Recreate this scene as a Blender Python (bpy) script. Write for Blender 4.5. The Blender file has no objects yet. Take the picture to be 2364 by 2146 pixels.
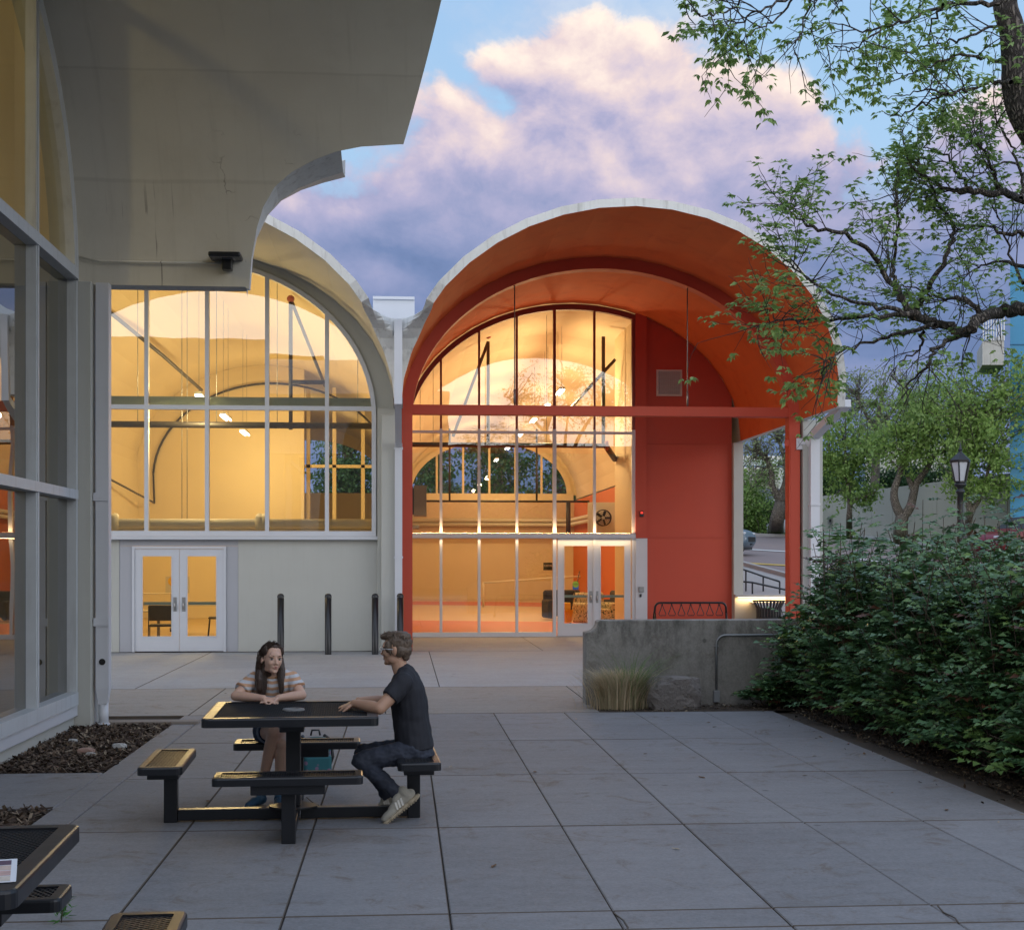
import bpy, bmesh, math, random
import numpy as np
from mathutils import Vector, Matrix, noise
R = math.radians
rng = np.random.default_rng(7)
random.seed(7)
scene = bpy.context.scene
C = scene.collection

# ------------------------------------------------------------------ camera
EYE = 1.85
YAW = R(4.4)
FPX = 3300.0                      # focal length in pixels of the 2364-pixel-wide photograph
cd = bpy.data.cameras.new('camera')
cam = bpy.data.objects.new('camera', cd); C.objects.link(cam)
cam.location = (0, 0, EYE); cam.rotation_euler = (R(90), 0, -YAW)
cd.sensor_width = 36; cd.lens = FPX / 2364 * 36
cd.shift_y = (1294 - 1073) / 2364
cd.clip_start = .05; cd.clip_end = 3000
scene.camera = cam

# ------------------------------------------------------------------ colour management, sampling
scene.view_settings.view_transform = 'Standard'
scene.view_settings.look = 'None'
scene.view_settings.exposure = 0.34
scene.view_settings.gamma = 1.0
scene.render.film_transparent = False
try:
    cy = scene.cycles
    cy.max_bounces = 8; cy.diffuse_bounces = 4; cy.glossy_bounces = 3
    cy.transmission_bounces = 4; cy.transparent_max_bounces = 20
    cy.caustics_reflective = False; cy.caustics_refractive = False
    cy.sample_clamp_indirect = 6.0
    cy.use_denoising = True
    cy.denoiser = 'OPENIMAGEDENOISE'
    cy.use_adaptive_sampling = False
except Exception:
    pass

# ------------------------------------------------------------------ node helper
class NT:
    def __init__(s, tree): s.t = tree; tree.nodes.clear()
    def n(s, typ, props=None, **inp):
        nd = s.t.nodes.new('ShaderNode' + typ)
        for k, v in (props or {}).items(): setattr(nd, k, v)
        for k, v in inp.items():
            key = int(k[1:]) if k[0] == 'i' and k[1:].isdigit() else k.replace('_', ' ')
            s.set(nd.inputs[key], v)
        return nd
    def set(s, sock, v):
        if isinstance(v, bpy.types.NodeSocket): s.t.links.new(v, sock)
        elif isinstance(v, bpy.types.Node): s.t.links.new(v.outputs[0], sock)
        else: sock.default_value = v
    def m(s, op, a, b=None, c=None, clamp=False):
        nd = s.t.nodes.new('ShaderNodeMath'); nd.operation = op; nd.use_clamp = clamp
        s.set(nd.inputs[0], a)
        if b is not None: s.set(nd.inputs[1], b)
        if c is not None: s.set(nd.inputs[2], c)
        return nd.outputs[0]
    def mix(s, f, a, b, mode='MIX'):
        nd = s.t.nodes.new('ShaderNodeMix'); nd.data_type = 'RGBA'; nd.blend_type = mode
        s.set(nd.inputs[0], f); s.set(nd.inputs[6], a); s.set(nd.inputs[7], b)
        return nd.outputs[2]
    def ramp(s, f, stops, interp='LINEAR'):
        nd = s.t.nodes.new('ShaderNodeValToRGB'); nd.color_ramp.interpolation = interp
        el = nd.color_ramp.elements
        while len(el) > 1: el.remove(el[-1])
        for i, (p, c) in enumerate(stops):
            e = el[0] if i == 0 else el.new(p)
            e.position = p
            e.color = c if len(c) == 4 else (*c, 1)
        s.set(nd.inputs[0], f)
        return nd.outputs[0]
    def smooth(s, x, lo, hi):
        nd = s.t.nodes.new('ShaderNodeMapRange'); nd.interpolation_type = 'SMOOTHSTEP'
        s.set(nd.inputs[0], x); s.set(nd.inputs[1], lo); s.set(nd.inputs[2], hi)
        nd.inputs[3].default_value = 0; nd.inputs[4].default_value = 1
        return nd.outputs[0]

# ------------------------------------------------------------------ world: dusk sky with a bank of cloud
SUN_EL, SUN_ROT = R(10), R(215)    # a low sun behind the camera, to the left
world = bpy.data.worlds.new('World'); scene.world = world
world.use_nodes = True
w = NT(world.node_tree)
tc = w.n('TexCoord').outputs['Generated']
sep = w.n('SeparateXYZ', i0=tc)
sx, sy, sz = sep.outputs
sky = w.n('TexSky', dict(sky_type='NISHITA', sun_disc=False, sun_elevation=SUN_EL, sun_rotation=SUN_ROT,
                         air_density=1.0, dust_density=.6, ozone_density=2.0))
W_STR = 0.1
def rgb(r, g, b): return (r / W_STR, g / W_STR, b / W_STR, 1)
# clear sky: the Nishita sky pulled to the pale blue of the hour after sunset
clear = w.mix(.72, sky.outputs[0], w.ramp(sz, [(0, rgb(.46, .56, .74)[:3]), (.30, rgb(.38, .58, .82)[:3]), (.45, rgb(.34, .54, .84)[:3]), (.7, rgb(.52, .66, .92)[:3]), (1, rgb(.62, .74, .98)[:3])]))
# cloud field in direction space: heaped cumulus from domain-warped noise and soft cells
def cloudnoise(off):
    mp = w.n('Mapping', i0=tc, i1=off, i3=(1.0, 1.0, 1.25))
    wv = w.n('TexNoise', dict(noise_dimensions='3D'), Vector=mp.outputs[0], Scale=9.0, Detail=5.0, Roughness=.55)
    vv = w.n('VectorMath', dict(operation='MULTIPLY_ADD'), i0=wv.outputs['Color'], i1=(.060, .060, .060), i2=mp.outputs[0])
    n1 = w.n('TexNoise', dict(noise_dimensions='3D'), Vector=vv.outputs[0], Scale=3.6, Detail=3.0, Roughness=.5)
    n2 = w.n('TexNoise', dict(noise_dimensions='3D'), Vector=vv.outputs[0], Scale=17.0, Detail=9.0, Roughness=.62)
    v1 = w.n('TexVoronoi', dict(feature='SMOOTH_F1'), Vector=vv.outputs[0], Scale=10.0, Smoothness=.35)
    v2 = w.n('TexVoronoi', dict(feature='SMOOTH_F1'), Vector=vv.outputs[0], Scale=24.0, Smoothness=.35)
    s_ = w.m('MULTIPLY', n1.outputs['Fac'], .75)
    s_ = w.m('ADD', s_, w.m('MULTIPLY', n2.outputs['Fac'], .22))
    s_ = w.m('SUBTRACT', s_, w.m('MULTIPLY', v1.outputs['Distance'], .20))
    return w.m('SUBTRACT', s_, w.m('MULTIPLY', v2.outputs['Distance'], .10))
o0 = (.33, .52, .21)
na = cloudnoise(o0)
nb = cloudnoise((o0[0] + .004, o0[1], o0[2] + .016))
az = w.m('ARCTAN2', sx, w.m('MAXIMUM', w.m('ABSOLUTE', sy), .001))
el = w.m('ARCSINE', sz)
CM = .335
# the bank's upper edge: high above the hall, a little lower to both sides
top = w.m('SUBTRACT', .322, w.m('MULTIPLY', w.m('POWER', w.m('ABSOLUTE', w.m('SUBTRACT', az, .17)), 2.0), .07))
d_ = w.m('ADD', w.m('SUBTRACT', top, el), w.m('MULTIPLY', w.m('SUBTRACT', na, CM), .50))
dens = w.m('MAXIMUM', w.smooth(d_, -.006, .026), w.smooth(el, .275, .215))
thin = w.m('MULTIPLY', w.smooth(na, CM - .02, CM + .18), .5)          # veils above the bank
dens = w.m('MAXIMUM', dens, w.m('MULTIPLY', thin, w.smooth(el, .60, .30)))
relief = w.m('MULTIPLY', w.m('SUBTRACT', na, nb), w.m('ADD', 1.5, w.m('MULTIPLY', w.smooth(el, .17, .33), 1.9)))
edge = w.m('SUBTRACT', 1.0, w.smooth(d_, .01, .13))          # the sunlit crowns along the upper edge
tone = w.m('ADD', w.m('ADD', w.m('MULTIPLY', w.smooth(el, .12, .34), .50), relief), w.m('MULTIPLY', w.m('SUBTRACT', na, CM), .55))
tone = w.m('ADD', w.m('ADD', tone, .13), w.m('MULTIPLY', edge, .11))
cloud = w.ramp(tone, [(0.0, rgb(.105, .16, .30)[:3]), (.18, rgb(.15, .21, .38)[:3]), (.36, rgb(.25, .285, .46)[:3]),
                      (.52, rgb(.37, .36, .52)[:3]), (.67, rgb(.54, .47, .56)[:3]), (.82, rgb(.70, .575, .57)[:3]), (1.0, rgb(.88, .75, .65)[:3])])
front = w.mix(dens, clear, cloud)
# the western half of the sky, behind the camera: bright after-glow
west = w.ramp(sz, [(0, rgb(1.1, .90, .70)[:3]), (.10, rgb(2.0, 1.95, 1.85)[:3]), (.26, rgb(2.0, 2.05, 2.1)[:3]), (.40, rgb(.95, 1.0, 1.1)[:3]), (.7, rgb(.74, .85, 1.08)[:3]), (1, rgb(.66, .78, 1.02)[:3])])
west = w.mix(w.m('MULTIPLY', w.smooth(na, .38, .55), .35), west, rgb(1.0, .95, .98))
wfac = w.smooth(sy, -.02, -.45)
final = w.mix(wfac, front, west)
bg = w.n('Background', Color=final, Strength=W_STR)
wo = w.n('OutputWorld', Surface=bg.outputs[0])
world.cycles.sampling_method = 'MANUAL'; world.cycles.sample_map_resolution = 512

# ------------------------------------------------------------------ sun: below the roofs, only a soft warm after-glow
sd = bpy.data.lights.new('sun', 'SUN'); so = bpy.data.objects.new('sun', sd); C.objects.link(so)
sd.energy = 0.12; sd.angle = R(30); sd.color = (1, .86, .70)
so.rotation_euler = (R(90) - SUN_EL, 0, R(180) - SUN_ROT)
so.location = (0, -10, 30)

# ------------------------------------------------------------------ materials
MATS = {}
def mk(name, col, rough=.6, var=.10, scale=3.0, bump=0.0, bscale=60.0, metal=0.0, spec=.5, streak=0.0, streak_col=(.05, .05, .045), coat=0.0, grime=0.0):
    m = bpy.data.materials.new(name); m.use_nodes = True
    t = NT(m.node_tree)
    co = t.n('TexCoord').outputs['Object']
    n1 = t.n('TexNoise', Vector=co, Scale=scale, Detail=6.0, Roughness=.6).outputs['Fac']
    k = t.m('ADD', 1 - var, t.m('MULTIPLY', n1, 2 * var))
    base = t.mix(1.0, (*col, 1), t.n('CombineXYZ', i0=k, i1=k, i2=k).outputs[0], 'MULTIPLY')
    if streak > 0:      # rain streaks: noise stretched along the vertical
        mp = t.n('Mapping', i0=co, i3=(7, 7, .5))
        s1 = t.n('TexNoise', Vector=mp.outputs[0], Scale=1.6, Detail=5.0, Roughness=.62).outputs['Fac']
        base = t.mix(t.m('MULTIPLY', t.smooth(s1, .5, .74), streak), base, (*streak_col, 1))
    if grime > 0:
        g1 = t.n('TexNoise', Vector=co, Scale=1.1, Detail=8.0, Roughness=.7).outputs['Fac']
        base = t.mix(t.m('MULTIPLY', t.smooth(g1, .5, .72), grime), base, (*streak_col, 1))
    p = t.n('BsdfPrincipled', Base_Color=base, Metallic=metal)
    r1 = t.m('ADD', rough - .08, t.m('MULTIPLY', n1, .16), clamp=True)
    t.set(p.inputs['Roughness'], r1)
    p.inputs['Specular IOR Level'].default_value = spec
    if coat: p.inputs['Coat Weight'].default_value = coat
    if bump > 0:
        n2 = t.n('TexNoise', Vector=co, Scale=bscale, Detail=5.0, Roughness=.6).outputs['Fac']
        bp = t.n('Bump', Strength=min(1, bump * 10), Distance=bump * .1, Height=n2)
        t.set(p.inputs['Normal'], bp.outputs[0])
    t.n('OutputMaterial', Surface=p.outputs[0])
    MATS[name] = m
    return m

def mk_emit(name, col, strength):
    m = bpy.data.materials.new(name); m.use_nodes = True
    t = NT(m.node_tree)
    e = t.n('Emission', Color=(*col, 1), Strength=strength)
    t.n('OutputMaterial', Surface=e.outputs[0]); MATS[name] = m
    return m

def mk_glass(name, ior=2.1, tint=(.96, .97, .96), wave=.0006):
    m = bpy.data.materials.new(name); m.use_nodes = True
    t = NT(m.node_tree)
    co = t.n('TexCoord').outputs['Object']
    n2 = t.n('TexNoise', Vector=co, Scale=.9, Detail=1.0).outputs['Fac']
    bp = t.n('Bump', Strength=.35, Distance=wave * 10, Height=n2)
    fr = t.n('Fresnel', IOR=ior, Normal=bp.outputs[0])
    tr = t.n('BsdfTransparent', Color=(*tint, 1))
    gl = t.n('BsdfGlossy', Color=(1, 1, 1, 1), Roughness=0.0, Normal=bp.outputs[0])
    mx = t.n('MixShader', i0=fr.outputs[0], i1=tr.outputs[0], i2=gl.outputs[0])
    t.n('OutputMaterial', Surface=mx.outputs[0]); MATS[name] = m
    return m

CREAM = mk('cream_stucco', (.47, .475, .445), .75, .07, 1.5, .02, 45, streak=.10, streak_col=(.30, .28, .22))
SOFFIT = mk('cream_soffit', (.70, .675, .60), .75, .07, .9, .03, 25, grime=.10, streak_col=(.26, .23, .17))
WHITE_C = mk('white_concrete', (.70, .71, .70), .7, .10, 3, .03, 40, streak=.55, streak_col=(.30, .29, .27), grime=.25)
GREY_C = mk('grey_concrete', (.42, .42, .41), .8, .14, 3, .03, 40, streak=.5, streak_col=(.16, .15, .14))
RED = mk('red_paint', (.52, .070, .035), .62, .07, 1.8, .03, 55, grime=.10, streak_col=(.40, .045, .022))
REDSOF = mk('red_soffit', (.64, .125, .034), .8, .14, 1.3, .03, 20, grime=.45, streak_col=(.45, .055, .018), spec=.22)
ALU = mk('white_aluminium', (.60, .62, .67), .38, .05, 4)
ALU_G = mk('grey_panel', (.40, .41, .45), .5, .05, 2)
GREEN_B = mk('grey_green_paint', (.33, .40, .31), .6, .06, 2)
INT_W = mk('interior_paint', (.78, .67, .46), .75, .05, .8)
INT_R = mk('interior_vault_paint', (.78, .66, .48), .75, .05, .8)
INT_OR = mk('interior_orange_paint', (.62, .17, .05), .7, .08, 1)
INT_BOARD = mk('interior_fibreboard', (.60, .47, .33), .85, .12, 9)
FLOOR_T = mk('interior_floor', (.56, .42, .24), .6, .10, 1.2)
FLOOR_O = mk('interior_floor_orange', (.55, .15, .04), .6, .10, 1.2)
BLACK = mk('black_powder_coat', (.011, .012, .015), .33, .2, 8, .008, 120, spec=.5)
BLACKM = mk('black_mesh_coat', (.008, .009, .011), .65, .2, 8, spec=.3)
BLACKP = mk('black_pipe', (.03, .026, .024), .5, .2, 6)
REDP = mk('red_fitting', (.30, .05, .02), .5, .2, 6)
PIPE_W = mk('white_pipe', (.70, .66, .57), .6, .06, 4)
STEEL = mk('steel', (.45, .45, .46), .35, .1, 5, metal=.9)
GALV = mk('galvanised', (.30, .31, .32), .45, .12, 9, metal=.7)
GLASS = mk_glass('window_glass', ior=2.3)
DOORGLASS = mk_glass('door_glass', ior=1.5)
WINGGLASS = mk_glass('wing_glass', ior=2.9, tint=(.16, .19, .23))
TUBE = mk_emit('tube_light', (1, .93, .78), 7.0)
LED = mk_emit('led_strip', (1, .78, .45), 2.5)
MAT_BROWN = mk('dark_bronze', (.045, .04, .037), .45, .1, 5)

# ------------------------------------------------------------------ object helpers
ORIGIN = {}
def thing(name, label, cat, loc=(0, 0, 0), rotz=0.0, group=None):
    o = bpy.data.objects.new(name, None); C.objects.link(o)
    o.empty_display_size = .2
    o.location = loc; o.rotation_euler = (0, 0, rotz)
    o['label'] = label; o['category'] = cat
    if group: o['group'] = group
    ORIGIN[o.name] = Vector(loc) if not rotz else None
    return o
def tag(o, label, cat, group=None):
    o['label'] = label; o['category'] = cat
    if group: o['group'] = group
    return o
def orient(me):
    bm = bmesh.new(); bm.from_mesh(me)
    bmesh.ops.recalc_face_normals(bm, faces=bm.faces); bm.to_mesh(me); bm.free()

class MB:
    """Collects geometry for one mesh object."""
    def __init__(s): s.v = []; s.f = []; s.mi = []; s.sm = []
    def add(s, vs, fs, mi=0, smooth=False):
        b = len(s.v); s.v += [tuple(p) for p in vs]
        for f in fs: s.f.append([b + i for i in f]); s.mi.append(mi); s.sm.append(smooth)
        return s
    def box(s, x0, x1, y0, y1, z0, z1, mi=0, M=None):
        vs = [(x, y, z) for z in (z0, z1) for y in (y0, y1) for x in (x0, x1)]
        if M is not None: vs = [tuple(M @ Vector(p)) for p in vs]
        return s.add(vs, [(0, 2, 3, 1), (4, 5, 7, 6), (0, 1, 5, 4), (2, 6, 7, 3), (0, 4, 6, 2), (1, 3, 7, 5)], mi)
    def cbox(s, c, d, mi=0, M=None):
        return s.box(c[0] - d[0] / 2, c[0] + d[0] / 2, c[1] - d[1] / 2, c[1] + d[1] / 2, c[2] - d[2] / 2, c[2] + d[2] / 2, mi, M)
    def bar(s, p, q, w, h, mi=0, up=(0, 0, 1)):
        p = Vector(p); q = Vector(q); d = (q - p).normalized(); u = Vector(up)
        r = d.cross(u)
        if r.length < 1e-4: r = d.cross(Vector((1, 0, 0)))
        r.normalize(); u = r.cross(d).normalized()
        vs = [e + r * a * w / 2 + u * b * h / 2 for e in (p, q) for a, b in ((-1, -1), (1, -1), (1, 1), (-1, 1))]
        return s.add(vs, [(0, 1, 2, 3), (7, 6, 5, 4), (0, 4, 5, 1), (1, 5, 6, 2), (2, 6, 7, 3), (3, 7, 4, 0)], mi)
    def tube(s, pts, rad, n=8, mi=0, caps=True, flat=None):
        pts = [Vector(p) for p in pts]
        if not hasattr(rad, '__len__'): rad = [rad] * len(pts)
        T = []
        for i in range(len(pts)):
            a = pts[max(0, i - 1)]; b = pts[min(len(pts) - 1, i + 1)]
            T.append((b - a).normalized())
        u = T[0].orthogonal().normalized()
        vs = []; fs = []
        for i, p in enumerate(pts):
            u = (u - T[i] * u.dot(T[i]))
            if u.length < 1e-5: u = T[i].orthogonal()
            u.normalize(); v = T[i].cross(u)
            for k in range(n):
                a = 2 * math.pi * k / n
                vs.append(p + (u * math.cos(a) + v * math.sin(a)) * rad[i])
        for i in range(len(pts) - 1):
            for k in range(n):
                k2 = (k + 1) % n
                fs.append((i * n + k, i * n + k2, (i + 1) * n + k2, (i + 1) * n + k))
        s.add(vs, fs, mi, True)
        if caps:
            m0 = len(pts) - 1
            b = len(s.v) - len(vs)
            s.f.append([b + k for k in range(n)][::-1]); s.mi.append(mi); s.sm.append(False)
            s.f.append([b + m0 * n + k for k in range(n)]); s.mi.append(mi); s.sm.append(False)
        return s
    def lathe(s, prof, c=(0, 0, 0), n=24, mi=0, smooth=True):
        vs = []; fs = []
        for (r, z) in prof:
            for k in range(n):
                a = 2 * math.pi * k / n
                vs.append((c[0] + r * math.cos(a), c[1] + r * math.sin(a), c[2] + z))
        for i in range(len(prof) - 1):
            for k in range(n):
                k2 = (k + 1) % n
                fs.append((i * n + k, i * n + k2, (i + 1) * n + k2, (i + 1) * n + k))
        return s.add(vs, fs, mi, smooth)
    def ball(s, c, r, mi=0, nu=14, nv=9, M=None):
        r = r if hasattr(r, '__len__') else (r, r, r)
        vs = []; fs = []
        for j in range(nv + 1):
            t = math.pi * j / nv
            for i in range(nu):
                p = 2 * math.pi * i / nu
                q = Vector((r[0] * math.sin(t) * math.cos(p), r[1] * math.sin(t) * math.sin(p), r[2] * math.cos(t)))
                if M is not None: q = M @ q
                vs.append(q + Vector(c))
        for j in range(nv):
            for i in range(nu):
                i2 = (i + 1) % nu
                fs.append((j * nu + i, (j + 1) * nu + i, (j + 1) * nu + i2, j * nu + i2))
        return s.add(vs, fs, mi, True)
    def prism(s, poly, d, mi=0):
        """poly: list of 3-D points of a planar outline; d: extrusion vector"""
        n = len(poly); d = Vector(d)
        vs = [Vector(p) for p in poly] + [Vector(p) + d for p in poly]
        fs = [tuple(range(n))[::-1], tuple(range(n, 2 * n))] + [(i, (i + 1) % n, n + (i + 1) % n, n + i) for i in range(n)]
        return s.add(vs, fs, mi)
    def grid(s, rows, mi=0, smooth=False):
        nr = len(rows); nc = len(rows[0])
        vs = [p for r in rows for p in r]
        fs = [(i * nc + j, i * nc + j + 1, (i + 1) * nc + j + 1, (i + 1) * nc + j) for i in range(nr - 1) for j in range(nc - 1)]
        return s.add(vs, fs, mi, smooth)
    def build(s, name, mats, parent=None, bevel=0.0, local=False, recalc=True, kind=None, seg=2):
        me = bpy.data.meshes.new(name)
        off = Vector((0, 0, 0))
        if parent is not None and not local:
            off = ORIGIN.get(parent.name) or Vector((0, 0, 0))
        vs = [(p[0] - off[0], p[1] - off[1], p[2] - off[2]) for p in s.v]
        me.from_pydata(vs, [], s.f)
        if not isinstance(mats, (list, tuple)): mats = [mats]
        for m in mats: me.materials.append(m)
        me.polygons.foreach_set('material_index', s.mi)
        me.polygons.foreach_set('use_smooth', s.sm)
        if recalc: orient(me)
        o = bpy.data.objects.new(name, me); C.objects.link(o)
        if parent is not None:
            o.parent = parent; ORIGIN[o.name] = off
        if bevel:
            b = o.modifiers.new('bevel', 'BEVEL'); b.width = bevel; b.segments = seg; b.limit_method = 'ANGLE'; b.angle_limit = R(40)
        if kind: o['kind'] = kind
        return o

def copy_tree(o, parent=None):
    c = o.copy(); C.objects.link(c); c.parent = parent
    for ch in [x for x in bpy.data.objects if x.parent == o]: copy_tree(ch, c)
    return c

def mesh_np(name, V, F, mats, parent=None, mi=None, smooth=False, local=False):
    """fast mesh from numpy arrays (all faces the same size)"""
    off = np.zeros(3)
    if parent is not None and not local and ORIGIN.get(parent.name): off = np.array(ORIGIN[parent.name])
    V = np.asarray(V, dtype=np.float32) - off.astype(np.float32); F = np.asarray(F, dtype=np.int32)
    me = bpy.data.meshes.new(name)
    k = F.shape[1]
    me.vertices.add(len(V)); me.vertices.foreach_set('co', V.ravel())
    me.loops.add(F.size); me.loops.foreach_set('vertex_index', F.ravel())
    me.polygons.add(len(F)); me.polygons.foreach_set('loop_start', np.arange(0, F.size, k, dtype=np.int32))
    if not isinstance(mats, (list, tuple)): mats = [mats]
    for m in mats: me.materials.append(m)
    if mi is not None: me.polygons.foreach_set('material_index', np.asarray(mi, dtype=np.int32))
    if smooth: me.polygons.foreach_set('use_smooth', np.ones(len(F), dtype=bool))
    me.update(calc_edges=True); me.validate()
    o = bpy.data.objects.new(name, me); C.objects.link(o)
    if parent is not None:
        o.parent = parent; ORIGIN[o.name] = Vector(off)
    return o

# survey: the bearing of a photograph pixel (2364 x 2146), met with the plane Y = const or Z = const
CY, SY = math.cos(YAW), math.sin(YAW)
def at(u, v, Y):
    xc = (u - 1182) / FPX; d = Y / (CY - xc * SY)
    return Vector((d * (SY + xc * CY), Y, EYE + (1294 - v) / FPX * d))
def atd(u, v, d):
    xc = (u - 1182) / FPX
    return Vector((d * (SY + xc * CY), d * (CY - xc * SY), EYE + (1294 - v) / FPX * d))
def ground(u, v, z=0.0):
    return atd(u, v, FPX * (EYE - z) / (v - 1294))
# ================================================================== SETTING: ground
def noisy(v, s, a): return a * (noise.noise(Vector(v) * s))
YF, YG = 29.5, 34.7         # facade line of the two vaulted halls; recessed glass line of the red hall

def mk_concrete(name, col, warm, island=True):
    m = bpy.data.materials.new(name); m.use_nodes = True
    t = NT(m.node_tree)
    geo = t.n('NewGeometry'); co = t.n('TexCoord').outputs['Object']
    n1 = t.n('TexNoise', Vector=co, Scale=.8, Detail=8.0, Roughness=.66).outputs['Fac']
    n2 = t.n('TexNoise', Vector=co, Scale=42.0, Detail=5.0, Roughness=.75).outputs['Fac']
    n4 = t.n('TexNoise', Vector=co, Scale=11.0, Detail=6.0, Roughness=.7).outputs['Fac']
    n3 = t.n('TexNoise', Vector=co, Scale=2.2, Detail=10.0, Roughness=.75, Distortion=1.2).outputs['Fac']
    mp = t.n('Mapping', i0=co, i3=(.5, 3.5, 1)); n5 = t.n('TexNoise', Vector=mp.outputs[0], Scale=1.3, Detail=8.0, Roughness=.7).outputs['Fac']
    vs = t.n('TexVoronoi', Vector=co, Scale=2.3); spots = vs.outputs['Distance']
    k = t.m('ADD', .62, t.m('MULTIPLY', n1, .42))
    if island: k = t.m('ADD', k, t.m('MULTIPLY', t.m('SUBTRACT', geo.outputs['Random Per Island'], .5), .12))
    k = t.m('ADD', k, t.m('MULTIPLY', t.m('SUBTRACT', n2, .5), .75))
    k = t.m('ADD', k, t.m('MULTIPLY', t.m('SUBTRACT', n4, .5), .40))
    k = t.m('ADD', k, t.m('MULTIPLY', t.m('SUBTRACT', n5, .5), .34))
    base = t.mix(1.0, (*col, 1), t.n('CombineXYZ', i0=k, i1=k, i2=k).outputs[0], 'MULTIPLY')
    base = t.mix(t.m('MULTIPLY', t.smooth(n3, .52, .68), .62), base, (*warm, 1))         # rusty and earthy stains
    msk = t.m('MULTIPLY', t.smooth(spots, .085, .04), t.smooth(t.n('SeparateColor', i0=vs.outputs['Color']).outputs[0], .45, .55))
    base = t.mix(t.m('MULTIPLY', msk, .55), base, (.045, .042, .04, 1))   # old gum spots
    p = t.n('BsdfPrincipled', Base_Color=base, Roughness=t.m('ADD', .62, t.m('MULTIPLY', n1, .25)))
    p.inputs['Specular IOR Level'].default_value = .4
    bp = t.n('Bump', Strength=.45, Distance=.006, Height=t.m('ADD', n2, n4)); t.set(p.inputs['Normal'], bp.outputs[0])
    t.n('OutputMaterial', Surface=p.outputs[0]); MATS[name] = m
    return m
SLAB = mk_concrete('slab_concrete', (.258, .254, .262), (.125, .088, .06))
WALKC = mk_concrete('walk_concrete', (.31, .29, .27), (.17, .125, .09))
FOREC = mk_concrete('forecourt_concrete', (.35, .36, .375), (.27, .28, .26))
JOINT = mk('joint_dirt', (.10, .08, .064), .95, .3, 8)
SOIL = mk('soil', (.075, .055, .04), .95, .35, 5, .3, 30)
ASPH = mk('asphalt_road', (.25, .20, .19), .9, .12, 2, .05, 60)
PAVE = mk('pavement_concrete', (.40, .39, .37), .85, .1, 2)
GRASSM = mk('lawn', (.085, .17, .035), .9, .35, 14)

g = MB(); g.box(-400, 400, -300, 900, -1.2, -.9)
# a single earth sheet out to the horizon, rising behind the halls on the street side
def terr(x, y):
    z = .85 + .0635 * (y - YG)
    if y > 90: z = .85 + .0635 * (90 - YG) + (y - 90) * .01
    return z
gm = MB()
gm.grid([[(-600, -400, -.06), (600, -400, -.06)], [(-600, 34, -.06), (600, 34, -.06)], [(-600, 900, -.06), (600, 900, -.06)]])
gm.build('ground', SOIL, kind='structure')

def slab_field(name, xs, ys, mat, gap=.006, gapy=.012, skip=lambda x, y: False, z=0.0, jitter=.0):
    m = MB()
    for i in range(len(xs) - 1):
        for j in range(len(ys) - 1):
            xa, xb, ya, yb = xs[i] + gap / 2, xs[i + 1] - gap / 2, ys[j] + gapy / 2, ys[j + 1] - gapy / 2
            if skip((xa + xb) / 2, (ya + yb) / 2): continue
            m.box(xa, xb, ya, yb, -.05, z + random.uniform(-jitter, jitter)); m.mi[-4:] = [1] * 4
    o = m.build(name, [mat, JOINT], kind='structure', bevel=.006, seg=1)
    return o
XS = [.25 + .862 * k for k in range(-12, 13)]
XS = [x for x in XS if x < 9]
YS = [-4.7, -2.3, .1, 2.5, 4.9, 7.12, 7.5, 9.93, 12.33, 14.71, 17.34]
def bed(x, y): return (x < -2.38 and y > 6) or (x > 4.85 and y > 8.3)
slab_field('plaza', XS, YS, SLAB, skip=bed, jitter=.0015)
ck = MB()
for line in ([(1416, 2106), (1432, 2118), (1440, 2124), (1446, 2134), (1450, 2140), (1444, 2150)], [(2165, 2090), (2178, 2105), (2205, 2118), (2212, 2128)], [(708, 1840), (722, 1852), (735, 1858)]):
    pts = [ground(u, v) for u, v in line]
    for a, b in zip(pts, pts[1:]): ck.bar(a + Vector((0, 0, .0005)), b + Vector((0, 0, .0005)), .007, .006)
ck.build('plaza_crack', JOINT, kind='structure')
jb = MB(); jb.grid([[(-10.2, -4.7, -.035), (9, -4.7, -.035)], [(-10.2, 34.7, -.035), (9, 34.7, -.035)]]); jb.build('plaza_bedding', JOINT, kind='structure')
# the strip of concrete between and beside the mulch beds on the left
bs = MB(); bs.box(-2.60, -2.345, 3.0, 17.34, -.05, .0); bs.box(-3.85, -2.61, 10.95, 12.75, -.05, -.002); bs.box(-3.85, -2.61, 2, 7.5, -.05, -.002)
bs.build('bed_border', SLAB, kind='structure', bevel=.008, seg=1)
XW = [-9.2, -6.0, -3.5, -1.05, 1.3, 3.66, 6.2, 9.2]
def wbed(x, y): return x > 2.45 and y < 19.2
slab_field('walkway', [-9.2, -4.9, -2.55, -.2, 2.42], [17.35, 21.0], WALKC)
wk = MB(); wk.box(2.43, 9.2, 18.75, 21.0, -.05, 0); wk.build('walkway_behind_wall', WALKC, kind='structure')
slab_field('forecourt', [-9.2, -3.85, .55, 4.85, 12.0], [21.01, 29.3], FOREC, gap=.008)
slab_field('porch_floor', [-.05, 2.9, 5.8, 12.0], [29.31, YG + .1], FOREC, gap=.008)
# planting bed in front of the low wall and under the shrubs
pb = MB()
pts = [[(x, y, -.012 + .03 * noise.noise(Vector((x * 2, y * 2, 3)))) for x in np.linspace(2.42, 12, 50)] for y in np.linspace(17.36, 18.8, 10)]
pb.grid(pts)
pts = [[(x, y, -.012 + .05 * noise.noise(Vector((x * 1.5, y * 1.5, 7)))) for x in np.linspace(4.86, 12, 30)] for y in np.linspace(8.0, 17.4, 40)]
pb.grid(pts); pb.build('planting_bed', SOIL, kind='structure')

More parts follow.
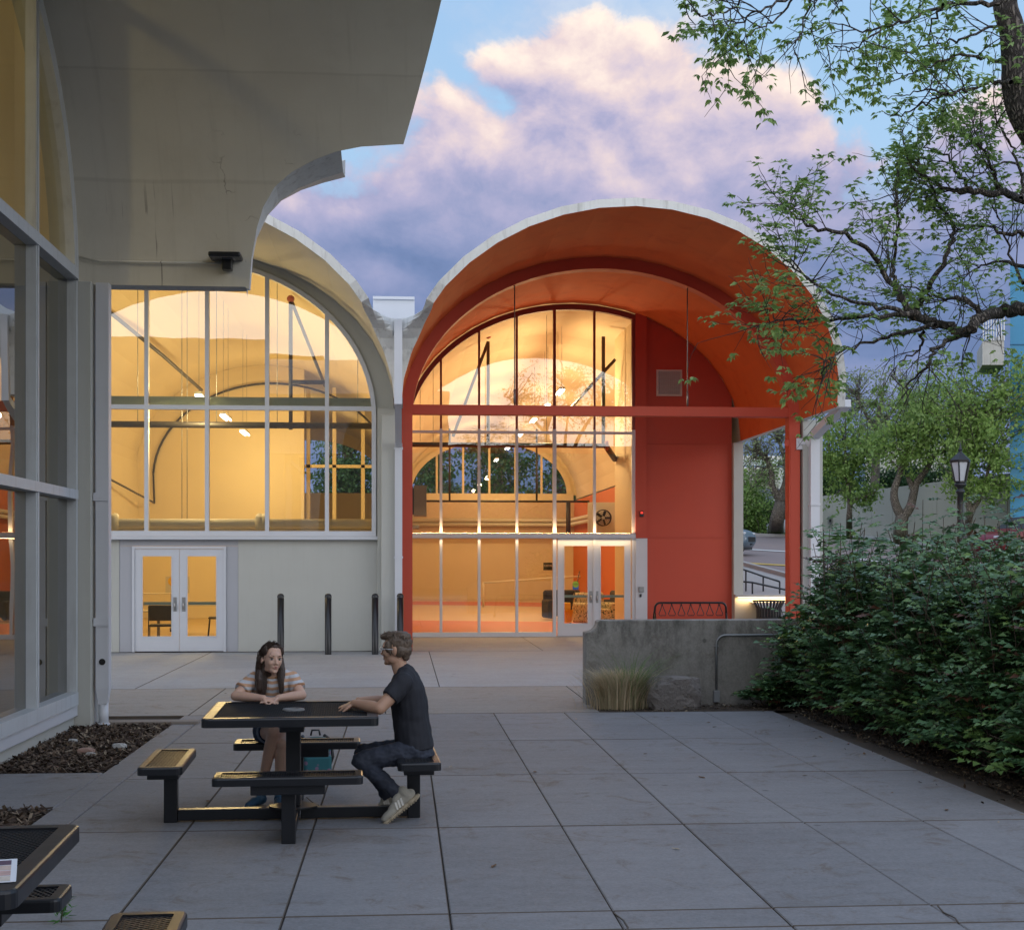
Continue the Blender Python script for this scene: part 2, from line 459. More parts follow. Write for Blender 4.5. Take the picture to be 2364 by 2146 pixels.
# ================================================================== vaulted shells
A_, B_, ZS = 4.17, 3.35, 4.8
TH = .15
TRIM = [(4.97, 2.0), (5.3, 2.03), (5.64, 2.1), (5.86, 2.18), (6.07, 2.32), (6.22, 2.52), (6.34, 2.78), (6.42, 3.02), (6.47, 3.3), (6.5, 3.74)]
def full_ov(z): return 3.15 + .35 * (z - 4.74)
def trim_ov(z):
    if z >= 6.5: return full_ov(z)
    for (z0, o0), (z1, o1) in zip(TRIM, TRIM[1:]):
        if z <= z1: return o0 + (o1 - o0) * max(0, (z - z0) / (z1 - z0))
    return full_ov(z)
def shell_angles(trim_r, trim_l, seg=20, low_l=4.97):
    base = [math.pi * i / seg for i in range(seg + 1)]
    zt = [z for z, _ in TRIM]
    ang = set(base)
    for z in zt + [6.501]:
        if (z - ZS) / B_ < 1:
            a = math.asin((z - ZS) / B_)
            if trim_r: ang.add(a)
            if trim_l: ang.add(math.pi - a)
    lo = math.asin((4.97 - ZS) / B_) if trim_r else 0
    hi = math.pi - math.asin((low_l - ZS) / B_) if trim_l else math.pi
    ang = sorted(a for a in list(ang) + [lo, hi] if lo - 1e-6 <= a <= hi + 1e-6)
    out = []
    for a in ang:
        if not out or a - out[-1] > 1e-4: out.append(a)
    return base, out
def chord(a, base, ax, bz):
    """point at angle a on the polygon through the base angles (board-marked shells are faceted)"""
    for a0, a1 in zip(base, base[1:]):
        if a0 - 1e-9 <= a <= a1 + 1e-9:
            t = (a - a0) / (a1 - a0)
            x = ax * (math.cos(a0) * (1 - t) + math.cos(a1) * t); z = bz * (math.sin(a0) * (1 - t) + math.sin(a1) * t)
            return x, ZS + z
    return ax * math.cos(a), ZS + bz * math.sin(a)
def vault_shell(name, parent, T, yb, split, trim_r, trim_l, mats, seg=20, low_l=4.97, smooth=False):
    """T maps local (x across, y inwards, z up) to the world; mats: outside soffit, inside soffit, lip and top"""
    base, ang = shell_angles(trim_r, trim_l, seg, low_l)
    inn = [chord(a, base, A_, B_) for a in ang]; out = [chord(a, base, A_ + TH, B_ + TH) for a in ang]
    ov = []
    for a, (x, z) in zip(ang, inn):
        tr = trim_r if a < math.pi / 2 else trim_l
        ov.append(trim_ov(z) if tr else 2.62 + .50 * (z - 4.74))       # the free street-side edge is cut back a little more
    m = MB()
    ys = np.linspace(0, 1, 7)
    m.grid([[T(x, -o + (split + o) * t, z) for t in ys] for (x, z), o in zip(inn, ov)], 0, smooth)
    m.grid([[T(x, split + (yb - split) * t, z) for t in np.linspace(0, 1, 8)] for x, z in inn], 1)
    m.grid([[T(x, -o + (yb + o) * t, z) for t in np.linspace(0, 1, 8)] for (x, z), o in zip(out, ov)], 2)
    m.grid([[T(xi, -o, zi), T(xo, -o, zo)] for (xi, zi), (xo, zo), o in zip(inn, out, ov)], 2)
    for k in (0, -1):
        m.grid([[T(inn[k][0], -ov[k], inn[k][1]), T(inn[k][0], yb, inn[k][1])], [T(out[k][0], -ov[k], out[k][1]), T(out[k][0], yb, out[k][1])]], 2)
    return m.build(name, mats, parent, recalc=False)
def valley(name, parent, T, x0, half, mat, yb=0.0, depth=3.0):
    """white concrete that fills the valley between two shells whose springs meet at x0, cut back below in a curve"""
    zs = sorted(set([z for z, _ in TRIM] + list(np.linspace(4.97, 6.5, 16))))
    m = MB()
    rows = []; bot = []
    for z in zs:
        e = min(A_, A_ * math.sqrt(max(0, 1 - ((z - ZS) / B_) ** 2))) - .004
        g_ = half - e                       # half width of the valley at this height
        row = []
        for s in np.linspace(-1, 1, 9):
            # the top edge is a U-shaped trough
            ztop = 6.5 - (1 - abs(s) ** 2.2) * .07
            zz = min(z, ztop)
            gg = half - (A_ * math.sqrt(max(0, 1 - ((zz - ZS) / B_) ** 2)) - .004)
            o = min(trim_ov(zz), 2.35 + 1.35 * abs(s) ** 1.8) - .02
            row.append(T(x0 + s * g_, -o, zz))
        rows.append(row)
    m.grid(rows, 0)
    # trough running back between the shells
    g_ = half - A_ * math.sqrt(1 - ((6.5 - ZS) / B_) ** 2)
    tr = []
    for s in np.linspace(-1, 1, 13):
        ztop = 6.5 - (1 - abs(s) ** 2.2) * .07
        tr.append([T(x0 + s * g_, -(min(trim_ov(6.499), 2.35 + 1.35 * abs(s) ** 1.8) - .02), ztop), T(x0 + s * g_, depth, ztop)])
    m.grid(tr, 0)
    # under side
    e = half - A_ * math.sqrt(1 - ((4.97 - ZS) / B_) ** 2) + .03
    m.add([T(x0 - e, -1.98, 4.97), T(x0 + e, -1.98, 4.97), T(x0 + e, 0, 4.97), T(x0 - e, 0, 4.97)], [(0, 1, 2, 3)], 1)
    return m.build(name, [mat, GREY_C], parent, recalc=False)
CXR, CXL, XV = 4.15, -4.31, -.08
HALF = 4.23
TR = lambda x, y, z: (CXR + x, YF + y, z)
TL = lambda x, y, z: (CXL + x, YF + y, z)

def arch_pts(cx, a, b, zs, x0, x1, n=28):
    """points along the top of an arch between two x positions"""
    out = []
    for i in range(n + 1):
        x = x0 + (x1 - x0) * i / n
        q = max(0, 1 - ((x - cx) / a) ** 2)
        out.append((x, zs + b * math.sqrt(q)))
    return out
def arch_by_angle(cx, a, b, zs, t0, t1, n=40):
    return [(cx + a * math.cos(t0 + (t1 - t0) * i / n), zs + b * math.sin(t0 + (t1 - t0) * i / n)) for i in range(n + 1)]
def arch_band(m, outer, inner, y0, y1, mi=0):
    """solid band between two equally long outlines in the x-z plane"""
    n = len(outer)
    P = [[(x, y, z) for x, z in ol] for ol, y in ((outer, y0), (inner, y0), (inner, y1), (outer, y1))]
    vs = [p for q in P for p in q]; fs = []
    for a, b in ((0, 1), (1, 2), (2, 3), (3, 0)):
        for i in range(n - 1): fs.append((a * n + i, a * n + i + 1, b * n + i + 1, b * n + i))
    fs += [(0, n, 2 * n, 3 * n), (n - 1, 2 * n - 1, 3 * n - 1, 4 * n - 1)]
    m.add(vs, fs, mi)

# ------------------------------------------------------------------ 1. the red hall
hall = thing('vaulted_hall', 'red barrel vaulted hall with deep open porch, glowing arched glass front and white roof edge', 'building', (CXR, YF, 0))
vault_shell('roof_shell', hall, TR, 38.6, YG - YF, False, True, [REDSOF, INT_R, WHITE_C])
# arched front frame: ring, two columns
m = MB()
o_ = arch_by_angle(CXR, A_ - .005, B_ - .005, ZS, 0, math.pi, 48); i_ = arch_by_angle(CXR, A_ - .235, B_ - .25, ZS, 0, math.pi, 48)
arch_band(m, o_, i_, 29.40, 29.72)
xl0, xl1 = CXR - A_ + .005, CXR - A_ + .235
xr0, xr1 = CXR + A_ - .235, CXR + A_ - .005
m.box(xl0, xl1 - .001, 29.40, 29.72, 0, ZS); m.box(xr0 + .001, xr1, 29.40, 29.72, 0, ZS)
m.build('arch_frame', RED, hall)
m = MB(); m.box(xl1 - .02, xr0 + .02, 29.43, 29.66, 4.86, 5.06); m.build('tie_beam', RED, hall, bevel=.006)
m = MB()
for u, vtop in ((1188, 650), (1587, 660)):
    p = at(u, vtop, 29.55); x = p.x
    zt = ZS + B_ * math.sqrt(1 - ((x - CXR) / A_) ** 2)
    m = MB(); m.tube([(x, 29.55, 5.0), (x, 29.55, zt + .02)], .013, 6); m.tube([(x, 29.55, 5.1), (x, 29.55, 5.4)], .024, 6)
    m.build('hanger_rod', GALV, hall)

XD1 = at(1466, 1000, YG).x          # right end of the glass
XP = at(1491, 1000, YG).x           # right side of the red pier
zt_ = at(1200, 1237, YG).z          # transom
zr_ = at(1200, 998, YG).z           # upper rail
mx = [at(u, 1200, YG).x for u in (1018, 1106, 1193, 1280, 1372)]
# glazing frame
fw = MB(); ga, gb = A_ - .10, B_ - .12
yw0, yw1 = YG - .06, YG + .08
def gz(x): return ZS + gb * math.sqrt(max(0, 1 - ((x - CXR) / ga) ** 2))
xg0 = CXR - ga
fwr = MB()     # red-painted upper bars
for i, x in enumerate(mx):
    wbar = .065 if i != 3 else .085
    fw.box(x - wbar / 2, x + wbar / 2, yw0, yw1, .001, ZS + .25)
    fwr.box(x - wbar * .38, x + wbar * .38, yw0, yw1, ZS + .25, gz(x) - .02)
fw.box(XD1 - .085, XD1 - .001, yw0, yw1, .001, ZS + .25); fwr.box(XD1 - .085, XD1 - .001, yw0, yw1, ZS + .25, gz(XD1) - .02)
fw.box(xg0, xg0 + .07, yw0, yw1, .001, ZS)
for z, h in ((zr_, .06), (zt_, .11), (.06, .11)):
    x1 = mx[3] if z == .06 else XD1
    fw.box(xg0 + .07, x1 - .0, yw0 + .004, yw1 - .004, z - h / 2, z + h / 2)
fw.box(xg0 + .07, XD1 + .02, yw0 - .05, yw0 + .003, zt_ - .05, zt_ + .055)
tm = math.acos((XD1 - CXR) / ga)
arch_band(fwr, arch_by_angle(CXR, ga + .06, gb + .08, ZS, tm, math.pi, 40), arch_by_angle(CXR, ga - .05, gb - .06, ZS, tm, math.pi, 40), yw0 - .003, yw1 + .003)
win = fw.build('window', ALU, hall)
fwr.build('window_arch_bar', mk('maroon_bar', (.22, .045, .035), .55, .06, 3), win)
pm = MB()
pl = [(xg0 + .03, .06), (XD1 - .02, .06)] + [(x, z) for x, z in arch_by_angle(CXR, ga - .01, gb - .01, ZS, tm, math.pi, 40)]
def pane_poly(pl, y): pm.add([(x, y, z) for x, z in pl], [tuple(range(len(pl)))])
# the panes, split at the transom so that the door leaf opening stays free below
top_pl = [(xg0 + .03, zt_), (XD1 - .02, zt_)] + pl[2:-1] + [(xg0 + .03, ZS)]
pane_poly(top_pl, YG + .012)
pane_poly([(xg0 + .03, .06), (mx[3] - .02, .06), (mx[3] - .02, zt_), (xg0 + .03, zt_)], YG + .012)
pm.build('pane', GLASS, win, recalc=False)
# LED strip on the transom and its light
lm = MB(); lm.box(xg0 + .1, XD1 - .1, yw0 - .03, yw0 - .008, zt_ + .04, zt_ + .05); lm.build('led_strip', LED, hall)
def area(name, loc, rot, sx_, sy_, power, col, spread=None, parent=None):
    d = bpy.data.lights.new(name, 'AREA'); d.shape = 'RECTANGLE'; d.size = sx_; d.size_y = sy_; d.energy = power; d.color = col
    if spread: d.spread = spread
    o = bpy.data.objects.new(name, d); C.objects.link(o); o.location = loc; o.rotation_euler = rot
    return o
WARM = (1.0, .67, .31)
def point(name, loc, power, col=WARM, r=.25):
    d = bpy.data.lights.new(name, 'POINT'); d.energy = power; d.color = col; d.shadow_soft_size = r
    o = bpy.data.objects.new(name, d); C.objects.link(o); o.location = loc
    return o
xm = (xg0 + XD1) / 2
area('transom_light_up', (xm, yw0 - .07, zt_ + .075), (R(180 - 8), 0, 0), XD1 - xg0 - .2, .03, 38, (1, .60, .26))
area('transom_light_down', (xm, yw0 - .07, zt_ - .075), (R(-8), 0, 0), XD1 - xg0 - .2, .03, 16, (1, .66, .32))

# double door
def door_leaf(parent, x0, x1, z0, z1, y, gx0, gx1, gz0, gz1, hx, mat=ALU, gl=DOORGLASS, flip=1, thick=.05):
    m = MB()
    m.box(x0, gx0, y, y + thick, z0, z1); m.box(gx1, x1, y, y + thick, z0, z1)
    m.box(gx0, gx1, y, y + thick, z0, gz0); m.box(gx0, gx1, y, y + thick, gz1, z1)
    leaf = m.build('door', mat, parent)
    b = MB()
    for a in ((gx0 - .012, gx0 + .008, gz0 - .012, gz1 + .012), (gx1 - .008, gx1 + .012, gz0 - .012, gz1 + .012)):
        b.box(a[0], a[1], y - .008, y + .004, a[2], a[3])
    b.box(gx0 - .012, gx1 + .012, y - .0075, y + .0035, gz0 - .012, gz0 + .008); b.box(gx0 - .012, gx1 + .012, y - .0075, y + .0035, gz1 - .008, gz1 + .012)
    b.build('glazing_bead', mat, leaf)
    p = MB(); p.add([(gx0, y + .025, gz0), (gx1, y + .025, gz0), (gx1, y + .025, gz1), (gx0, y + .025, gz1)], [(0, 1, 2, 3)]); p.build('pane', gl, leaf, recalc=False)
    hz = z0 + .97
    h = MB(); h.box(hx - .035, hx + .035, y - .012, y, hz - .16, hz + .13); h.build('handle_plate', GALV, leaf, bevel=.01)
    h = MB(); h.tube([(hx, y - .012, hz - .10), (hx, y - .05, hz - .09), (hx, y - .055, hz), (hx, y - .012, hz + .01)], .013, 8); h.build('handle', STEEL, leaf)
    h = MB(); h.box(gx0 + .01, gx1 - .01, y + .06, y + .10, hz - .03, hz + .03); h.build('push_bar', GREEN_B, leaf)
    return leaf
def xg(u): return at(u, 1300, YG).x
dz0, dz1 = .012, zt_ - .055
door_leaf(hall, xg(1301 - 14), xg(1371) - .004, dz0, dz1, YG - .03, xg(1301.7), xg(1356.6), at(0, 1443, YG).z, at(0, 1258, YG).z, xg(1364))
door_leaf(hall, xg(1371) + .004, xg(1456), dz0, dz1, YG - .03, xg(1386), xg(1441.5), at(0, 1443, YG).z, at(0, 1258, YG).z, xg(1378))
# white jamb panel, red pier and red wall
m = MB(); m.box(XD1, XP + .02, YG - .10, YG + .1, 0, zt_ - .05); m.build('jamb_panel', ALU, hall)
m = MB(); m.box(XD1, XP, YG - .12, YG + .1, zt_ - .048, gz(XP) + .2); m.build('pier', RED, hall)
XRW = CXR + A_ - .22
m = MB()
zz_ = [0, at(0, 1239, YG).z, at(0, 1015, YG).z]
xs_w = np.linspace(XP, XRW, 20)
m.box(XP + .021, XRW, YG, YG + .2, 0, zz_[1] - .006); m.box(XP + .021, XRW, YG, YG + .2, zz_[1] + .006, zz_[2] - .006)
ol = [(XP + .002, zz_[2] + .006)] + [(XRW, zz_[2] + .006)] + [(x, ZS + (B_ - .01) * math.sqrt(max(0, 1 - ((x - CXR) / (A_ - .01)) ** 2))) for x in xs_w[::-1]]
m.prism([(x, YG, z) for x, z in ol], (0, .2, 0))
m.box(XP + .021, XRW, YG + .014, YG + .2, zz_[1] - .006, zz_[1] + .006); m.box(XP + .021, XRW, YG + .014, YG + .2, zz_[2] - .006, zz_[2] + .006)
wall = m.build('porch_wall', RED, hall)
# louvred vent
v0, v1 = at(1515, 914, YG), at(1574, 854, YG)
m = MB()
for a in ((v0.x, v1.x, v0.z, v0.z + .04), (v0.x, v1.x, v1.z - .04, v1.z), (v0.x, v0.x + .04, v0.z + .04, v1.z - .04), (v1.x - .04, v1.x, v0.z + .04, v1.z - .04)):
    m.box(a[0], a[1], YG - .04, YG - .002, a[2], a[3])
vent = m.build('vent', mk('vent_frame', (.60, .55, .47), .5), hall)
m = MB()
n = 18
for k in range(n):
    z = v0.z + .05 + (v1.z - v0.z - .1) * k / (n - 1)
    m.bar((v0.x + .04, YG - .018, z), (v1.x - .04, YG - .018, z), .03, .008, 0, up=(0, .7, .7))
for k in range(1, 12):
    x = v0.x + (v1.x - v0.x) * k / 12; m.box(x - .004, x + .004, YG - .036, YG - .03, v0.z + .04, v1.z - .04)
m.build('louvre', mk('vent_slat', (.58, .54, .48), .5), vent)
# pale piers at the back and front corners of the porch, roof edge beams
m = MB(); m.box(XRW + .003, CXR + A_ + .02, YG - .2, YG + .1, 0, 4.74); m.build('corner_pier', CREAM, hall)
m = MB(); m.box(8.36, 8.78, 29.33, 29.8, 0, 4.80); m.build('front_pier', CREAM, hall, bevel=.01)
# gutter spout and downpipe at the street side
pe = Vector((8.53, 29.25, 4.3))
m = MB(); q = atd(1945, 925, 26.3)
m.bar((8.56, 29.2, 4.45), (8.58, 27.1, 4.90), .18, .15); m.box(8.47, 8.66, 29.14, 29.32, 0, 4.42)
m.box(8.46, 8.67, 29.12, 29.325, 3.0, 3.05)
m.build('downpipe', ALU, hall)
# interior: floor, walls, back wall with arched window
YB = 68.0
m = MB(); m.grid([[(.05, YG, .012), (8.2, YG, .012)], [(.05, YB, .012), (8.2, YB, .012)]])
m.build('interior_floor', FLOOR_T, hall)
m = MB()
def band(pts): m.add([(x, y, .018) for x, y in pts], [tuple(range(len(pts)))])
band([(.06, YG + .1), (5.7, YG + .1), (5.7, 42.3), (.06, 44.2)]); m.build('floor_band', FLOOR_O, hall, recalc=False); m = MB(); band([(.06, 60), (3.5, 58.5), (8.0, 55), (8.0, 60), (5, 63.5), (.06, 65)])
m.build('floor_band', FLOOR_O, hall)
m = MB(); m.box(-.04, .05, YG + .1, YB, 0, ZS + .3); m.build('interior_side_wall', INT_W, hall)
m = MB(); m.box(8.18, 8.3, YG + .25, YB, 0, ZS - .1); m.build('interior_street_wall', INT_OR, hall)
m = MB(); m.box(5.78, 8.1, YG + .25, 38.6, 0, 7.9); m.build('interior_lobby_wall', INT_W, hall)
zsill = 5.05
m = MB(); m.box(.05, 8.18, YB, YB + .2, 0, 3.0); m.build('interior_back_wall', INT_W, hall)
m = MB(); m.box(.05, 8.18, YB - .35, YB + .2, 3.0, zsill - .35); m.build('interior_back_ledge', INT_BOARD, hall)
m = MB(); m.box(.05, 8.18, YB - .05, YB + .2, zsill - .35, zsill)
tt = 0; ob = arch_by_angle(CXR, A_ + .1, B_ + .15, zsill - .1, 0, math.pi, 40); ib = arch_by_angle(CXR, 3.75, 2.5, zsill, 0, math.pi, 40)
arch_band(m, ob, ib, YB, YB + .2)
arch_band(m, arch_by_angle(CXR, 3.95, 2.7, zsill, 0, math.pi, 40), arch_by_angle(CXR, 3.70, 2.45, zsill, 0, math.pi, 40), YB - .06, YB - .004)
m.build('interior_window_wall', INT_W, hall)
m = MB()
for k in range(1, 6):
    x = CXR - 3.75 + 7.5 * k / 6; m.box(x - .05, x + .05, YB + .02, YB + .1, zsill, zsill + 2.5 * math.sqrt(1 - ((x - CXR) / 3.75) ** 2))
bw = m.build('window', INT_W, hall)
m = MB(); pl = arch_by_angle(CXR, 3.75, 2.5, zsill, 0, math.pi, 40); m.add([(x, YB + .06, z) for x, z in pl], [tuple(range(len(pl)))]); m.build('pane', mk_glass('far_glass', ior=1.25), bw, recalc=False)
# sprinkler mains and heating pipes, every run a part of its own
class Pipes:
    def __init__(s, name, mat, parent): s.a = (name, mat, parent)
    def tube(s, *a, **k): return MB().tube(*a, **k).build(*s.a)
    def ball(s, *a, **k): return MB().ball(*a, **k).build(*s.a)
m = Pipes('sprinkler_main', BLACKP, hall)
z = at(0, 1020, 37.0).z
m.tube([(.08, 37, z), (at(1398, 0, 37.0).x, 37, z)], .065, 10)
for u in (1038, 1239): x = at(u, 0, 60).x; m.tube([(x, 60, 4.35), (x, 60, 7.4)], .042, 8)
m.tube([(.1, 60, 4.35), (7.9, 60, 4.35)], .045, 8); m.tube([(7.0, 60, 4.35), (7.0, 60, 2.9)], .1, 8)
m.tube([(5.3, 37.0, z), (5.75, 38.4, z - .25)], .08, 8)
for u, v0_, v1_ in ((1127, 775, 1000),): x = at(u, 0, 38).x; m.tube([(x, 38, z), (x, 38, at(0, 775, 38).z)], .045, 8); m.tube([(x - .9, 39, at(0, 1000, 39).z), (x, 38, at(0, 775, 38).z)], .042, 8)
x = at(1393, 0, 37.3).x; m.tube([(x, 37.3, z), (x, 37.3, at(0, 760, 37.3).z)], .05, 8)
a0 = at(1300, 960, 38.5); a1 = at(1420, 830, 37.2); m.tube([a0, a1], .045, 8)

m = Pipes('pipe_fitting', REDP, hall); m.tube([(5.28, 37.0, z), (5.36, 37.0, z)], .13, 10); m.tube([(.1, 60, 4.35), (.22, 60, 4.35)], .1, 8)
p = at(1127, 775, 38); m.ball(p, .085)
m = Pipes('heating_pipe', PIPE_W, hall)
for zz in (3.55, 3.75): m.tube([(.1, YB - .5, zz), (7.9, YB - .5, zz), (7.95, YB - 8, zz), (7.95, 50, zz)], .09, 8)
m.tube([(.2, YB - .1, 4.6), (8.1, YB - .1, 4.6)], .04, 6)

m = Pipes('pipe_hanger', GALV, hall)
for u, y in ((970, 36), (1000, 36.5), (1262, 36), (1455, 37)):
    x = at(u, 0, y).x
    if x > .2: m.tube([(x, y, z), (x, y, ZS + (B_ - .05) * math.sqrt(max(0, 1 - ((x - CXR) / A_) ** 2)))], .008, 4)

# pendant tube lights
def pendant(x, y, z, L, top, label, group):
    t = thing('pendant_light', label, 'pendant light', (x, y, z), group=group)
    m = MB(); m.box(x - .07, x + .07, y - L / 2, y + L / 2, z, z + .05); m.build('housing', mk_or('fixture_white', (.75, .75, .72)), t)
    for dx in (-.05, .05):
        m = MB(); m.tube([(x + dx, y - L / 2 + .03, z - .03), (x + dx, y + L / 2 - .03, z - .03)], .022, 8); m.build('tube', TUBE, t)
    for yy in (y - L / 2 + .15, y + L / 2 - .15):
        m = MB(); m.tube([(x, yy, z + .05), (x, yy, top)], .006, 4); m.build('cable', GALV, t)
    return t
def mk_or(name, col):
    return MATS.get(name) or mk(name, col)
HL = ['pendant tube light nearest the glass in the red hall, in its fourth bay', 'second pendant tube light from the glass in the red hall', 'third pendant tube light from the glass in the red hall', 'small fourth pendant tube light in front of the far arched window', 'small fifth pendant tube light in front of the far arched window', 'smallest pendant tube light deepest in the red hall']
for k, y in enumerate((38.4, 42.0, 46.2, 51.5, 57.5, 64.5)):
    pendant(4.25, y, 6.42, 1.25, 8.1, HL[k], 'tube lights hung along the red hall')
    point('hall_lamp', (4.25, y, 6.0), 205, WARM, .12)

# ------------------------------------------------------------------ 2. the cream hall beside it
crm = thing('vaulted_classroom', 'cream barrel vaulted hall with large arched window above a pale wall with double door', 'building', (CXL, YF, 0))
vault_shell('roof_shell', crm, TL, 38.6, .02, True, True, [CREAM, INT_W, WHITE_C])
valley('roof_valley', crm, lambda x, y, z: (XV + x, YF + y, z), 0, HALF, WHITE_C)
m = MB()      # metal flashing that closes the valley behind
p0, p1 = at(861, 691, 31.0), at(957, 691, 31.0)
m.box(p0.x, p1.x, 31.0, 31.1, 5.9, p0.z); m.box(p0.x, p1.x, 30.94, 31.14, p0.z, p0.z + .06); m.build('valley_flashing', ALU, crm)
# shared pier with downpipe
m = MB(); m.box(-.50, -.022, 29.30, 29.75, 0, 4.97); m.box(-.42, -.10, 29.05, 29.30, 0, 4.80); m.build('pier', CREAM, crm, bevel=.012)
m = MB(); m.box(-.145, .005, 27.00, 27.13, 4.80, 6.40); m.bar((-.07, 27.07, 4.85), (-.07, 28.95, 4.18), .13, .13); m.box(-.145, .005, 28.90, 29.045, .0, 4.22)
m.box(-.16, .02, 28.89, 29.05, 4.10, 4.14); m.box(-.16, .02, 28.89, 29.05, 1.9, 1.94)
m.build('downpipe', ALU, crm)
# infill between shell and arched window
gA, gB = 3.78, 3.20
XE = CXL + gA
m = MB()
arch_band(m, arch_by_angle(CXL, A_ + .02, B_ + .02, ZS, 0, math.pi, 48), arch_by_angle(CXL, gA, gB, ZS, 0, math.pi, 48), YF, YF + .25)
zsl = at(0, 1236, YF).z
m.box(XE + .001, -.15, YF, YF + .25, 0, ZS)
dx0, dx1 = at(275, 0, YF).x, at(550, 0, YF).x
ZP1 = at(0, 1240, YF).z; ZP0 = at(0, 1260, YF).z
fx0, fx1 = at(305, 0, YF).x, at(522, 0, YF).x
xlf = CXL - gA
m.box(xlf, dx0, YF, YF + .25, 0, zsl - .03); m.box(dx1, XE, YF, YF + .25, 0, zsl - .03)
m.box(xlf - .4, xlf, YF, YF + .25, 0, ZS)
m.build('front_wall', CREAM, crm)
m = MB(); m.box(dx0 + .004, fx0, YF + .01, YF + .2, 0, ZP0); m.box(fx1, dx1 - .004, YF + .01, YF + .2, 0, ZP0); m.box(dx0 + .004, dx1 - .004, YF + .012, YF + .2, ZP0 + .004, zsl - .03)
m.build('door_surround', ALU_G, crm)
# door frame and leaves
m = MB(); m.box(fx0 + .002, fx0 + .05, YF - .02, YF + .12, 0, ZP0 - .002); m.box(fx1 - .05, fx1 - .002, YF - .02, YF + .12, 0, ZP0 - .002); m.box(fx0 + .05, fx1 - .05, YF - .02, YF + .12, ZP0 - .05, ZP0 - .002)
m.build('door_frame', ALU, crm)
def xf(u): return at(u, 1300, YF).x
door_leaf(crm, fx0 + .053, xf(413.8) - .004, .012, ZP0 - .053, YF + .005, xf(328.5), xf(396.5), at(0, 1470.5, YF).z, at(0, 1282.7, YF).z, xf(404))
door_leaf(crm, xf(413.8) + .004, fx1 - .053, .012, ZP0 - .053, YF + .005, xf(432), xf(499.8), at(0, 1470.5, YF).z, at(0, 1282.7, YF).z, xf(424))
# arched window
m = MB()
def gz2(x): return ZS + gB * math.sqrt(max(0, 1 - ((x - CXL) / gA) ** 2))
zr2 = at(0, 937, YF).z
muls = [at(u, 0, YF).x for u in (339, 478.6, 617, 755)]
muls = [muls[0] - 1.24] + muls
for x in muls: m.box(x - .04, x + .04, YF - .07, YF + .07, zsl, gz2(x) - .01)
arch_band(m, arch_by_angle(CXL, gA, gB, ZS, 0, math.pi, 48), arch_by_angle(CXL, gA - .09, gB - .09, ZS, 0, math.pi, 48), YF - .075, YF + .075)
m.box(XE - .09, XE - .001, YF - .075, YF + .075, zsl, ZS); m.box(xlf + .001, xlf + .09, YF - .075, YF + .075, zsl, ZS)
m.box(xlf + .09, XE - .09, YF - .066, YF + .066, zr2 - .045, zr2 + .045)
m.box(xlf + .09, XE - .09, YF - .066, YF + .066, zsl, zsl + .10); m.box(xlf, XE + .08, YF - .14, YF + .06, zsl - .075, zsl - .004)
win = m.build('window', ALU, crm)
m = MB()
pl = [(xlf + .03, zsl), (XE - .03, zsl)] + arch_by_angle(CXL, gA - .03, gB - .03, ZS, 0, math.pi, 48)
m.add([(x, YF + .005, z) for x, z in pl], [tuple(range(len(pl)))]); m.build('pane', GLASS, win, recalc=False)
m = MB(); z0 = at(0, 932, YF + .3).z; z1 = at(0, 912, YF + .3).z
m.box(xlf, XE, YF + .26, YF + .4, z0, z1); m.box(xlf, XE, YF + .255, YF + .26, (z0 + z1) / 2 - .006, (z0 + z1) / 2 + .006); m.build('wind_beam', GREEN_B, crm)
# interior
YBL = 46.5
m = MB(); m.grid([[(-8.4, YF + .2, .012), (-.2, YF + .2, .012)], [(-8.4, YB, .012), (-.2, YB, .012)]]); m.build('interior_floor', FLOOR_T, crm)
m = MB(); m.box(-8.6, -8.42, YF + .25, YB, 0, ZS + .2); m.build('interior_west_wall', INT_W, crm)
m = MB(); m.box(-.2, -.06, YF + .25, YB, 0, ZS + .2); m.build('interior_east_wall', INT_W, crm)
m = MB()
xo = at(702, 0, YBL).x
pl = [(x, z) for x, z in arch_by_angle(CXL, A_ - .01, B_ - .01, ZS, math.acos((xo - CXL) / A_), math.pi, 40)]
pl = [(xo, 0)] + pl + [(-8.42, ZS), (-8.42, 0)]
m.prism([(x, YBL, z) for x, z in pl], (0, .3, 0)); m.build('interior_back_wall', INT_W, crm)
m = MB()     # glazed screen beyond the opening
for u in (712, 772, 838): x = at(u, 0, YBL + .6).x; m.box(x - .06, x + .06, YBL + .5, YBL + .65, 2.4, 7.5)
m.box(xo, -.2, YBL + .5, YBL + .65, at(0, 1072, 47).z - .05, at(0, 1072, 47).z + .05); m.box(xo, -.2, YBL + .3, YBL + .75, 0, 2.4)
m.build('interior_screen', INT_W, crm)
m = MB(); m.box(-8.4, -.2, YB, YB + .2, 0, zsill)
arch_band(m, arch_by_angle(CXL, A_ + .1, B_ + .15, zsill - .1, 0, math.pi, 40), arch_by_angle(CXL, 3.75, 2.5, zsill, 0, math.pi, 40), YB, YB + .2)
m.build('interior_end_wall', INT_W, crm)
m = Pipes('sprinkler_main', BLACKP, crm)
zp = at(0, 977, 31.0).z
m.tube([(-8.3, 31, zp), (-.35, 31, zp)], .07, 10)
p = at(671, 690, 32.0); m.tube([(p.x, 32, zp), (p.x, 32, p.z)], .045, 8); q = at(750, 890, 36); m.tube([p, q], .042, 8)
q2 = at(755, 885, 32.5); m.tube([(p.x, 32.3, q2.z), (q2.x, 32.3, q2.z)], .05, 8)
m.tube([at(250, 718, 32.5), at(375, 820, 36.0), at(465, 900, 41)], .045, 8)

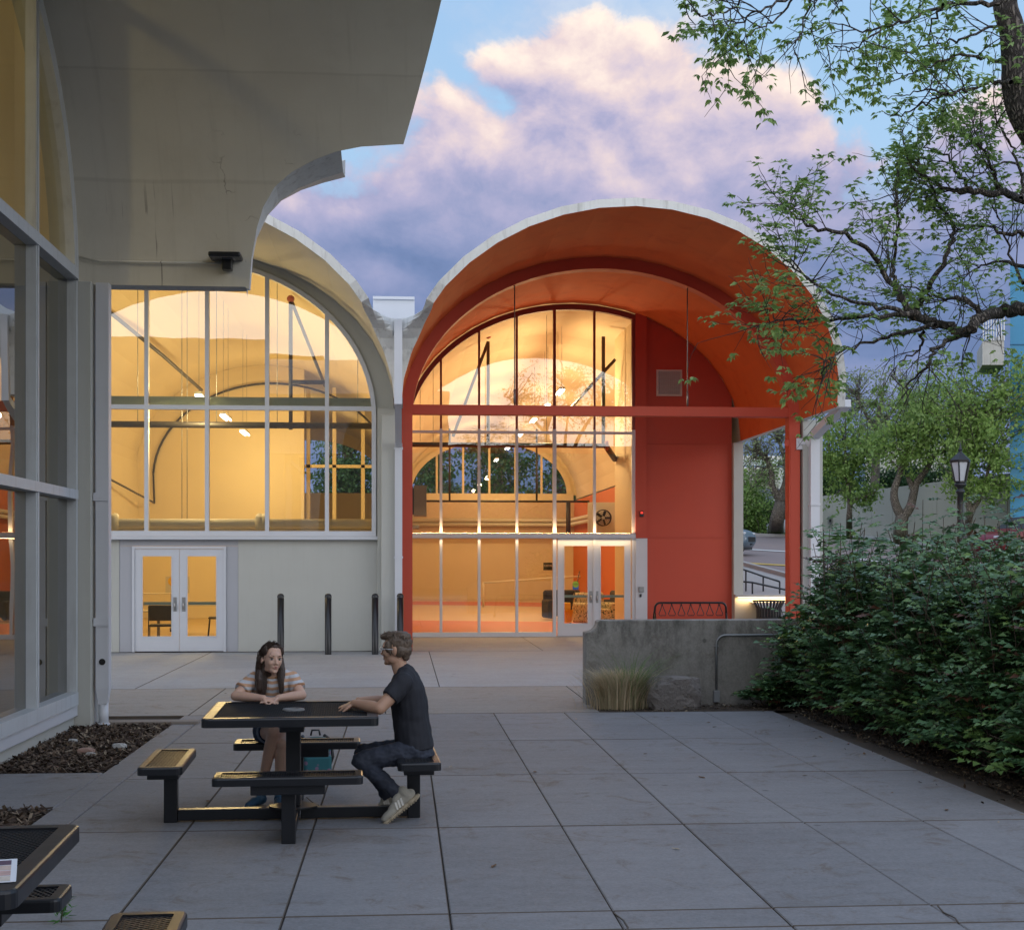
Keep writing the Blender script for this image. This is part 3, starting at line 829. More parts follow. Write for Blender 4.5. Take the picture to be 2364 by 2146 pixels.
m = Pipes('pipe_fitting', REDP, crm); m.ball(p, .085); m.tube([(-.45, 31, zp), (-.35, 31, zp)], .12, 8)
m = Pipes('heating_pipe', PIPE_W, crm)
zp2 = at(0, 1207, 30.3).z
m.tube([(-8.3, 30.3, zp2), (-.4, 30.3, zp2)], .10, 10); m.tube([(-8.3, 30.4, zp2 - .13), (-.4, 30.4, zp2 - .13)], .04, 8)
for u in (248, 264, 598, 610): x = at(u, 0, 30.2).x; m.tube([(x, 30.2, zp2 - .2), (x, 30.2, zp2 + .1), (x, 30.3, zp2 + .14)], .085, 8)

m = Pipes('pipe_hanger', GALV, crm)
for u, y in ((318, 31), (420, 31), (432, 31.3), (500, 31), (640, 31), (826, 31)):
    x = at(u, 0, y).x; m.tube([(x, y, zp if u not in (420, 432) else zp2), (x, y, ZS + (B_ - .05) * math.sqrt(max(0, 1 - ((x - CXL) / A_) ** 2)))], .009, 4)

m = Pipes('conduit', BLACKP, crm)
arc = arch_by_angle(CXL + .2, A_ - .35, B_ - .3, ZS - .3, .35, math.pi - .05, 30)
m.tube([(x, YBL - .06, z) for x, z in arc], .035, 6); x9, z9 = arc[-1]; m.tube([(x9, YBL - .06, z9), (x9 + .03, YBL - .06, 3.7), (-8.38, 38, 4.4)], .03, 6)

CLB = ['pendant tube light close behind the arched cream hall window', 'pendant tube light in the middle of the cream hall', 'pendant tube light deep in the cream hall, below its neighbour']
for k, y in enumerate((30.9, 35.0, 39.2)):
    pendant(-4.25, y, 5.33, 1.25, 8.05, CLB[k], 'tube lights hung along the cream hall')
    point('classroom_lamp', (-4.25, y - .55, 5.1), 175, (1.0, .72, .30), .12)
point('classroom_lamp', (-4.25, 44, 5.0), 150, (1.0, .72, .30), .12)
point('classroom_lamp', (-4.25, 56, 6.0), 150, (1.0, .70, .30), .12)

# ------------------------------------------------------------------ 3. the near wing on the left
XWG = -3.65
CYW = 12.43
def weather_soffit():
    m = SOFFIT; t = NT.__new__(NT); t.t = m.node_tree
    p = [n for n in t.t.nodes if n.type == 'BSDF_PRINCIPLED'][0]; base = p.inputs['Base Color'].links[0].from_socket
    co = t.n('TexCoord').outputs['Object']; x, y, z = t.n('SeparateXYZ', i0=co).outputs
    wob = t.m('MULTIPLY', t.m('SUBTRACT', t.n('TexNoise', Vector=co, Scale=2.0, Detail=3.0).outputs['Fac'], .5), .03)
    yy = t.m('ADD', y, wob)
    for y0 in (1.2, 3.05, 3.84):
        line = t.smooth(t.m('ABSOLUTE', t.m('SUBTRACT', yy, y0)), .016, .004)
        base = t.mix(t.m('MULTIPLY', line, .16), base, (.20, .18, .14, 1))
        base = t.mix(t.m('MULTIPLY', t.smooth(yy, y0, y0 + .01), .05), base, (.24, .22, .18, 1))
    mp = t.n('Mapping', i0=co, i3=(9, .55, .55)); s1 = t.n('TexNoise', Vector=mp.outputs[0], Scale=1.0, Detail=6.0, Roughness=.65).outputs['Fac']
    base = t.mix(t.m('MULTIPLY', t.smooth(s1, .52, .74), .14), base, (.27, .25, .20, 1))
    mp = t.n('Mapping', i0=co, i3=(26, .9, .9)); s2 = t.n('TexNoise', Vector=mp.outputs[0], Scale=1.0, Detail=2.0).outputs['Fac']
    drip = t.m('MULTIPLY', t.smooth(s2, .70, .74), t.m('MULTIPLY', t.smooth(x, .2, .6), t.smooth(x, 1.6, 1.1)))
    base = t.mix(t.m('MULTIPLY', drip, t.m('MULTIPLY', t.smooth(z, 6.3, 5.6), .6)), base, (.10, .085, .06, 1))
    wv = t.n('VectorMath', dict(operation='MULTIPLY_ADD'), i0=t.n('TexNoise', Vector=co, Scale=6.0, Detail=4.0).outputs['Color'], i1=(.25, .25, .25), i2=co)
    v = t.n('TexVoronoi', dict(feature='DISTANCE_TO_EDGE'), Vector=wv.outputs[0], Scale=2.4).outputs['Distance']
    cm = t.m('MULTIPLY', t.m('MULTIPLY', t.m('MULTIPLY', t.smooth(x, 1.45, 1.7), t.smooth(x, 2.9, 2.5)), t.smooth(y, 3.45, 3.7)), t.smooth(t.n('TexNoise', Vector=co, Scale=3.0, Detail=3.0).outputs['Fac'], .50, .60))
    base = t.mix(t.m('MULTIPLY', t.smooth(v, .022, .004), t.m('MULTIPLY', cm, .5)), base, (.09, .06, .03, 1))
    n6 = t.n('TexNoise', Vector=co, Scale=.7, Detail=6.0, Roughness=.6).outputs['Fac']
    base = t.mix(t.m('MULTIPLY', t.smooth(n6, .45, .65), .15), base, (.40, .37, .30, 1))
    t.t.links.new(base, p.inputs['Base Color'])
weather_soffit()
wing = thing('vaulted_wing', 'near cream wing with glass wall and overhanging vaulted canopy at the picnic tables', 'building', (XWG, CYW, 0))
TW = lambda x, y, z: (XWG - .1 - y, CYW + x, z)
SH = [SOFFIT, INT_W, WHITE_C]
vault_shell('canopy_shell', wing, TW, 9.0, .1, True, True, SH, 40, 5.45, True)
# the cut-back start of the next vault beyond, its lip curling up
m = MB()
zs_ = [4.97, 5.3, 5.64, 5.9, 6.1, 6.25, 6.36, 6.45]
def stub(zz, off): 
    e = A_ * math.sqrt(max(0, 1 - ((zz - ZS) / B_) ** 2))
    return CYW + HALF + (HALF - e)
inn = [(stub(z, 0), z) for z in zs_]
ov_ = [min(trim_ov(z), 3.1) - .03 for z in zs_]
def near(z): return CYW + A_ * math.sqrt(max(0, 1 - ((z - ZS) / B_) ** 2)) + .005
m.grid([[(XWG - .1 + o, near(z), z), (XWG - .1 + o, (near(z) + y) / 2, z - .10), (XWG - .1 + o, y, z)] for (y, z), o in zip(inn, ov_)], 0)
m.grid([[(XWG - .1 + o, y, z), (XWG - .1, y, z)] for (y, z), o in zip(inn, ov_)], 0)
m.grid([[(XWG - .1 + o, y + .05, z + .22), (XWG - 3, y + .05, z + .22)] for (y, z), o in zip(inn, ov_)], 0)
m.grid([[(XWG - .1 + o, y, z), (XWG - .1 + o, y + .05, z + .22)] for (y, z), o in zip(inn, ov_)], 1)
m.add([(XWG - .1, near(4.97) - .12, 4.97), (XWG - .1 + 1.97, near(4.97) - .12, 4.97), (XWG - .1 + 1.97, inn[0][0] + .05, 4.97), (XWG - .1, inn[0][0] + .05, 4.97)], [(0, 1, 2, 3)], 1)
m.build('canopy_tip', [WHITE_C, GREY_C], wing, recalc=False)
# glass wall
ga2, gb2 = 3.80, 3.08
YE = 16.2
gy0, gy1 = CYW - ga2, CYW + ga2
WFR = mk('wing_frame', (.52, .55, .58), .5, .12, 4, streak=.25, streak_col=(.20, .19, .17))
m = MB()
def gzw(y): return 4.95 + gb2 * math.sqrt(max(0, 1 - ((y - CYW) / ga2) ** 2))
zb0, zb1 = .26, .40
for y in (8.43, 9.93, 11.43, 12.93, 14.43):
    m.box(XWG - .05, XWG + .06, y - .04, y + .04, zb0, gzw(y) - .03)
    m.box(XWG + .06, XWG + .075, y - .02, y + .02, zb0, gzw(y) - .03)
m.box(XWG - .05, XWG + .06, YE - .08, YE, zb0, 4.98)
for z, h in ((.33, .14), (2.58, .10), (5.02, .12)):
    m.box(XWG - .045, XWG + .085, 8.3, YE - .08, z - h / 2, z + h / 2)
def arch_band_w(m, outer, inner, x0, x1):
    n = len(outer)
    P = [[(x, y, z) for y, z in ol] for ol, x in ((outer, x0), (inner, x0), (inner, x1), (outer, x1))]
    vs = [p for q in P for p in q]; fs = []
    for a, b in ((0, 1), (1, 2), (2, 3), (3, 0)):
        for i in range(n - 1): fs.append((a * n + i, a * n + i + 1, b * n + i + 1, b * n + i))
    m.add(vs, fs)
arch_band_w(m, arch_by_angle(CYW, ga2 + .02, gb2 + .02, 4.95, 0, math.pi, 48), arch_by_angle(CYW, ga2 - .16, gb2 - .16, 4.95, 0, math.pi, 48), XWG - .1, XWG + .06)
win = m.build('window', WFR, wing)
m = MB()
pl = [(gy0, .3), (gy1, .3)] + arch_by_angle(CYW, ga2 - .05, gb2 - .05, 5.0, 0, math.pi, 48)
m.add([(XWG - .04, y, z) for y, z in pl if z <= 5.0001], [tuple(range(len([1 for p in pl if p[1] <= 5.0001])))]) if False else None
m.add([(XWG - .04, gy0, .3), (XWG - .04, gy1, .3), (XWG - .04, gy1, 5.0), (XWG - .04, gy0, 5.0)], [(0, 1, 2, 3)])
m.build('pane', WINGGLASS, win, recalc=False)
m = MB(); up = arch_by_angle(CYW, ga2 - .05, gb2 - .05, 5.0, 0, math.pi, 48); m.add([(XWG - .04, y, z) for y, z in up], [tuple(range(len(up)))]); m.build('fanlight_pane', mk_glass('fanlight_glass', ior=1.3, tint=(.80, .80, .76)), win, recalc=False)
m = MB()
arch_band_w(m, arch_by_angle(CYW, A_ + .05, B_ + .05, ZS, 0, math.pi, 48), arch_by_angle(CYW, ga2 + .02, gb2 + .02, 4.95, 0, math.pi, 48), XWG - .25, XWG - .02)
m.box(XWG - .25, XWG - .02, YE + .001, 16.75, 0, 5.0); m.box(XWG - .25, XWG - .02, 7.9, 8.38, 0, 5.0)
m.box(XWG - .25, XWG + .02, -1, YE, -.05, .13); m.box(XWG - .25, XWG - .02, -6, 7.9, 0, 5)
m.build('wall', CREAM, wing)
m = MB(); m.box(XWG - .2, XWG + .06, 8.3, YE, .13, .255); m.build('sill', ALU, wing, bevel=.01)
# end pier with the box downpipe
m = MB(); m.box(XWG - .019, XWG + .20, YE + .02, YE + .55, 0, 4.96); m.build('end_pier', CREAM, wing, bevel=.01)
xp0 = XWG + .235
m = MB(); m.box(xp0, xp0 + .14, YE + .10, YE + .25, .42, 4.96)
m.add([(xp0, YE + .10, .42), (xp0 + .14, YE + .10, .42), (xp0 + .14, YE + .25, .42), (xp0, YE + .25, .42), (xp0 + .025, YE + .12, .24), (xp0 + .115, YE + .12, .24), (xp0 + .115, YE + .23, .24), (xp0 + .025, YE + .23, .24)], [(0, 1, 5, 4), (1, 2, 6, 5), (2, 3, 7, 6), (3, 0, 4, 7)])
m.tube([(xp0 + .07, YE + .175, .25), (xp0 + .07, YE + .175, -.03)], .055, 14); m.tube([(xp0 + .07, YE + .175, .03), (xp0 + .07, YE + .175, -.01)], .072, 14)
for z in (1.12, 2.52): m.box(xp0 - .025, xp0 + .143, YE + .085, YE + .1, z, z + .09)
dp = m.build('downpipe', ALU, wing)
m = MB(); m.tube([(xp0 + .07, YE + .094, .72), (xp0 + .07, YE + .101, .72)], .036, 18); m.build('hole_shade_disc', mk('hole_shade_dark', (.02, .02, .02), .9), dp)  # solid disc, its dark colour painted as the shade inside a hole
# room behind the glass
m = MB(); m.box(XWG - 7, XWG - 6.8, 6, 17, 0, 8.5); m.build('interior_back_wall', INT_W, wing)
m = MB(); m.box(XWG - 6.8, XWG - .26, 16.8, 17.0, 0, 8.3); m.build('interior_end_wall', INT_W, wing)
m = MB(); m.grid([[(XWG - 7, 6, .012), (XWG - .26, 6, .012)], [(XWG - 7, 17, .012), (XWG - .26, 17, .012)]]); m.build('interior_floor', mk('dark_carpet', (.05, .045, .04), .9), wing)
m = MB(); m.grid([[(XWG - 7, 4, 8.4), (XWG - .2, 4, 8.4)], [(XWG - 7, 17, 8.4), (XWG - .2, 17, 8.4)]])
point('wing_lamp', (XWG - 3.2, 12.4, 7.0), 85, (1.0, .80, .34), .12)
# conduit and dark floodlight under the canopy
m = MB(); p0 = atd(176, 592, 16.17); p1 = atd(232, 603, 16.20); p2 = atd(520, 608, 16.30)
m.tube([p0 + Vector((0, 0, 0)), p1, p2], .012, 6); m.build('conduit', SOFFIT, wing)
p = atd(521, 592, 16.2)
fl = thing('floodlight', 'flat dark floodlight fixed low under the overhanging canopy edge', 'floodlight', p)
m = MB(); m.cbox((p.x, p.y, p.z), (.36, .30, .055)); m.build('lamp_head', BLACK, fl, bevel=.018)
m = MB(); m.cbox((p.x + .01, p.y + .08, p.z - .085), (.11, .14, .11)); m.cbox((p.x + .01, p.y + .22, p.z - .05), (.09, .2, .06)); m.build('junction_box', BLACK, fl, bevel=.008)
m = MB(); m.cbox((p.x - .02, p.y - .02, p.z - .03), (.26, .22, .008)); m.build('lens', mk('lens_grey', (.10, .10, .11), .2), fl)
# low kerb of the end bed
# ================================================================== low wall, bed, bollards and other small things
# concrete wall at the bed, its left end cut with a concave quarter
CONC = mk_concrete('weathered_concrete', (.34, .32, .29), (.15, .125, .10), island=False)
def add_wall_stain(m):
    t = m.node_tree; p = [n for n in t.nodes if n.type == 'BSDF_PRINCIPLED'][0]
    T = NT.__new__(NT); T.t = t
    co = T.n('TexCoord').outputs['Object']
    mp = T.n('Mapping', i0=co, i3=(3.2, 3.2, 1.3)); n = T.n('TexNoise', Vector=mp.outputs[0], Scale=1.2, Detail=9.0, Roughness=.72).outputs['Fac']
    z = T.n('SeparateXYZ', i0=co).outputs[2]
    f = T.m('MULTIPLY', T.smooth(n, .44, .66), T.m('ADD', .25, T.m('MULTIPLY', T.smooth(z, .35, 1.05), .55)))
    old = p.inputs['Base Color'].links[0].from_socket
    c1 = T.mix(f, old, (.075, .07, .062, 1))
    n2 = T.n('TexNoise', Vector=co, Scale=7.0, Detail=6.0, Roughness=.8).outputs['Fac']
    c2 = T.mix(T.m('MULTIPLY', T.smooth(n2, .64, .72), T.smooth(z, .75, 1.05)), c1, (.36, .39, .40, 1))
    t.links.new(c2, p.inputs['Base Color'])
add_wall_stain(CONC)
x0w, x1w = ground(1357, 1630).x, 9.0
YLW = 18.25
m = MB()
nx = .14
pl = [(x0w, -.05)] + [(x0w, .925)] + [(x0w + .02 + nx * math.sin(a), .93 + .13 * (1 - math.cos(a))) for a in np.linspace(0, math.pi / 2, 8)] + [(x0w + nx + .045, 1.085), (x1w, 1.085), (x1w, -.05)]
m.prism([(x, YLW, z) for x, z in pl], (0, .32, 0))
lw = m.build('concrete_wall', CONC, bevel=.012)
tag(lw, 'low weathered concrete wall with dark stains and notched end behind the straw grass', 'wall')
# conduit with box on the wall
cdt = thing('electrical_conduit', 'grey conduit rising from a small box and bending along the low concrete wall', 'conduit', (ground(1653, 1630).x, YLW - .03, 0))
xc_ = at(1653, 1500, YLW).x; zt = at(0, 1472, YLW).z
m = MB()
pts = [(xc_, YLW - .025, .18)] + [(xc_, YLW - .025, zt - .12)] + [(xc_ + .12 * (1 - math.cos(a)), YLW - .025, zt - .12 + .12 * math.sin(a)) for a in np.linspace(.2, math.pi / 2, 7)] + [(8.0, YLW - .025, zt)]
m.tube(pts, .014, 8); m.build('pipe', GALV, cdt)
for z in (.75,):
    m = MB(); m.cbox((xc_, YLW - .02, z), (.05, .036, .018)); m.build('clamp', GALV, cdt)
m = MB(); m.cbox((xc_, YLW - .035, .10), (.075, .06, .15)); m.build('junction_box', mk('box_grey', (.25, .26, .27), .5), cdt, bevel=.006)
# boulder in the bed
def rock(name, c, r, seed, mat, label, cat, group=None, cut=.0):
    m = MB(); m.ball((0, 0, 0), 1, nu=28, nv=18)
    for i, p in enumerate(m.v):
        q = Vector(p); n = noise.noise(q * 1.3 + Vector((seed, 0, 0))) * .30 + noise.noise(q * 3.1 + Vector((0, seed, 0))) * .14 + noise.noise(q * 8 + Vector((0, seed, 3))) * .05
        q *= 1 + n
        q = Vector((max(-.86, min(.86, q.x)), max(-.8, min(.8, q.y)), max(-.8, min(.78, q.z))))
        m.v[i] = (c[0] + q.x * r[0], c[1] + q.y * r[1], c[2] + q.z * r[2])
    m.sm = [False] * len(m.f)
    return tag(m.build(name, mat), label, cat, group)
ROCKM = mk('boulder_stone', (.23, .205, .19), .85, .3, 3.5, .5, 14, grime=.45, streak_col=(.10, .085, .075))
pr = at(1552, 1640, 17.85)
rock('boulder', (pr.x, 17.85, .14), (.40, .26, .32), 4.2, ROCKM, 'rough brown boulder leaning on the low concrete wall beside the grass clump', 'boulder')

# bollards
BL = ['black bollard just right of the cream hall double door, behind the woman', 'black bollard standing alone before the middle of the blank cream wall', 'black bollard before the shared pier, beside the seated man\'s face', 'black bollard at the foot of the red column, behind the man\'s hair']
for (u, lab) in zip((648, 757.5, 866, 924), BL):
    p = ground(u, 1510 if u < 900 else 1508)
    t = thing('bollard', lab, 'bollard', (p.x, p.y, 0), group='black bollards along the forecourt')
    m = MB(); m.lathe([(.066, 0), (.066, 1.12), (.0, 1.12)], (p.x, p.y, 0), 20); m.build('post', BLACK, t)
    m = MB(); m.lathe([(.070, 1.125), (.070, 1.14), (.066, 1.165), (.05, 1.19), (.025, 1.202), (0, 1.205)], (p.x, p.y, 0), 20); m.build('cap', BLACK, t)

# bike rack against the red wall
def bike_rack(x0, x1, y, ztop, n, label):
    t = thing('bike_rack', label, 'bike rack', ((x0 + x1) / 2, y, 0), group='bike racks')
    r = .12; m = MB()
    pts = [(x0 - .06, y + .12, 0), (x0, y, ztop - r)] + [(x0 + r - r * math.cos(a), y, ztop - r + r * math.sin(a)) for a in np.linspace(.3, 1.57, 5)]
    pts += [(x1 - r + r * math.sin(a), y, ztop - r + r * math.cos(a)) for a in np.linspace(0, 1.27, 5)] + [(x1, y, ztop - r), (x1 + .06, y + .12, 0)]
    m.tube(pts, .027, 10); m.build('rail', BLACK, t)
    for k in range(n):
        x = x0 + (x1 - x0) * (k + .75) / (n + .5)
        m = MB(); w = .085
        m.tube([(x, y - .01, ztop - .02), (x - w * .4, y - .03, ztop - .14), (x - w, y - .05, ztop - .26), (x - w * .8, y - .052, ztop - .30), (x + w * .8, y - .052, ztop - .30), (x + w, y - .05, ztop - .26), (x + w * .4, y - .03, ztop - .14), (x, y - .01, ztop - .02)], .011, 6)
        m.build('hanger', BLACK, t)
    for xx in (x0, x1):
        m = MB(); m.tube([(xx, y, ztop - .25), (xx, y - .35, 0)], .022, 8); m.build('leg', BLACK, t)
    return t
a_, b_ = at(1512, 1391, 33.6), at(1676, 1391, 33.6)
bike_rack(a_.x, b_.x, 33.6, a_.z, 7, 'black bike rack with hanging triangular loops before the red porch wall')
m0 = ground(1352, 1560)
bike_rack(m0.x + .12, m0.x + 2.6, 22.9, .72, 7, 'second bike rack, only one slanted leg showing at the left end of the low wall')

# lit street-side wall with lamp under its cap
LW = thing('planter_wall', 'low pale wall glowing under its cap beside the red porch wall', 'wall', (10, 34.5, 0))
m = MB(); m.box(CXR + A_ - .21, 10.1, 34.42, 34.75, 0, .97); m.build('face', mk('pale_wall', (.52, .47, .40), .75, .1, 2, .02), LW)
m = MB(); m.box(CXR + A_ - .22, 10.12, 34.30, 34.80, .972, 1.03); m.build('cap', mk('cap_concrete', (.45, .44, .43), .7), LW, bevel=.008)
m = MB(); m.box(CXR + A_ - .15, 10.0, 34.335, 34.355, .955, .97); m.build('led_strip', LED, LW)
area('cap_light', (9.1, 34.345, .945), (R(15), 0, 0), 1.9, .03, 8, (1, .66, .28))
# trash can
p = Vector((at(1775, 0, 31.2).x, 31.2, 0))
t = thing('trash_can', 'dark slatted steel trash can with flared rim in the porch by the shrubs', 'trash can', (p.x, p.y, 0))
for k in range(26):
    a = 2 * math.pi * k / 26; c, s_ = math.cos(a), math.sin(a)
    m = MB(); m.bar((p.x + .27 * c, p.y + .27 * s_, .06), (p.x + .27 * c, p.y + .27 * s_, .80), .04, .01, up=(c, s_, 0)); m.bar((p.x + .27 * c, p.y + .27 * s_, .80), (p.x + .35 * c, p.y + .35 * s_, .96), .04, .01, up=(c, s_, 0)); m.build('slat', MAT_BROWN, t)
m = MB(); m.lathe([(.25, .05), (.25, .80), (.22, .80), (.22, .05)], (p.x, p.y, 0), 24); m.build('liner', BLACK, t)
for z, r in ((.15, .283), (.55, .283)):
    m = MB(); m.lathe([(r - .012, z), (r, z), (r, z + .04), (r - .012, z + .04)], (p.x, p.y, 0), 26); m.build('band', MAT_BROWN, t)
m = MB(); m.lathe([(.34, .95), (.365, .955), (.365, .97), (.34, .975)], (p.x, p.y, 0), 26); m.build('rim', MAT_BROWN, t)
# wall fittings
def fitting(name, label, cat, u, v, y, w, h, d, mat, lens=None):
    p = at(u, v, y); t = thing(name, label, cat, p)
    m = MB(); m.box(p.x - w / 2, p.x + w / 2, y - d, y, p.z - h / 2, p.z + h / 2); m.build('case', mat, t, bevel=.008)
    m = MB(); m.box(p.x - w * .3, p.x + w * .3, y - d - .004, y - d + .002, p.z + h * .05, p.z + h * .35); m.build('face_plate', lens or GALV, t)
    return t
fitting('card_reader', 'small dark card reader with red lamp on the red pier above the door', 'card reader', 1481, 1186, YG - .121, .10, .13, .05, BLACK, mk_emit('red_led', (1, .05, .03), 1.5))
t = fitting('intercom', 'small dark intercom box on the white jamb panel right of the glass doors', 'intercom', 1480, 1360, YG - .101, .13, .13, .05, GALV)
p = at(1479, 1373, YG - .12); m = MB(); m.box(p.x - .02, p.x + .02, YG - .13, YG - .101, p.z - .05, p.z + .03); m.build('reader', BLACK, t)
# security camera on the red column
p = at(1846, 1022, 29.36); t = thing('security_camera', 'white dome security camera on a bracket at the street-side red column', 'camera', p)
m = MB(); m.cbox((8.30, 29.38, p.z - .02), (.14, .03, .24)); m.cbox((8.40, 29.36, p.z), (.22, .07, .07)); m.cbox((8.47, 29.35, p.z + .09), (.16, .13, .04)); m.build('bracket', ALU, t, bevel=.006)
m = MB(); m.lathe([(.0, .02), (.10, .02), (.105, -.04), (.085, -.10), (.05, -.15), (0, -.165)], (8.50, 29.34, p.z + .07), 20); m.build('dome', mk('dome_white', (.66, .67, .70), .3), t)
m = MB(); m.cbox((8.03, 29.385, p.z - .0), (.09, .03, .13)); m.build('junction_box', RED, t, bevel=.004)
m = MB(); m.tube([(8.09, 29.385, 0.3), (8.09, 29.385, p.z - .05)], .016, 6); m.build('conduit', RED, t)

# ------------------------------------------------------------------ things inside the halls
def office_chair(x, y, rz, label):
    t = thing('stacking_chair', label, 'chair', (x, y, .012), rz, 'mesh-backed chairs in the cream hall')
    L = dict(local=True)
    m = MB(); m.box(-.24, .24, -.23, .23, .43, .48); m.build('seat', mk_or('chair_fabric', (.05, .045, .04)), t, bevel=.02, **L)
    m = MB()
    m.grid([[(-.23 + .02 * j, -.24 - .05 * j / 3 - .05 * (1 - (2 * i / 8 - 1) ** 2) * 0 + .03 * (2 * i / 8 - 1) ** 2, .58 + .33 * j / 3) if 0 else (-.235 + .47 * i / 8, -.25 + .03 * (2 * i / 8 - 1) ** 2 - .03 * j / 3, .56 + .33 * j / 3) for i in range(9)] for j in range(4)])
    m.build('backrest', mk_or('chair_mesh', (.035, .03, .026)), t, **L).modifiers.new('t', 'SOLIDIFY').thickness = .015
    for sx_ in (-1, 1):
        m = MB(); m.tube([(sx_ * .25, .24, 0), (sx_ * .25, .20, .45), (sx_ * .25, -.2, .45)], .012, 6); m.build('front_leg', BLACK, t, **L)
        m = MB(); m.tube([(sx_ * .25, -.30, 0), (sx_ * .25, -.2, .45), (sx_ * .245, -.25, .88)], .012, 6); m.build('rear_leg', BLACK, t, **L)
    return t
def flip_table(x, y, rz, label, w=1.5, h=.74):
    t = thing('folding_table', label, 'table', (x, y, .012), rz, 'castor tables in the cream hall')
    L = dict(local=True)
    m = MB(); m.box(-w / 2, w / 2, -.3, .3, h - .03, h); m.build('tabletop', mk_or('laminate', (.62, .54, .42)), t, bevel=.006, **L)
    for s in (-1, 1):
        m = MB(); m.box(s * (w / 2 - .2) - .03, s * (w / 2 - .2) + .03, -.02, .02, .08, h - .03); m.box(s * (w / 2 - .2) - .025, s * (w / 2 - .2) + .025, -.27, .27, .06, .10); m.build('leg', mk_or('table_metal', (.22, .20, .18)), t, **L)
        for q in (-1, 1):
            m = MB(); m.tube([(s * (w / 2 - .2) - .015, q * .25, .03), (s * (w / 2 - .2) + .015, q * .25, .03)], .03, 10); m.build('castor', BLACK, t, **L)
    return t
p = at(372, 1465, 31.2); office_chair(p.x, 31.2, R(6), 'mesh-backed chair seen through the left glass of the cream double door')
p = at(350, 1465, 32.2); flip_table(p.x - .4, 32.2, R(0), 'pale castor table behind the mesh-backed chair')
p = at(485, 1465, 35.6); office_chair(p.x + .25, 35.2, R(95), 'chair half hidden behind the right leaf of the cream double door')
p = at(462, 1440, 36.2); flip_table(p.x - .05, 36.4, R(0), 'narrow castor table by the far wall, seen through the right door leaf')
p = at(330, 1440, 37.8); flip_table(p.x, 37.8, R(0), 'higher dark-edged table deep in the cream hall', 1.9, 1.0)
# painted board leaning on the table
p = at(395, 1375, 36.0); t = thing('painted_board', 'small board painted with yellow and green shapes standing on a table', 'board', (p.x, 36.9, .76))
m = MB(); m.box(p.x - .3, p.x + .3, 37.0, 37.03, .76 + .27, 1.45); m.build('panel', mk('board_cream', (.6, .55, .45), .6), t)
for dx, dz, r, c in ((-.12, .28, .12, (.75, .42, .02)), (.12, .1, .08, (.05, .22, .10)), (.15, .30, .06, (.05, .05, .05)), (-.05, .05, .07, (.65, .12, .03))):
    m = MB(); m.lathe([(0, 0), (r, 0)], (0, 0, 0), 12); m.v = [(p.x + dx + a, 36.994, 1.05 + dz + b) for a, b, c_ in m.v]; m.build('painted_shape', mk('paint_%d' % int(r * 1000 + c[0] * 100), c, .6), t, recalc=False)
# red hall: armchair, dark sofa, mop bucket, heater, fan, signs
p = at(1383, 1400, 41.0)
def armchair(x, y, rz, w, mat, label, name='armchair'):
    t = thing(name, label, 'armchair' if name == 'armchair' else 'sofa', (x, y, .012), rz)
    L = dict(local=True)
    m = MB(); m.box(-w / 2 + .16, w / 2 - .16, -.42, .25, .12, .46); m.build('seat', mat, t, bevel=.06, seg=4, **L)
    m = MB(); m.box(-w / 2 + .05, w / 2 - .05, .22, .46, .12, .92); m.build('backrest', mat, t, bevel=.09, seg=4, **L)
    for s in (-1, 1):
        m = MB(); m.box(min(s * w / 2, s * (w / 2 - .2)), max(s * w / 2, s * (w / 2 - .2)), -.44, .42, .05, .64); m.build('armrest', mat, t, bevel=.08, seg=4, **L)
    return t
FLORAL = mk('floral_fabric', (.60, .53, .36), .9)
t_ = NT.__new__(NT); t_.t = FLORAL.node_tree
pz = [n for n in t_.t.nodes if n.type == 'BSDF_PRINCIPLED'][0]; old = pz.inputs['Base Color'].links[0].from_socket
nn = t_.n('TexNoise', Vector=t_.n('TexCoord').outputs['Object'], Scale=9.0, Detail=2.0, Distortion=2.5)
t_.t.links.new(t_.mix(t_.smooth(nn.outputs['Fac'], .54, .60), old, (.06, .09, .07, 1)), pz.inputs['Base Color'])
DKFAB = mk('dark_fabric', (.03, .032, .036), .9, .2, 6)
armchair(p.x - .15, 41.0, R(20), 1.05, FLORAL, 'floral patterned armchair behind the glass doors')
armchair(p.x + .55, 43.4, R(-90), 1.7, DKFAB, 'dark grey sofa behind the floral armchair', 'sofa')
armchair(p.x - .6, 44.5, R(10), 1.3, DKFAB, 'second dark sofa, further back and left of the floral armchair', 'sofa')
p = at(1307, 1410, 40.5); t = thing('mop_bucket', 'yellow mop bucket with tall mop just inside the left glass door', 'mop bucket', (p.x, 40.5, .012))
YEL = mk('yellow_plastic', (.75, .45, .02), .4)
m = MB(); m.lathe([(.16, .1), (.21, .45), (.23, .46), (.20, .44), (.15, .12), (0, .12)], (p.x, 40.5, 0), 4); m.build('bucket', YEL, t, bevel=.02)
m = MB(); m.box(p.x - .1, p.x + .12, 40.4, 40.6, .46, .66); m.build('wringer', YEL, t, bevel=.02)
m = MB(); m.tube([(p.x + .1, 40.5, .3), (p.x + .45, 41.0, 1.55)], .015, 6); m.build('mop_handle', MAT_BROWN, t)
for q in (-1, 1):
    m = MB(); m.tube([(p.x + q * .12, 40.44, .05), (p.x + q * .12, 40.47, .05)], .045, 10); m.build('castor', BLACK, t)
p = at(957, 1160, 36.2); t = thing('unit_heater', 'grey unit heater hanging high inside the glass beside the red column', 'heater', p)
m = MB(); m.box(p.x - .02, p.x + .30, 35.9, 36.5, p.z - .35, p.z + .42); m.build('case', mk('heater_grey', (.36, .33, .28), .5), t, bevel=.01)
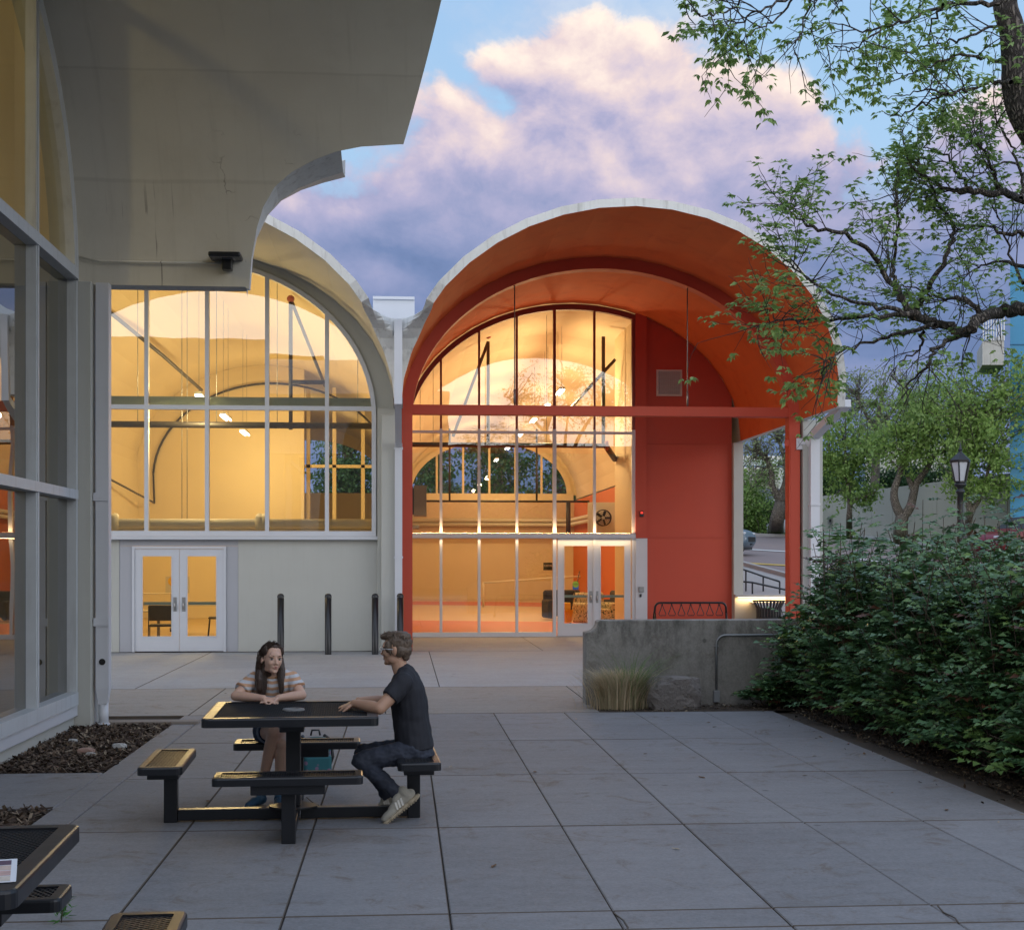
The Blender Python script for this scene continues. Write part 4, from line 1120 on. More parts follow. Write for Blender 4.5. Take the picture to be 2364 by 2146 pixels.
m = MB(); m.box(p.x - .12, p.x - .022, 35.95, 36.45, p.z - .30, p.z + .36); m.build('coil', MAT_BROWN, t)
m = MB(); m.tube([(p.x - .1, 36.2, p.z + .4), (p.x - .15, 36.2, p.z + .75)], .02, 6); m.build('bracket', GALV, t)
m = MB(); m.tube([(p.x - .3, 36.1, p.z - .62), (p.x + .12, 36.1, p.z - .62)], .055, 8); m.build('duct', PIPE_W, t)
p = at(1392, 1195, 40.0); t = thing('wall_fan', 'round dark drum fan mounted inside above the right glass door', 'fan', p)
m = MB(); m.lathe([(.215, -.1), (.235, -.1), (.235, .1), (.215, .1)], (0, 0, 0), 28); m.v = [(p.x + a, 40 + c_, p.z + b) for a, b, c_ in m.v]; m.build('drum', MAT_BROWN, t)
for k in range(5):
    a = k * 2 * math.pi / 5; m = MB(); m.bar((p.x + .05 * math.cos(a), 40, p.z + .05 * math.sin(a)), (p.x + .20 * math.cos(a), 40, p.z + .20 * math.sin(a)), .11, .01, up=(math.sin(a), .6, -math.cos(a))); m.build('blade', BLACK, t)
for r_ in (.06, .11, .16, .21):
    m = MB(); m.tube([(p.x + r_ * math.cos(a), 39.88, p.z + r_ * math.sin(a)) for a in np.linspace(0, 2 * math.pi, 25)], .005, 5, caps=False); m.build('guard_ring', MAT_BROWN, t)
m = MB(); m.box(p.x - .4, p.x + .5, 40.25, 40.28, p.z - .45, p.z + .45); m.build('back_plate', PIPE_W, t)
# interior handrail along the ramp, small black signs, sticker on the door
t = thing('ramp_handrail', 'pale handrail climbing along the ramp inside the red hall', 'handrail', (3, 58, 0))
q = [at(1116, 1345, 56), at(1190, 1340, 56), at(1275, 1334, 56)]
for k, pz_ in enumerate(q):
    m = MB(); m.tube([(pz_.x, 56, .2 if 0 else pz_.z - .95), (pz_.x, 56, pz_.z)], .04, 8); m.build('post', PIPE_W, t)
m = MB(); m.tube(q + [at(1340, 1330, 56)], .04, 8); m.build('rail', PIPE_W, t)
m = MB(); m.add([at(1116, 1388, 55.9), at(1350, 1372, 55.9), at(1350, 1388, 55.9) + Vector((0, 0, 0))], [(0, 1, 2)]); m.v = [(a, b, max(c_, .02)) for a, b, c_ in m.v]
SIGNB = mk('sign_black', (.02, .02, .02), .5); SIGNW = mk('sign_white', (.7, .7, .66), .5)
def text(body, size, loc, rot, mat, name='lettering', parent=None, extr=.001, align='CENTER'):
    cu = bpy.data.curves.new(name, 'FONT'); cu.body = body; cu.size = size; cu.extrude = extr; cu.align_x = align; cu.align_y = 'CENTER'
    o = bpy.data.objects.new(name, cu); C.objects.link(o)
    dg = bpy.context.evaluated_depsgraph_get(); me = bpy.data.meshes.new_from_object(o.evaluated_get(dg))
    bpy.data.objects.remove(o); me.materials.clear(); me.materials.append(mat)
    Mx = Matrix.Translation(Vector(loc)) @ Matrix.Rotation(rot[2], 4, 'Z') @ Matrix.Rotation(rot[0], 4, 'X')
    me.transform(Mx)
    if parent is not None: 
        off = ORIGIN.get(parent.name) or Vector((0, 0, 0)); me.transform(Matrix.Translation(-off))
    o = bpy.data.objects.new(name, me); C.objects.link(o)
    if parent is not None: o.parent = parent; ORIGIN[o.name] = ORIGIN.get(parent.name) or Vector((0, 0, 0))
    return o
for u, lab in ((1262, 'small black wall sign inside the red hall, the farther from the door'), (1273.5, 'small black wall sign inside the red hall, half behind the door mullion')):
    p = at(u, 1307, 60.0); t = thing('wall_sign', lab, 'sign', p, group='black signs on the hall wall')
    m = MB(); m.box(p.x - .14, p.x + .14, 59.97, 60, p.z - .16, p.z + .16); m.build('plate', SIGNB, t)
    text('ALL' if u > 1270 else 'EXIT', .12, (p.x, 59.965, p.z + .03), (R(90), 0, 0), SIGNW, parent=t)
p = at(1329, 1351, YG - .02)
t = thing('door_sticker', 'blue and green round caution sticker on the left glass door', 'sticker', p)
m = MB(); m.box(p.x - .075, p.x + .075, YG - .012, YG - .009, p.z - .10, p.z + .02); m.build('panel', mk('sticker_blue', (.02, .12, .42), .5), t)
m = MB(); m.lathe([(0, 0), (.078, 0)], (0, 0, 0), 24); m.v = [(p.x + a, YG - .0135, p.z + .03 + b) for a, b, c_ in m.v]; m.build('disc', mk('sticker_green', (.35, .50, .03), .5), t, recalc=False)
text('CAUTION', .03, (p.x, YG - .0142, p.z + .03), (R(90), 0, 0), SIGNB, parent=t)
text('AUTOMATIC DOOR', .014, (p.x, YG - .0125, p.z - .05), (R(90), 0, 0), SIGNW, parent=t)

# ================================================================== picnic tables
def rrect(w, d, r, n=5):
    out = []
    for cx, cy, a0 in ((w / 2 - r, d / 2 - r, 0), (-w / 2 + r, d / 2 - r, 90), (-w / 2 + r, -d / 2 + r, 180), (w / 2 - r, -d / 2 + r, 270)):
        for k in range(n): a = R(a0 + 90 * k / (n - 1)); out.append((cx + r * math.cos(a), cy + r * math.sin(a)))
    return out
def ring(m, w, d, r, rim, z0, z1):
    """a frame with rounded outer corners and softly rolled edges"""
    loops = []
    e = .012
    for (ww, z) in ((0, z0), (0, z1 - e), (e * .3, z1 - e * .3), (e, z1), (rim, z1), (rim, z1 - .02), (rim, z0 + .01), (rim - .004, z0)):
        rr = max(.002, r - ww)
        loops.append([(x, y, z) for x, y in rrect(w - 2 * ww, d - 2 * ww, rr)])
    n = len(loops[0]); vs = [p for l in loops for p in l]; fs = []
    L = len(loops)
    for i in range(L):
        for k in range(n): fs.append((i * n + k, i * n + (k + 1) % n, ((i + 1) % L) * n + (k + 1) % n, ((i + 1) % L) * n + k))
    m.add(vs, fs, 0, False)
def lattice(m, w, d, z, pitch, bw, ang):
    """expanded-metal sheet: two crossing families of strands clipped to the rectangle"""
    for sgn in (1, -1):
        a = R(ang) * sgn; dx, dy = math.cos(a), math.sin(a); nx_, ny_ = -dy, dx
        ext = abs(nx_) * w / 2 + abs(ny_) * d / 2
        c = -ext
        while c < ext:
            # clip the line n.p = c
            t0, t1 = -9, 9
            for o, dd, h in ((nx_ * c, dx, w / 2), (ny_ * c, dy, d / 2)):
                if abs(dd) < 1e-6: continue
                ta, tb = (-h - o) / dd, (h - o) / dd
                t0, t1 = max(t0, min(ta, tb)), min(t1, max(ta, tb))
            if t1 - t0 > .01:
                m.bar((nx_ * c + dx * t0, ny_ * c + dy * t0, z + .001 * sgn), (nx_ * c + dx * t1, ny_ * c + dy * t1, z + .001 * sgn), bw, .006)
            c += pitch
def picnic_table(c, rz, label):
    t = thing('picnic_table', label, 'picnic table', (c[0], c[1], 0), rz, 'black steel picnic tables with four attached seats')
    L = dict(local=True); H = .79; W = 1.19
    m = MB(); ring(m, W, W, .05, .075, H - .062, H); top = m.build('tabletop', BLACK, t, **L)
    m = MB(); lattice(m, W - .13, W - .13, H - .012, .026, .0095, 52); m.build('mesh', BLACKM, top, **L)
    m = MB(); m.lathe([(.035, H - .01), (.035, H + .003), (.075, H + .003), (.08, H - .004), (.08, H - .01)], (0, 0, 0), 28); m.build('parasol_ring', mk_or('worn_ring', (.16, .16, .16)), top, **L)
    m = MB(); m.box(-.052, .052, -.052, .052, .10, H - .13); m.build('post', BLACK, t, bevel=.006, **L)
    m = MB(); m.box(-.085, .085, -.34, .34, H - .128, H - .064); m.box(-.34, .34, -.05, .05, H - .110, H - .0645); m.build('bracket', BLACK, t, bevel=.005, **L)
    m = MB(); m.prism([(x, y, .092) for x, y in ((-.17, -.05), (-.05, -.17), (.05, -.17), (.17, -.05), (.17, .05), (.05, .17), (-.05, .17), (-.17, .05))], (0, 0, .010)); m.build('base_plate', BLACK, t, **L)
    for k in range(4):
        Mx = Matrix.Rotation(R(90 * k), 4, 'Z')
        def tr(mm): mm.v = [tuple(Mx @ Vector(p)) for p in mm.v]; return mm
        m = MB(); m.box(.052, .81, -.04, .04, .012, .09); tr(m).build('arm', BLACK, t, bevel=.005, **L)
        m = MB(); m.box(.812, .905, -.046, .046, 0, .334); tr(m).build('leg', BLACK, t, bevel=.005, **L)
        m = MB(); m.box(.78, .995, -.24, .24, .335, .405); tr(m).build('seat_bracket', BLACK, t, bevel=.006, **L)
        m = MB(); ring(m, .30, .97, .04, .05, .40, .455)
        m.v = [(x + .88, y, z) for x, y, z in m.v]; seat = tr(m).build('seat', BLACK, t, **L)
        m = MB(); lattice(m, .215, .885, .444, .026, .0095, 35 if 1 else 0)
        m.v = [(x + .88, y, z) for x, y, z in m.v]; tr(m).build('mesh', BLACK, seat, **L)
    return t
TC = (-.775, 10.33); TRZ = R(2.2)
picnic_table(TC, TRZ, 'black square picnic table with the seated woman and man')
TC2 = (-1.86, 5.27)
picnic_table(TC2, R(2.4), 'black picnic table with a printed flyer, cut by the photo\'s lower left corner')
# flyer and dark stone weight on the near table
p = (-1.47, 4.97)
t = thing('flyer', 'printed flyer with rows of colour pictures lying on the near table', 'flyer', (p[0], p[1], .793), R(14))
PAPER = mk('paper', (.72, .73, .76), .6, .02)
L = dict(local=True)
m = MB(); m.box(-.16, .16, -.19, .19, 0, .0015); m.build('sheet', PAPER, t, **L)
cols = [(.06, .22, .55), (.10, .06, .10), (.45, .12, .10), (.55, .42, .36), (.42, .07, .06), (.50, .33, .30), (.16, .30, .48), (.58, .50, .42), (.35, .10, .10)]
k = 0
for r_ in range(4):
    for c_ in range(2):
        m = MB(); x0 = -.145 + .148 * c_; y0 = .165 - .088 * r_
        m.box(x0, x0 + .138, y0 - .078, y0, .0018, .0022); m.build('picture', mk('print_%d' % k, cols[k % 9], .6, .45, 26), t, **L); k += 1
rock('paperweight_stone', (-1.40, 4.80, .815), (.06, .05, .03), 9.1, mk('dark_stone', (.05, .048, .05), .6), 'dark rounded stone holding down the flyer', 'stone')

# backpack below the far bench, pouch on it
bx, by = -.74, 12.35
t = thing('backpack', 'teal backpack with pink blotches on the ground behind the far bench', 'backpack', (bx, by, 0), R(12))
TEAL = mk('teal_fabric', (.015, .10, .12), .8, .1, 5)
t_ = NT.__new__(NT); t_.t = TEAL.node_tree
pz = [n for n in t_.t.nodes if n.type == 'BSDF_PRINCIPLED'][0]; old = pz.inputs['Base Color'].links[0].from_socket
vv = t_.n('TexVoronoi', Vector=t_.n('TexCoord').outputs['Object'], Scale=19.0)
t_.t.links.new(t_.mix(t_.m('MULTIPLY', t_.smooth(vv.outputs['Distance'], .40, .25), .7), old, (.24, .11, .20, 1)), pz.inputs['Base Color'])
m = MB(); m.box(-.13, .13, -.09, .09, 0, .34); m.build('body', TEAL, t, bevel=.07, seg=4, local=True)
m = MB(); m.box(-.12, .12, -.15, -.09, .03, .20); m.build('pocket', TEAL, t, bevel=.03, seg=3, local=True)
for s in (-1, 1):
    m = MB(); m.tube([(s * .09, .09, .34), (s * .15, .14, .30), (s * .17, .12, .15), (s * .12, .10, .03)], .015, 6); m.build('strap', BLACK, t, local=True)
m = MB(); m.tube([(-.04, 0, .355), (-.03, 0, .40), (.03, 0, .40), (.04, 0, .355)], .009, 6); m.build('handle', BLACK, t, local=True)
# ------------------------------------------------------------------ mulch beds on the left
MULCH = mk('mulch', (.065, .043, .03), .95, .45, 22, .6, 60)
def mulch_bed(x0, x1, y0, y1):
    m = MB()
    rows = [[(x, y, -.03 + .05 * noise.noise(Vector((x * 3, y * 3, 1))) + .025 * noise.noise(Vector((x * 13, y * 13, 1)))) for x in np.linspace(x0, x1, 60)] for y in np.linspace(y0, y1, 80)]
    m.grid(rows, 0, True)
    o = m.build('mulch_base', MULCH, kind='structure')
    # chips: thin slivers lying every way
    n = int(6500 * (x1 - x0) * (y1 - y0) / 4)
    P = np.stack([rng.uniform(x0, x1, n), rng.uniform(y0, y1, n), rng.uniform(-.045, .0, n)], 1)
    a = rng.uniform(0, 2 * math.pi, n); l = rng.uniform(.015, .06, n); wd = rng.uniform(.004, .012, n); tl = rng.normal(0, .35, n)
    D = np.stack([np.cos(a) * np.cos(tl), np.sin(a) * np.cos(tl), np.sin(tl)], 1); S_ = np.stack([-np.sin(a), np.cos(a), rng.normal(0, .4, n)], 1)
    V = np.stack([P - D * l[:, None] - S_ * wd[:, None], P + D * l[:, None] - S_ * wd[:, None], P + D * l[:, None] + S_ * wd[:, None], P - D * l[:, None] + S_ * wd[:, None]], 1)
    V[:, :, 2] = np.clip(V[:, :, 2] + .02, -.05, .05)
    return V.reshape(-1, 3)
v1 = mulch_bed(-3.75, -2.605, 12.77, 16.4); v2 = mulch_bed(-3.75, -2.605, 7.5, 10.93)
V = np.concatenate([v1, v2]); F = np.arange(len(V)).reshape(-1, 4)
CH = [mk('chip_dark', (.05, .03, .02), .9, .4, 12), mk('chip_mid', (.13, .088, .06), .9, .4, 12), mk('chip_pale', (.26, .20, .14), .9, .3, 12)]
o = mesh_np('wood_chips', V, F, CH, mi=rng.choice([0, 0, 0, 0, 1, 1, 1, 2], len(F))); o['kind'] = 'stuff'
m = MB(); m.box(-3.42, -2.3, 16.42, 16.62, -.05, .035); kb = m.build('kerb', mk('kerb_stone', (.25, .21, .18), .85, .1, 3, .03), kind='structure', bevel=.012)
for (x, y, s, c, lab) in ((-2.78, 14.35, .055, (.42, .42, .42), 'pale grey pebble in the left mulch bed near its kerb'), (-3.02, 14.0, .06, (.34, .22, .18), 'pinkish rock at the front of the left mulch bed'), (-2.95, 13.85, .035, (.38, .36, .34), 'small white stone at the front edge of the left mulch bed'), (-3.35, 14.9, .035, (.40, .40, .40), 'small grey stone near the glass wall in the mulch bed')):
    rock('stone', (x, y, s * .3), (s * 1.5, s, s * .8), x * 7, mk('stone_%d' % int(y * 100), c, .8, .15, 8), lab, 'stone', 'stones in the left mulch bed')
# ================================================================== the street side: rising ground, road, far walls and buildings
SL = .0635
def hp(u, v, up=0.0):
    """where a bearing of the photograph meets the rising street-side ground"""
    xc = (u - 1182) / FPX; k = CY - xc * SY
    d = (EYE - .85 - up + SL * YG) / ((v - 1294) / FPX + SL * k)
    return Vector((d * (SY + xc * CY), d * k, EYE - (v - 1294) / FPX * d))
def hz(x, y): return .85 + SL * (y - YG)
m = MB()
m.grid([[(x, y, hz(x, y) if y < 130 else hz(x, 130) + (y - 130) * .01) for x in (8.6, 30, 80, 200)] for y in (34.76, 60, 95, 130, 400)])
m.build('hillside', GRASSM, kind='structure')
def strip(name, pts, mat, up):
    m = MB(); m.add([hp(u, v) + Vector((0, 0, up)) for u, v in pts], [tuple(range(len(pts)))])
    return m.build(name, mat, kind='structure', recalc=False)
def flipup(o):
    me = o.data
    if me.polygons[0].normal.z < 0: me.flip_normals()
FARK = [(1640, 1235), (1720, 1237), (1820, 1241), (1900, 1247), (2000, 1257), (2100, 1270), (2190, 1283), (2290, 1299), (2420, 1320)]
NEARK = [(2420, 1452), (2200, 1415), (2000, 1378), (1850, 1342), (1709, 1304), (1640, 1288)]
flipup(strip('sidewalk', NEARK[::-1] + [(2420, 1700), (2100, 1560), (1709, 1380), (1640, 1380)], PAVE, .02))
flipup(strip('road', FARK + NEARK, ASPH, .03))
def along(name, line, v0, v1, mat, up, z1=0.0):
    m = MB(); m.grid([[hp(u, v + v0) + Vector((0, 0, up)), hp(u, v + v1) + Vector((0, 0, up))] for u, v in line]); o = m.build(name, mat, kind='structure', recalc=False); 
    flipup(o); return o
m = MB()
for a, b in zip(FARK, FARK[1:]): m.bar(hp(*a) + Vector((0, 0, .08)), hp(*b) + Vector((0, 0, .08)), .18, .17)
m.build('road_kerb', PAVE, kind='structure')
m = MB()
for k in range(len(NEARK) - 1):
    a = hp(*NEARK[k]) ; b = hp(*NEARK[k + 1]); m.bar(a + Vector((0, 0, .07)), b + Vector((0, 0, .07)), .18, .15)
m.build('near_kerb', PAVE, kind='structure')
LINEW = mk('road_paint_white', (.62, .62, .60), .8); LINEY = mk('road_paint_yellow', (.55, .38, .08), .8)
along('lane_line', [(u, v + 30 + 14 * i / 8) for i, (u, v) in enumerate(FARK)], 0, 2.2, LINEW, .05)
along('centre_line', [(u, v + 62 + 14 * i / 8) for i, (u, v) in enumerate(FARK)], 0, 3.0, LINEY, .05)
along('far_sidewalk', [(u, v - 9 - 2 * i / 2) for i, (u, v) in enumerate(FARK)][3:], -7, 0, PAVE, .04)
# long panelled concrete wall across the street
PANEL = mk('panel_concrete', (.47, .465, .42), .8, .07, .4, streak=.12, streak_col=(.22, .22, .20))
W0, W1 = hp(1880, 1229), hp(2335, 1262)
wl = thing('panel_wall', 'long pale panelled concrete wall across the street behind the trees', 'wall', (W0.x, W0.y, W0.z))
dirw = (W1 - W0); dirw.z = 0; dirw.normalize(); nw = Vector((-dirw.y, dirw.x, 0))
L_ = (Vector((W1.x, W1.y, 0)) - Vector((W0.x, W0.y, 0))).length
ztop0, ztop1 = EYE + (1294 - 1150) / FPX * W0.length, EYE + (1294 - 1103) / FPX * W1.length
npan = 9
for k in range(npan):
    a = W0 + dirw * (L_ * k / npan + .012); b = W0 + dirw * (L_ * (k + 1) / npan - .012)
    t0, t1 = k / npan, (k + 1) / npan
    m = MB(); m.prism([Vector((a.x, a.y, hz(0, a.y) - .3)), Vector((b.x, b.y, hz(0, b.y) - .3)), Vector((b.x, b.y, ztop0 + (ztop1 - ztop0) * t1)), Vector((a.x, a.y, ztop0 + (ztop1 - ztop0) * t0))], nw * .3)
    m.build('panel', PANEL, wl)
m = MB()
for q in (Vector((-.1, 0, 0)),):
    m.prism([W0 + dirw * .1 + nw * .05 + Vector((0, 0, -.3)), W1 + nw * .05 + Vector((0, 0, -.3)), W1 + nw * .05 + Vector((0, 0, 2.0)), W0 + dirw * .1 + nw * .05 + Vector((0, 0, 1.6))], nw * .2)
m.build('backing', PANEL, wl)
for du in (0, 9):
    p = hp(1968 + du, 1231); 
    t = thing('wall_utility_box', 'small grey box low on the panelled wall, %s the thin maple' % ('nearer to' if du == 0 else 'farther from'), 'utility box', (p.x, p.y, p.z), group='boxes on the panelled wall')
    tt = (Vector((p.x, p.y, 0)) - Vector((W0.x, W0.y, 0))).dot(dirw); c = W0 + dirw * tt - nw * .1
    m = MB(); m.cbox((c.x, c.y, hz(0, c.y) + .7), (.16, .12, .40)); m.build('case', GALV, t, bevel=.02)
    m = MB(); m.cbox((c.x - .01, c.y - .07, hz(0, c.y) + .7), (.10, .03, .2)); m.build('cover', BLACK, t)
def block_at(m, u0, u1, vt, d, depth=8, zb=None, mi=0):
    a, b = atd(u0, vt, d), atd(u1, vt, d); zb = hz(0, a.y) - 1 if zb is None else zb
    m.prism([Vector((a.x, a.y, zb)), Vector((b.x, b.y, zb)), Vector((b.x, b.y, b.z)), Vector((a.x, a.y, a.z))], (depth * .5, depth, 0), mi)
    return a, b
# corrugated pale building above the wall
cb = thing('corrugated_building', 'pale ribbed metal building rising behind the panelled wall', 'building', atd(2100, 1150, 100))
m = MB(); block_at(m, 2000, 2182, 1024, 100); m.build('wall', mk('pale_metal', (.40, .41, .38), .5, .05, 1), cb)
for k in range(26):
    u = 2002 + 178 * k / 25; a, b = atd(u, 1026, 99.6), atd(u, 1200, 99.6); m = MB(); m.bar(a, b, .12, .3); m.build('rib', MATS['pale_metal'], cb)
# white building with a glazed band, seen through the porch
wb = thing('white_building', 'white building with glass band high behind the porch opening', 'building', atd(1760, 1200, 120))
m = MB(); block_at(m, 1650, 1800, 1078, 120); block_at(m, 1650, 1800, 1052, 120.2, zb=atd(1700, 1060, 120).z); m.build('wall', mk('white_cladding', (.62, .62, .58), .6, .05, .5), wb)
m = MB(); block_at(m, 1650, 1795, 1060, 119.9, .2, zb=atd(1700, 1074, 119.9).z); m.build('glass_band', mk('pale_glass', (.55, .62, .66), .15), wb)
for k in range(14):
    z = atd(1700, 1088 + k * 4.6, 119.8).z; a, b = atd(1650, 1000, 119.8), atd(1800, 1000, 119.8); m = MB(); m.bar((a.x, a.y, z), (b.x, b.y, z), .15, .05); m.build('siding_line', MATS['pale_metal'], wb)
gb = thing('grey_building', 'low blue grey building wall behind the gnarled tree', 'building', atd(1790, 1222, 88))
m = MB(); block_at(m, 1750, 1850, 1128, 88); m.build('wall', mk('blue_grey_wall', (.15, .18, .24), .6, .06, .6), gb)
for u in (1785, 1812):
    a = atd(u, 1150, 87.2); m = MB(); m.bar(a, (a.x, a.y, hz(0, a.y)), .2, .2); m.build('post', ALU, gb)
bb = thing('blue_building', 'bright blue clad tower at the edge of the photo behind the branches', 'building', atd(2330, 1250, 60))
BLUEP = mk('blue_cladding', (.03, .22, .42), .45, .05, .5)
m = MB(); block_at(m, 2332, 2700, 610, 60, 12); m.build('wall', BLUEP, bb)
for k in range(6):
    a, b = atd(2332, 700 + 95 * k, 59.97), atd(2700, 700 + 95 * k, 59.97); m = MB(); m.bar(a, b, .03, .03); m.build('panel_seam', mk_or('blue_seam', (.02, .12, .25)), bb)
m = MB(); a, b = atd(2268, 842, 59.5), atd(2318, 772, 59.5)
m.prism([a, Vector((b.x, b.y, a.z)), b + Vector((0, 0, 0)), Vector((a.x, a.y, b.z - .3))], (1, 3, 0)); m.build('stair_landing', GREY_C, bb)
m = MB()
for k in range(9):
    p = atd(2270 + 6 * k, 780, 59.4); m.bar((p.x, p.y, p.z - .1), (p.x, p.y, p.z + 1.1), .04, .04)
p0, p1 = atd(2270, 762, 59.4), atd(2318, 762, 59.4); m.bar(p0 + Vector((0, 0, .8)), p1 + Vector((0, 0, .8)), .06, .06); m.build('railing', ALU, bb)
# brick gate posts and white stair rails beyond the road
BRICK = mk('brick', (.26, .12, .085), .85, .25, 9, .1, 30)
for k, (u, vt) in enumerate(((1726, 1198), (1755, 1193))):
    p = hp(u, 1226); t = thing('brick_pillar', ('shorter' if k == 0 else 'taller') + ' red brick pillar beyond the road, seen through the porch', 'pillar', p, group='brick pillars beyond the road')
    m = MB(); h = (1226 - vt) / FPX * p.length; m.box(p.x - .28, p.x + .28, p.y - .28, p.y + .28, p.z - .1, p.z + h - .12); m.build('shaft', BRICK, t)
    m = MB(); m.box(p.x - .33, p.x + .33, p.y - .33, p.y + .33, p.z + h - .12, p.z + h); m.build('cap', PAVE, t)
t = thing('stair_railing', 'white stair railing on the slope behind the gnarled tree', 'railing', hp(1800, 1226))
for (u0, v0, u1, v1) in ((1771, 1212, 1790, 1204), (1800, 1206, 1822, 1196), (1800, 1214, 1822, 1204)):
    a = atd(u0, v0, 74); b = atd(u1, v1, 75); m = MB(); m.tube([a, b], .05, 6); m.build('rail', ALU, t)
for u, v in ((1771, 1212), (1800, 1206), (1811, 1201), (1821, 1197)):
    a = atd(u, v, 74); m = MB(); m.tube([a, (a.x, a.y, hz(0, a.y) - .1)], .05, 6); m.build('post', ALU, t)
# dark handrails on the ramp beyond the lit wall
def handrail(pts, posts, label):
    t = thing('handrail', label, 'handrail', pts[0], group='dark handrails behind the lit wall')
    m = MB(); m.tube(pts, .024, 8); m.build('rail', BLACK, t)
    for p in posts:
        m = MB(); m.tube([p, (p[0], p[1], hz(0, p[1]) - .05)], .022, 8); m.build('post', BLACK, t)
ha = [atd(1690, 1306, 38.0), atd(1722, 1316, 38.0), atd(1762, 1330, 38.0), atd(1800, 1342, 38.0)]
handrail(ha, [ha[1], ha[2], ha[3]], 'farther and higher dark handrail sloping beside the lit wall')
hb = [atd(1690, 1340, 36.6), atd(1737, 1344, 36.6), atd(1800, 1358, 36.6), atd(1840, 1366, 36.6)]
handrail(hb, [hb[1], hb[2]], 'nearer and lower dark handrail beside the lit wall')

# street lamp
p = atd(2217, 1294, 41.0); lx, ly = p.x, p.y; zb = hz(0, ly) - .05
px = 41.0 / FPX
t = thing('street_lamp', 'black post lamp with six-sided glass lantern beyond the shrubs', 'street lamp', (lx, ly, zb))
def zv(v): return EYE + (1294 - v) * px
m = MB(); m.lathe([(.22, zb), (.22, zb + .2), (.14, zb + .4), (.10, zb + .6), (.085, zv(1160)), (.085, zv(1140)), (.12, zv(1137)), (.12, zv(1132)), (.085, zv(1130)), (.085, zv(1126)), (.16, zv(1122)), (.17, zv(1117)), (.12, zv(1113))], (lx, ly, 0), 18); m.build('post', BLACK, t)
m = MB(); m.lathe([(.30, zv(1067)), (.305, zv(1062)), (.13, zv(1049)), (.06, zv(1044)), (.05, zv(1041)), (.07, zv(1038)), (.04, zv(1035)), (.012, zv(1022)), (0, zv(1020))], (lx, ly, 0), 6, smooth=False); m.build('roof', BLACK, t)
m = MB()
for k in range(6):
    a = math.pi / 3 * k + .0; c, s_ = math.cos(a), math.sin(a)
    m.bar((lx + .16 * c, ly + .16 * s_, zv(1112)), (lx + .285 * c, ly + .285 * s_, zv(1066)), .035, .035)
    a2 = a + math.pi / 3; m.bar((lx + .16 * c, ly + .16 * s_, zv(1112)), (lx + .16 * math.cos(a2), ly + .16 * math.sin(a2), zv(1112)), .04, .04)
m.build('cage', BLACK, t)
m = MB(); m.lathe([(.15, zv(1111)), (.268, zv(1067))], (lx, ly, 0), 6, smooth=False); m.build('glass', mk('frosted_glass', (.52, .55, .60), .35, .04), t)
m = MB(); m.lathe([(.05, zv(1110)), (.06, zv(1090)), (.03, zv(1085))], (lx, ly, 0), 10); m.build('bulb', ALU, t)

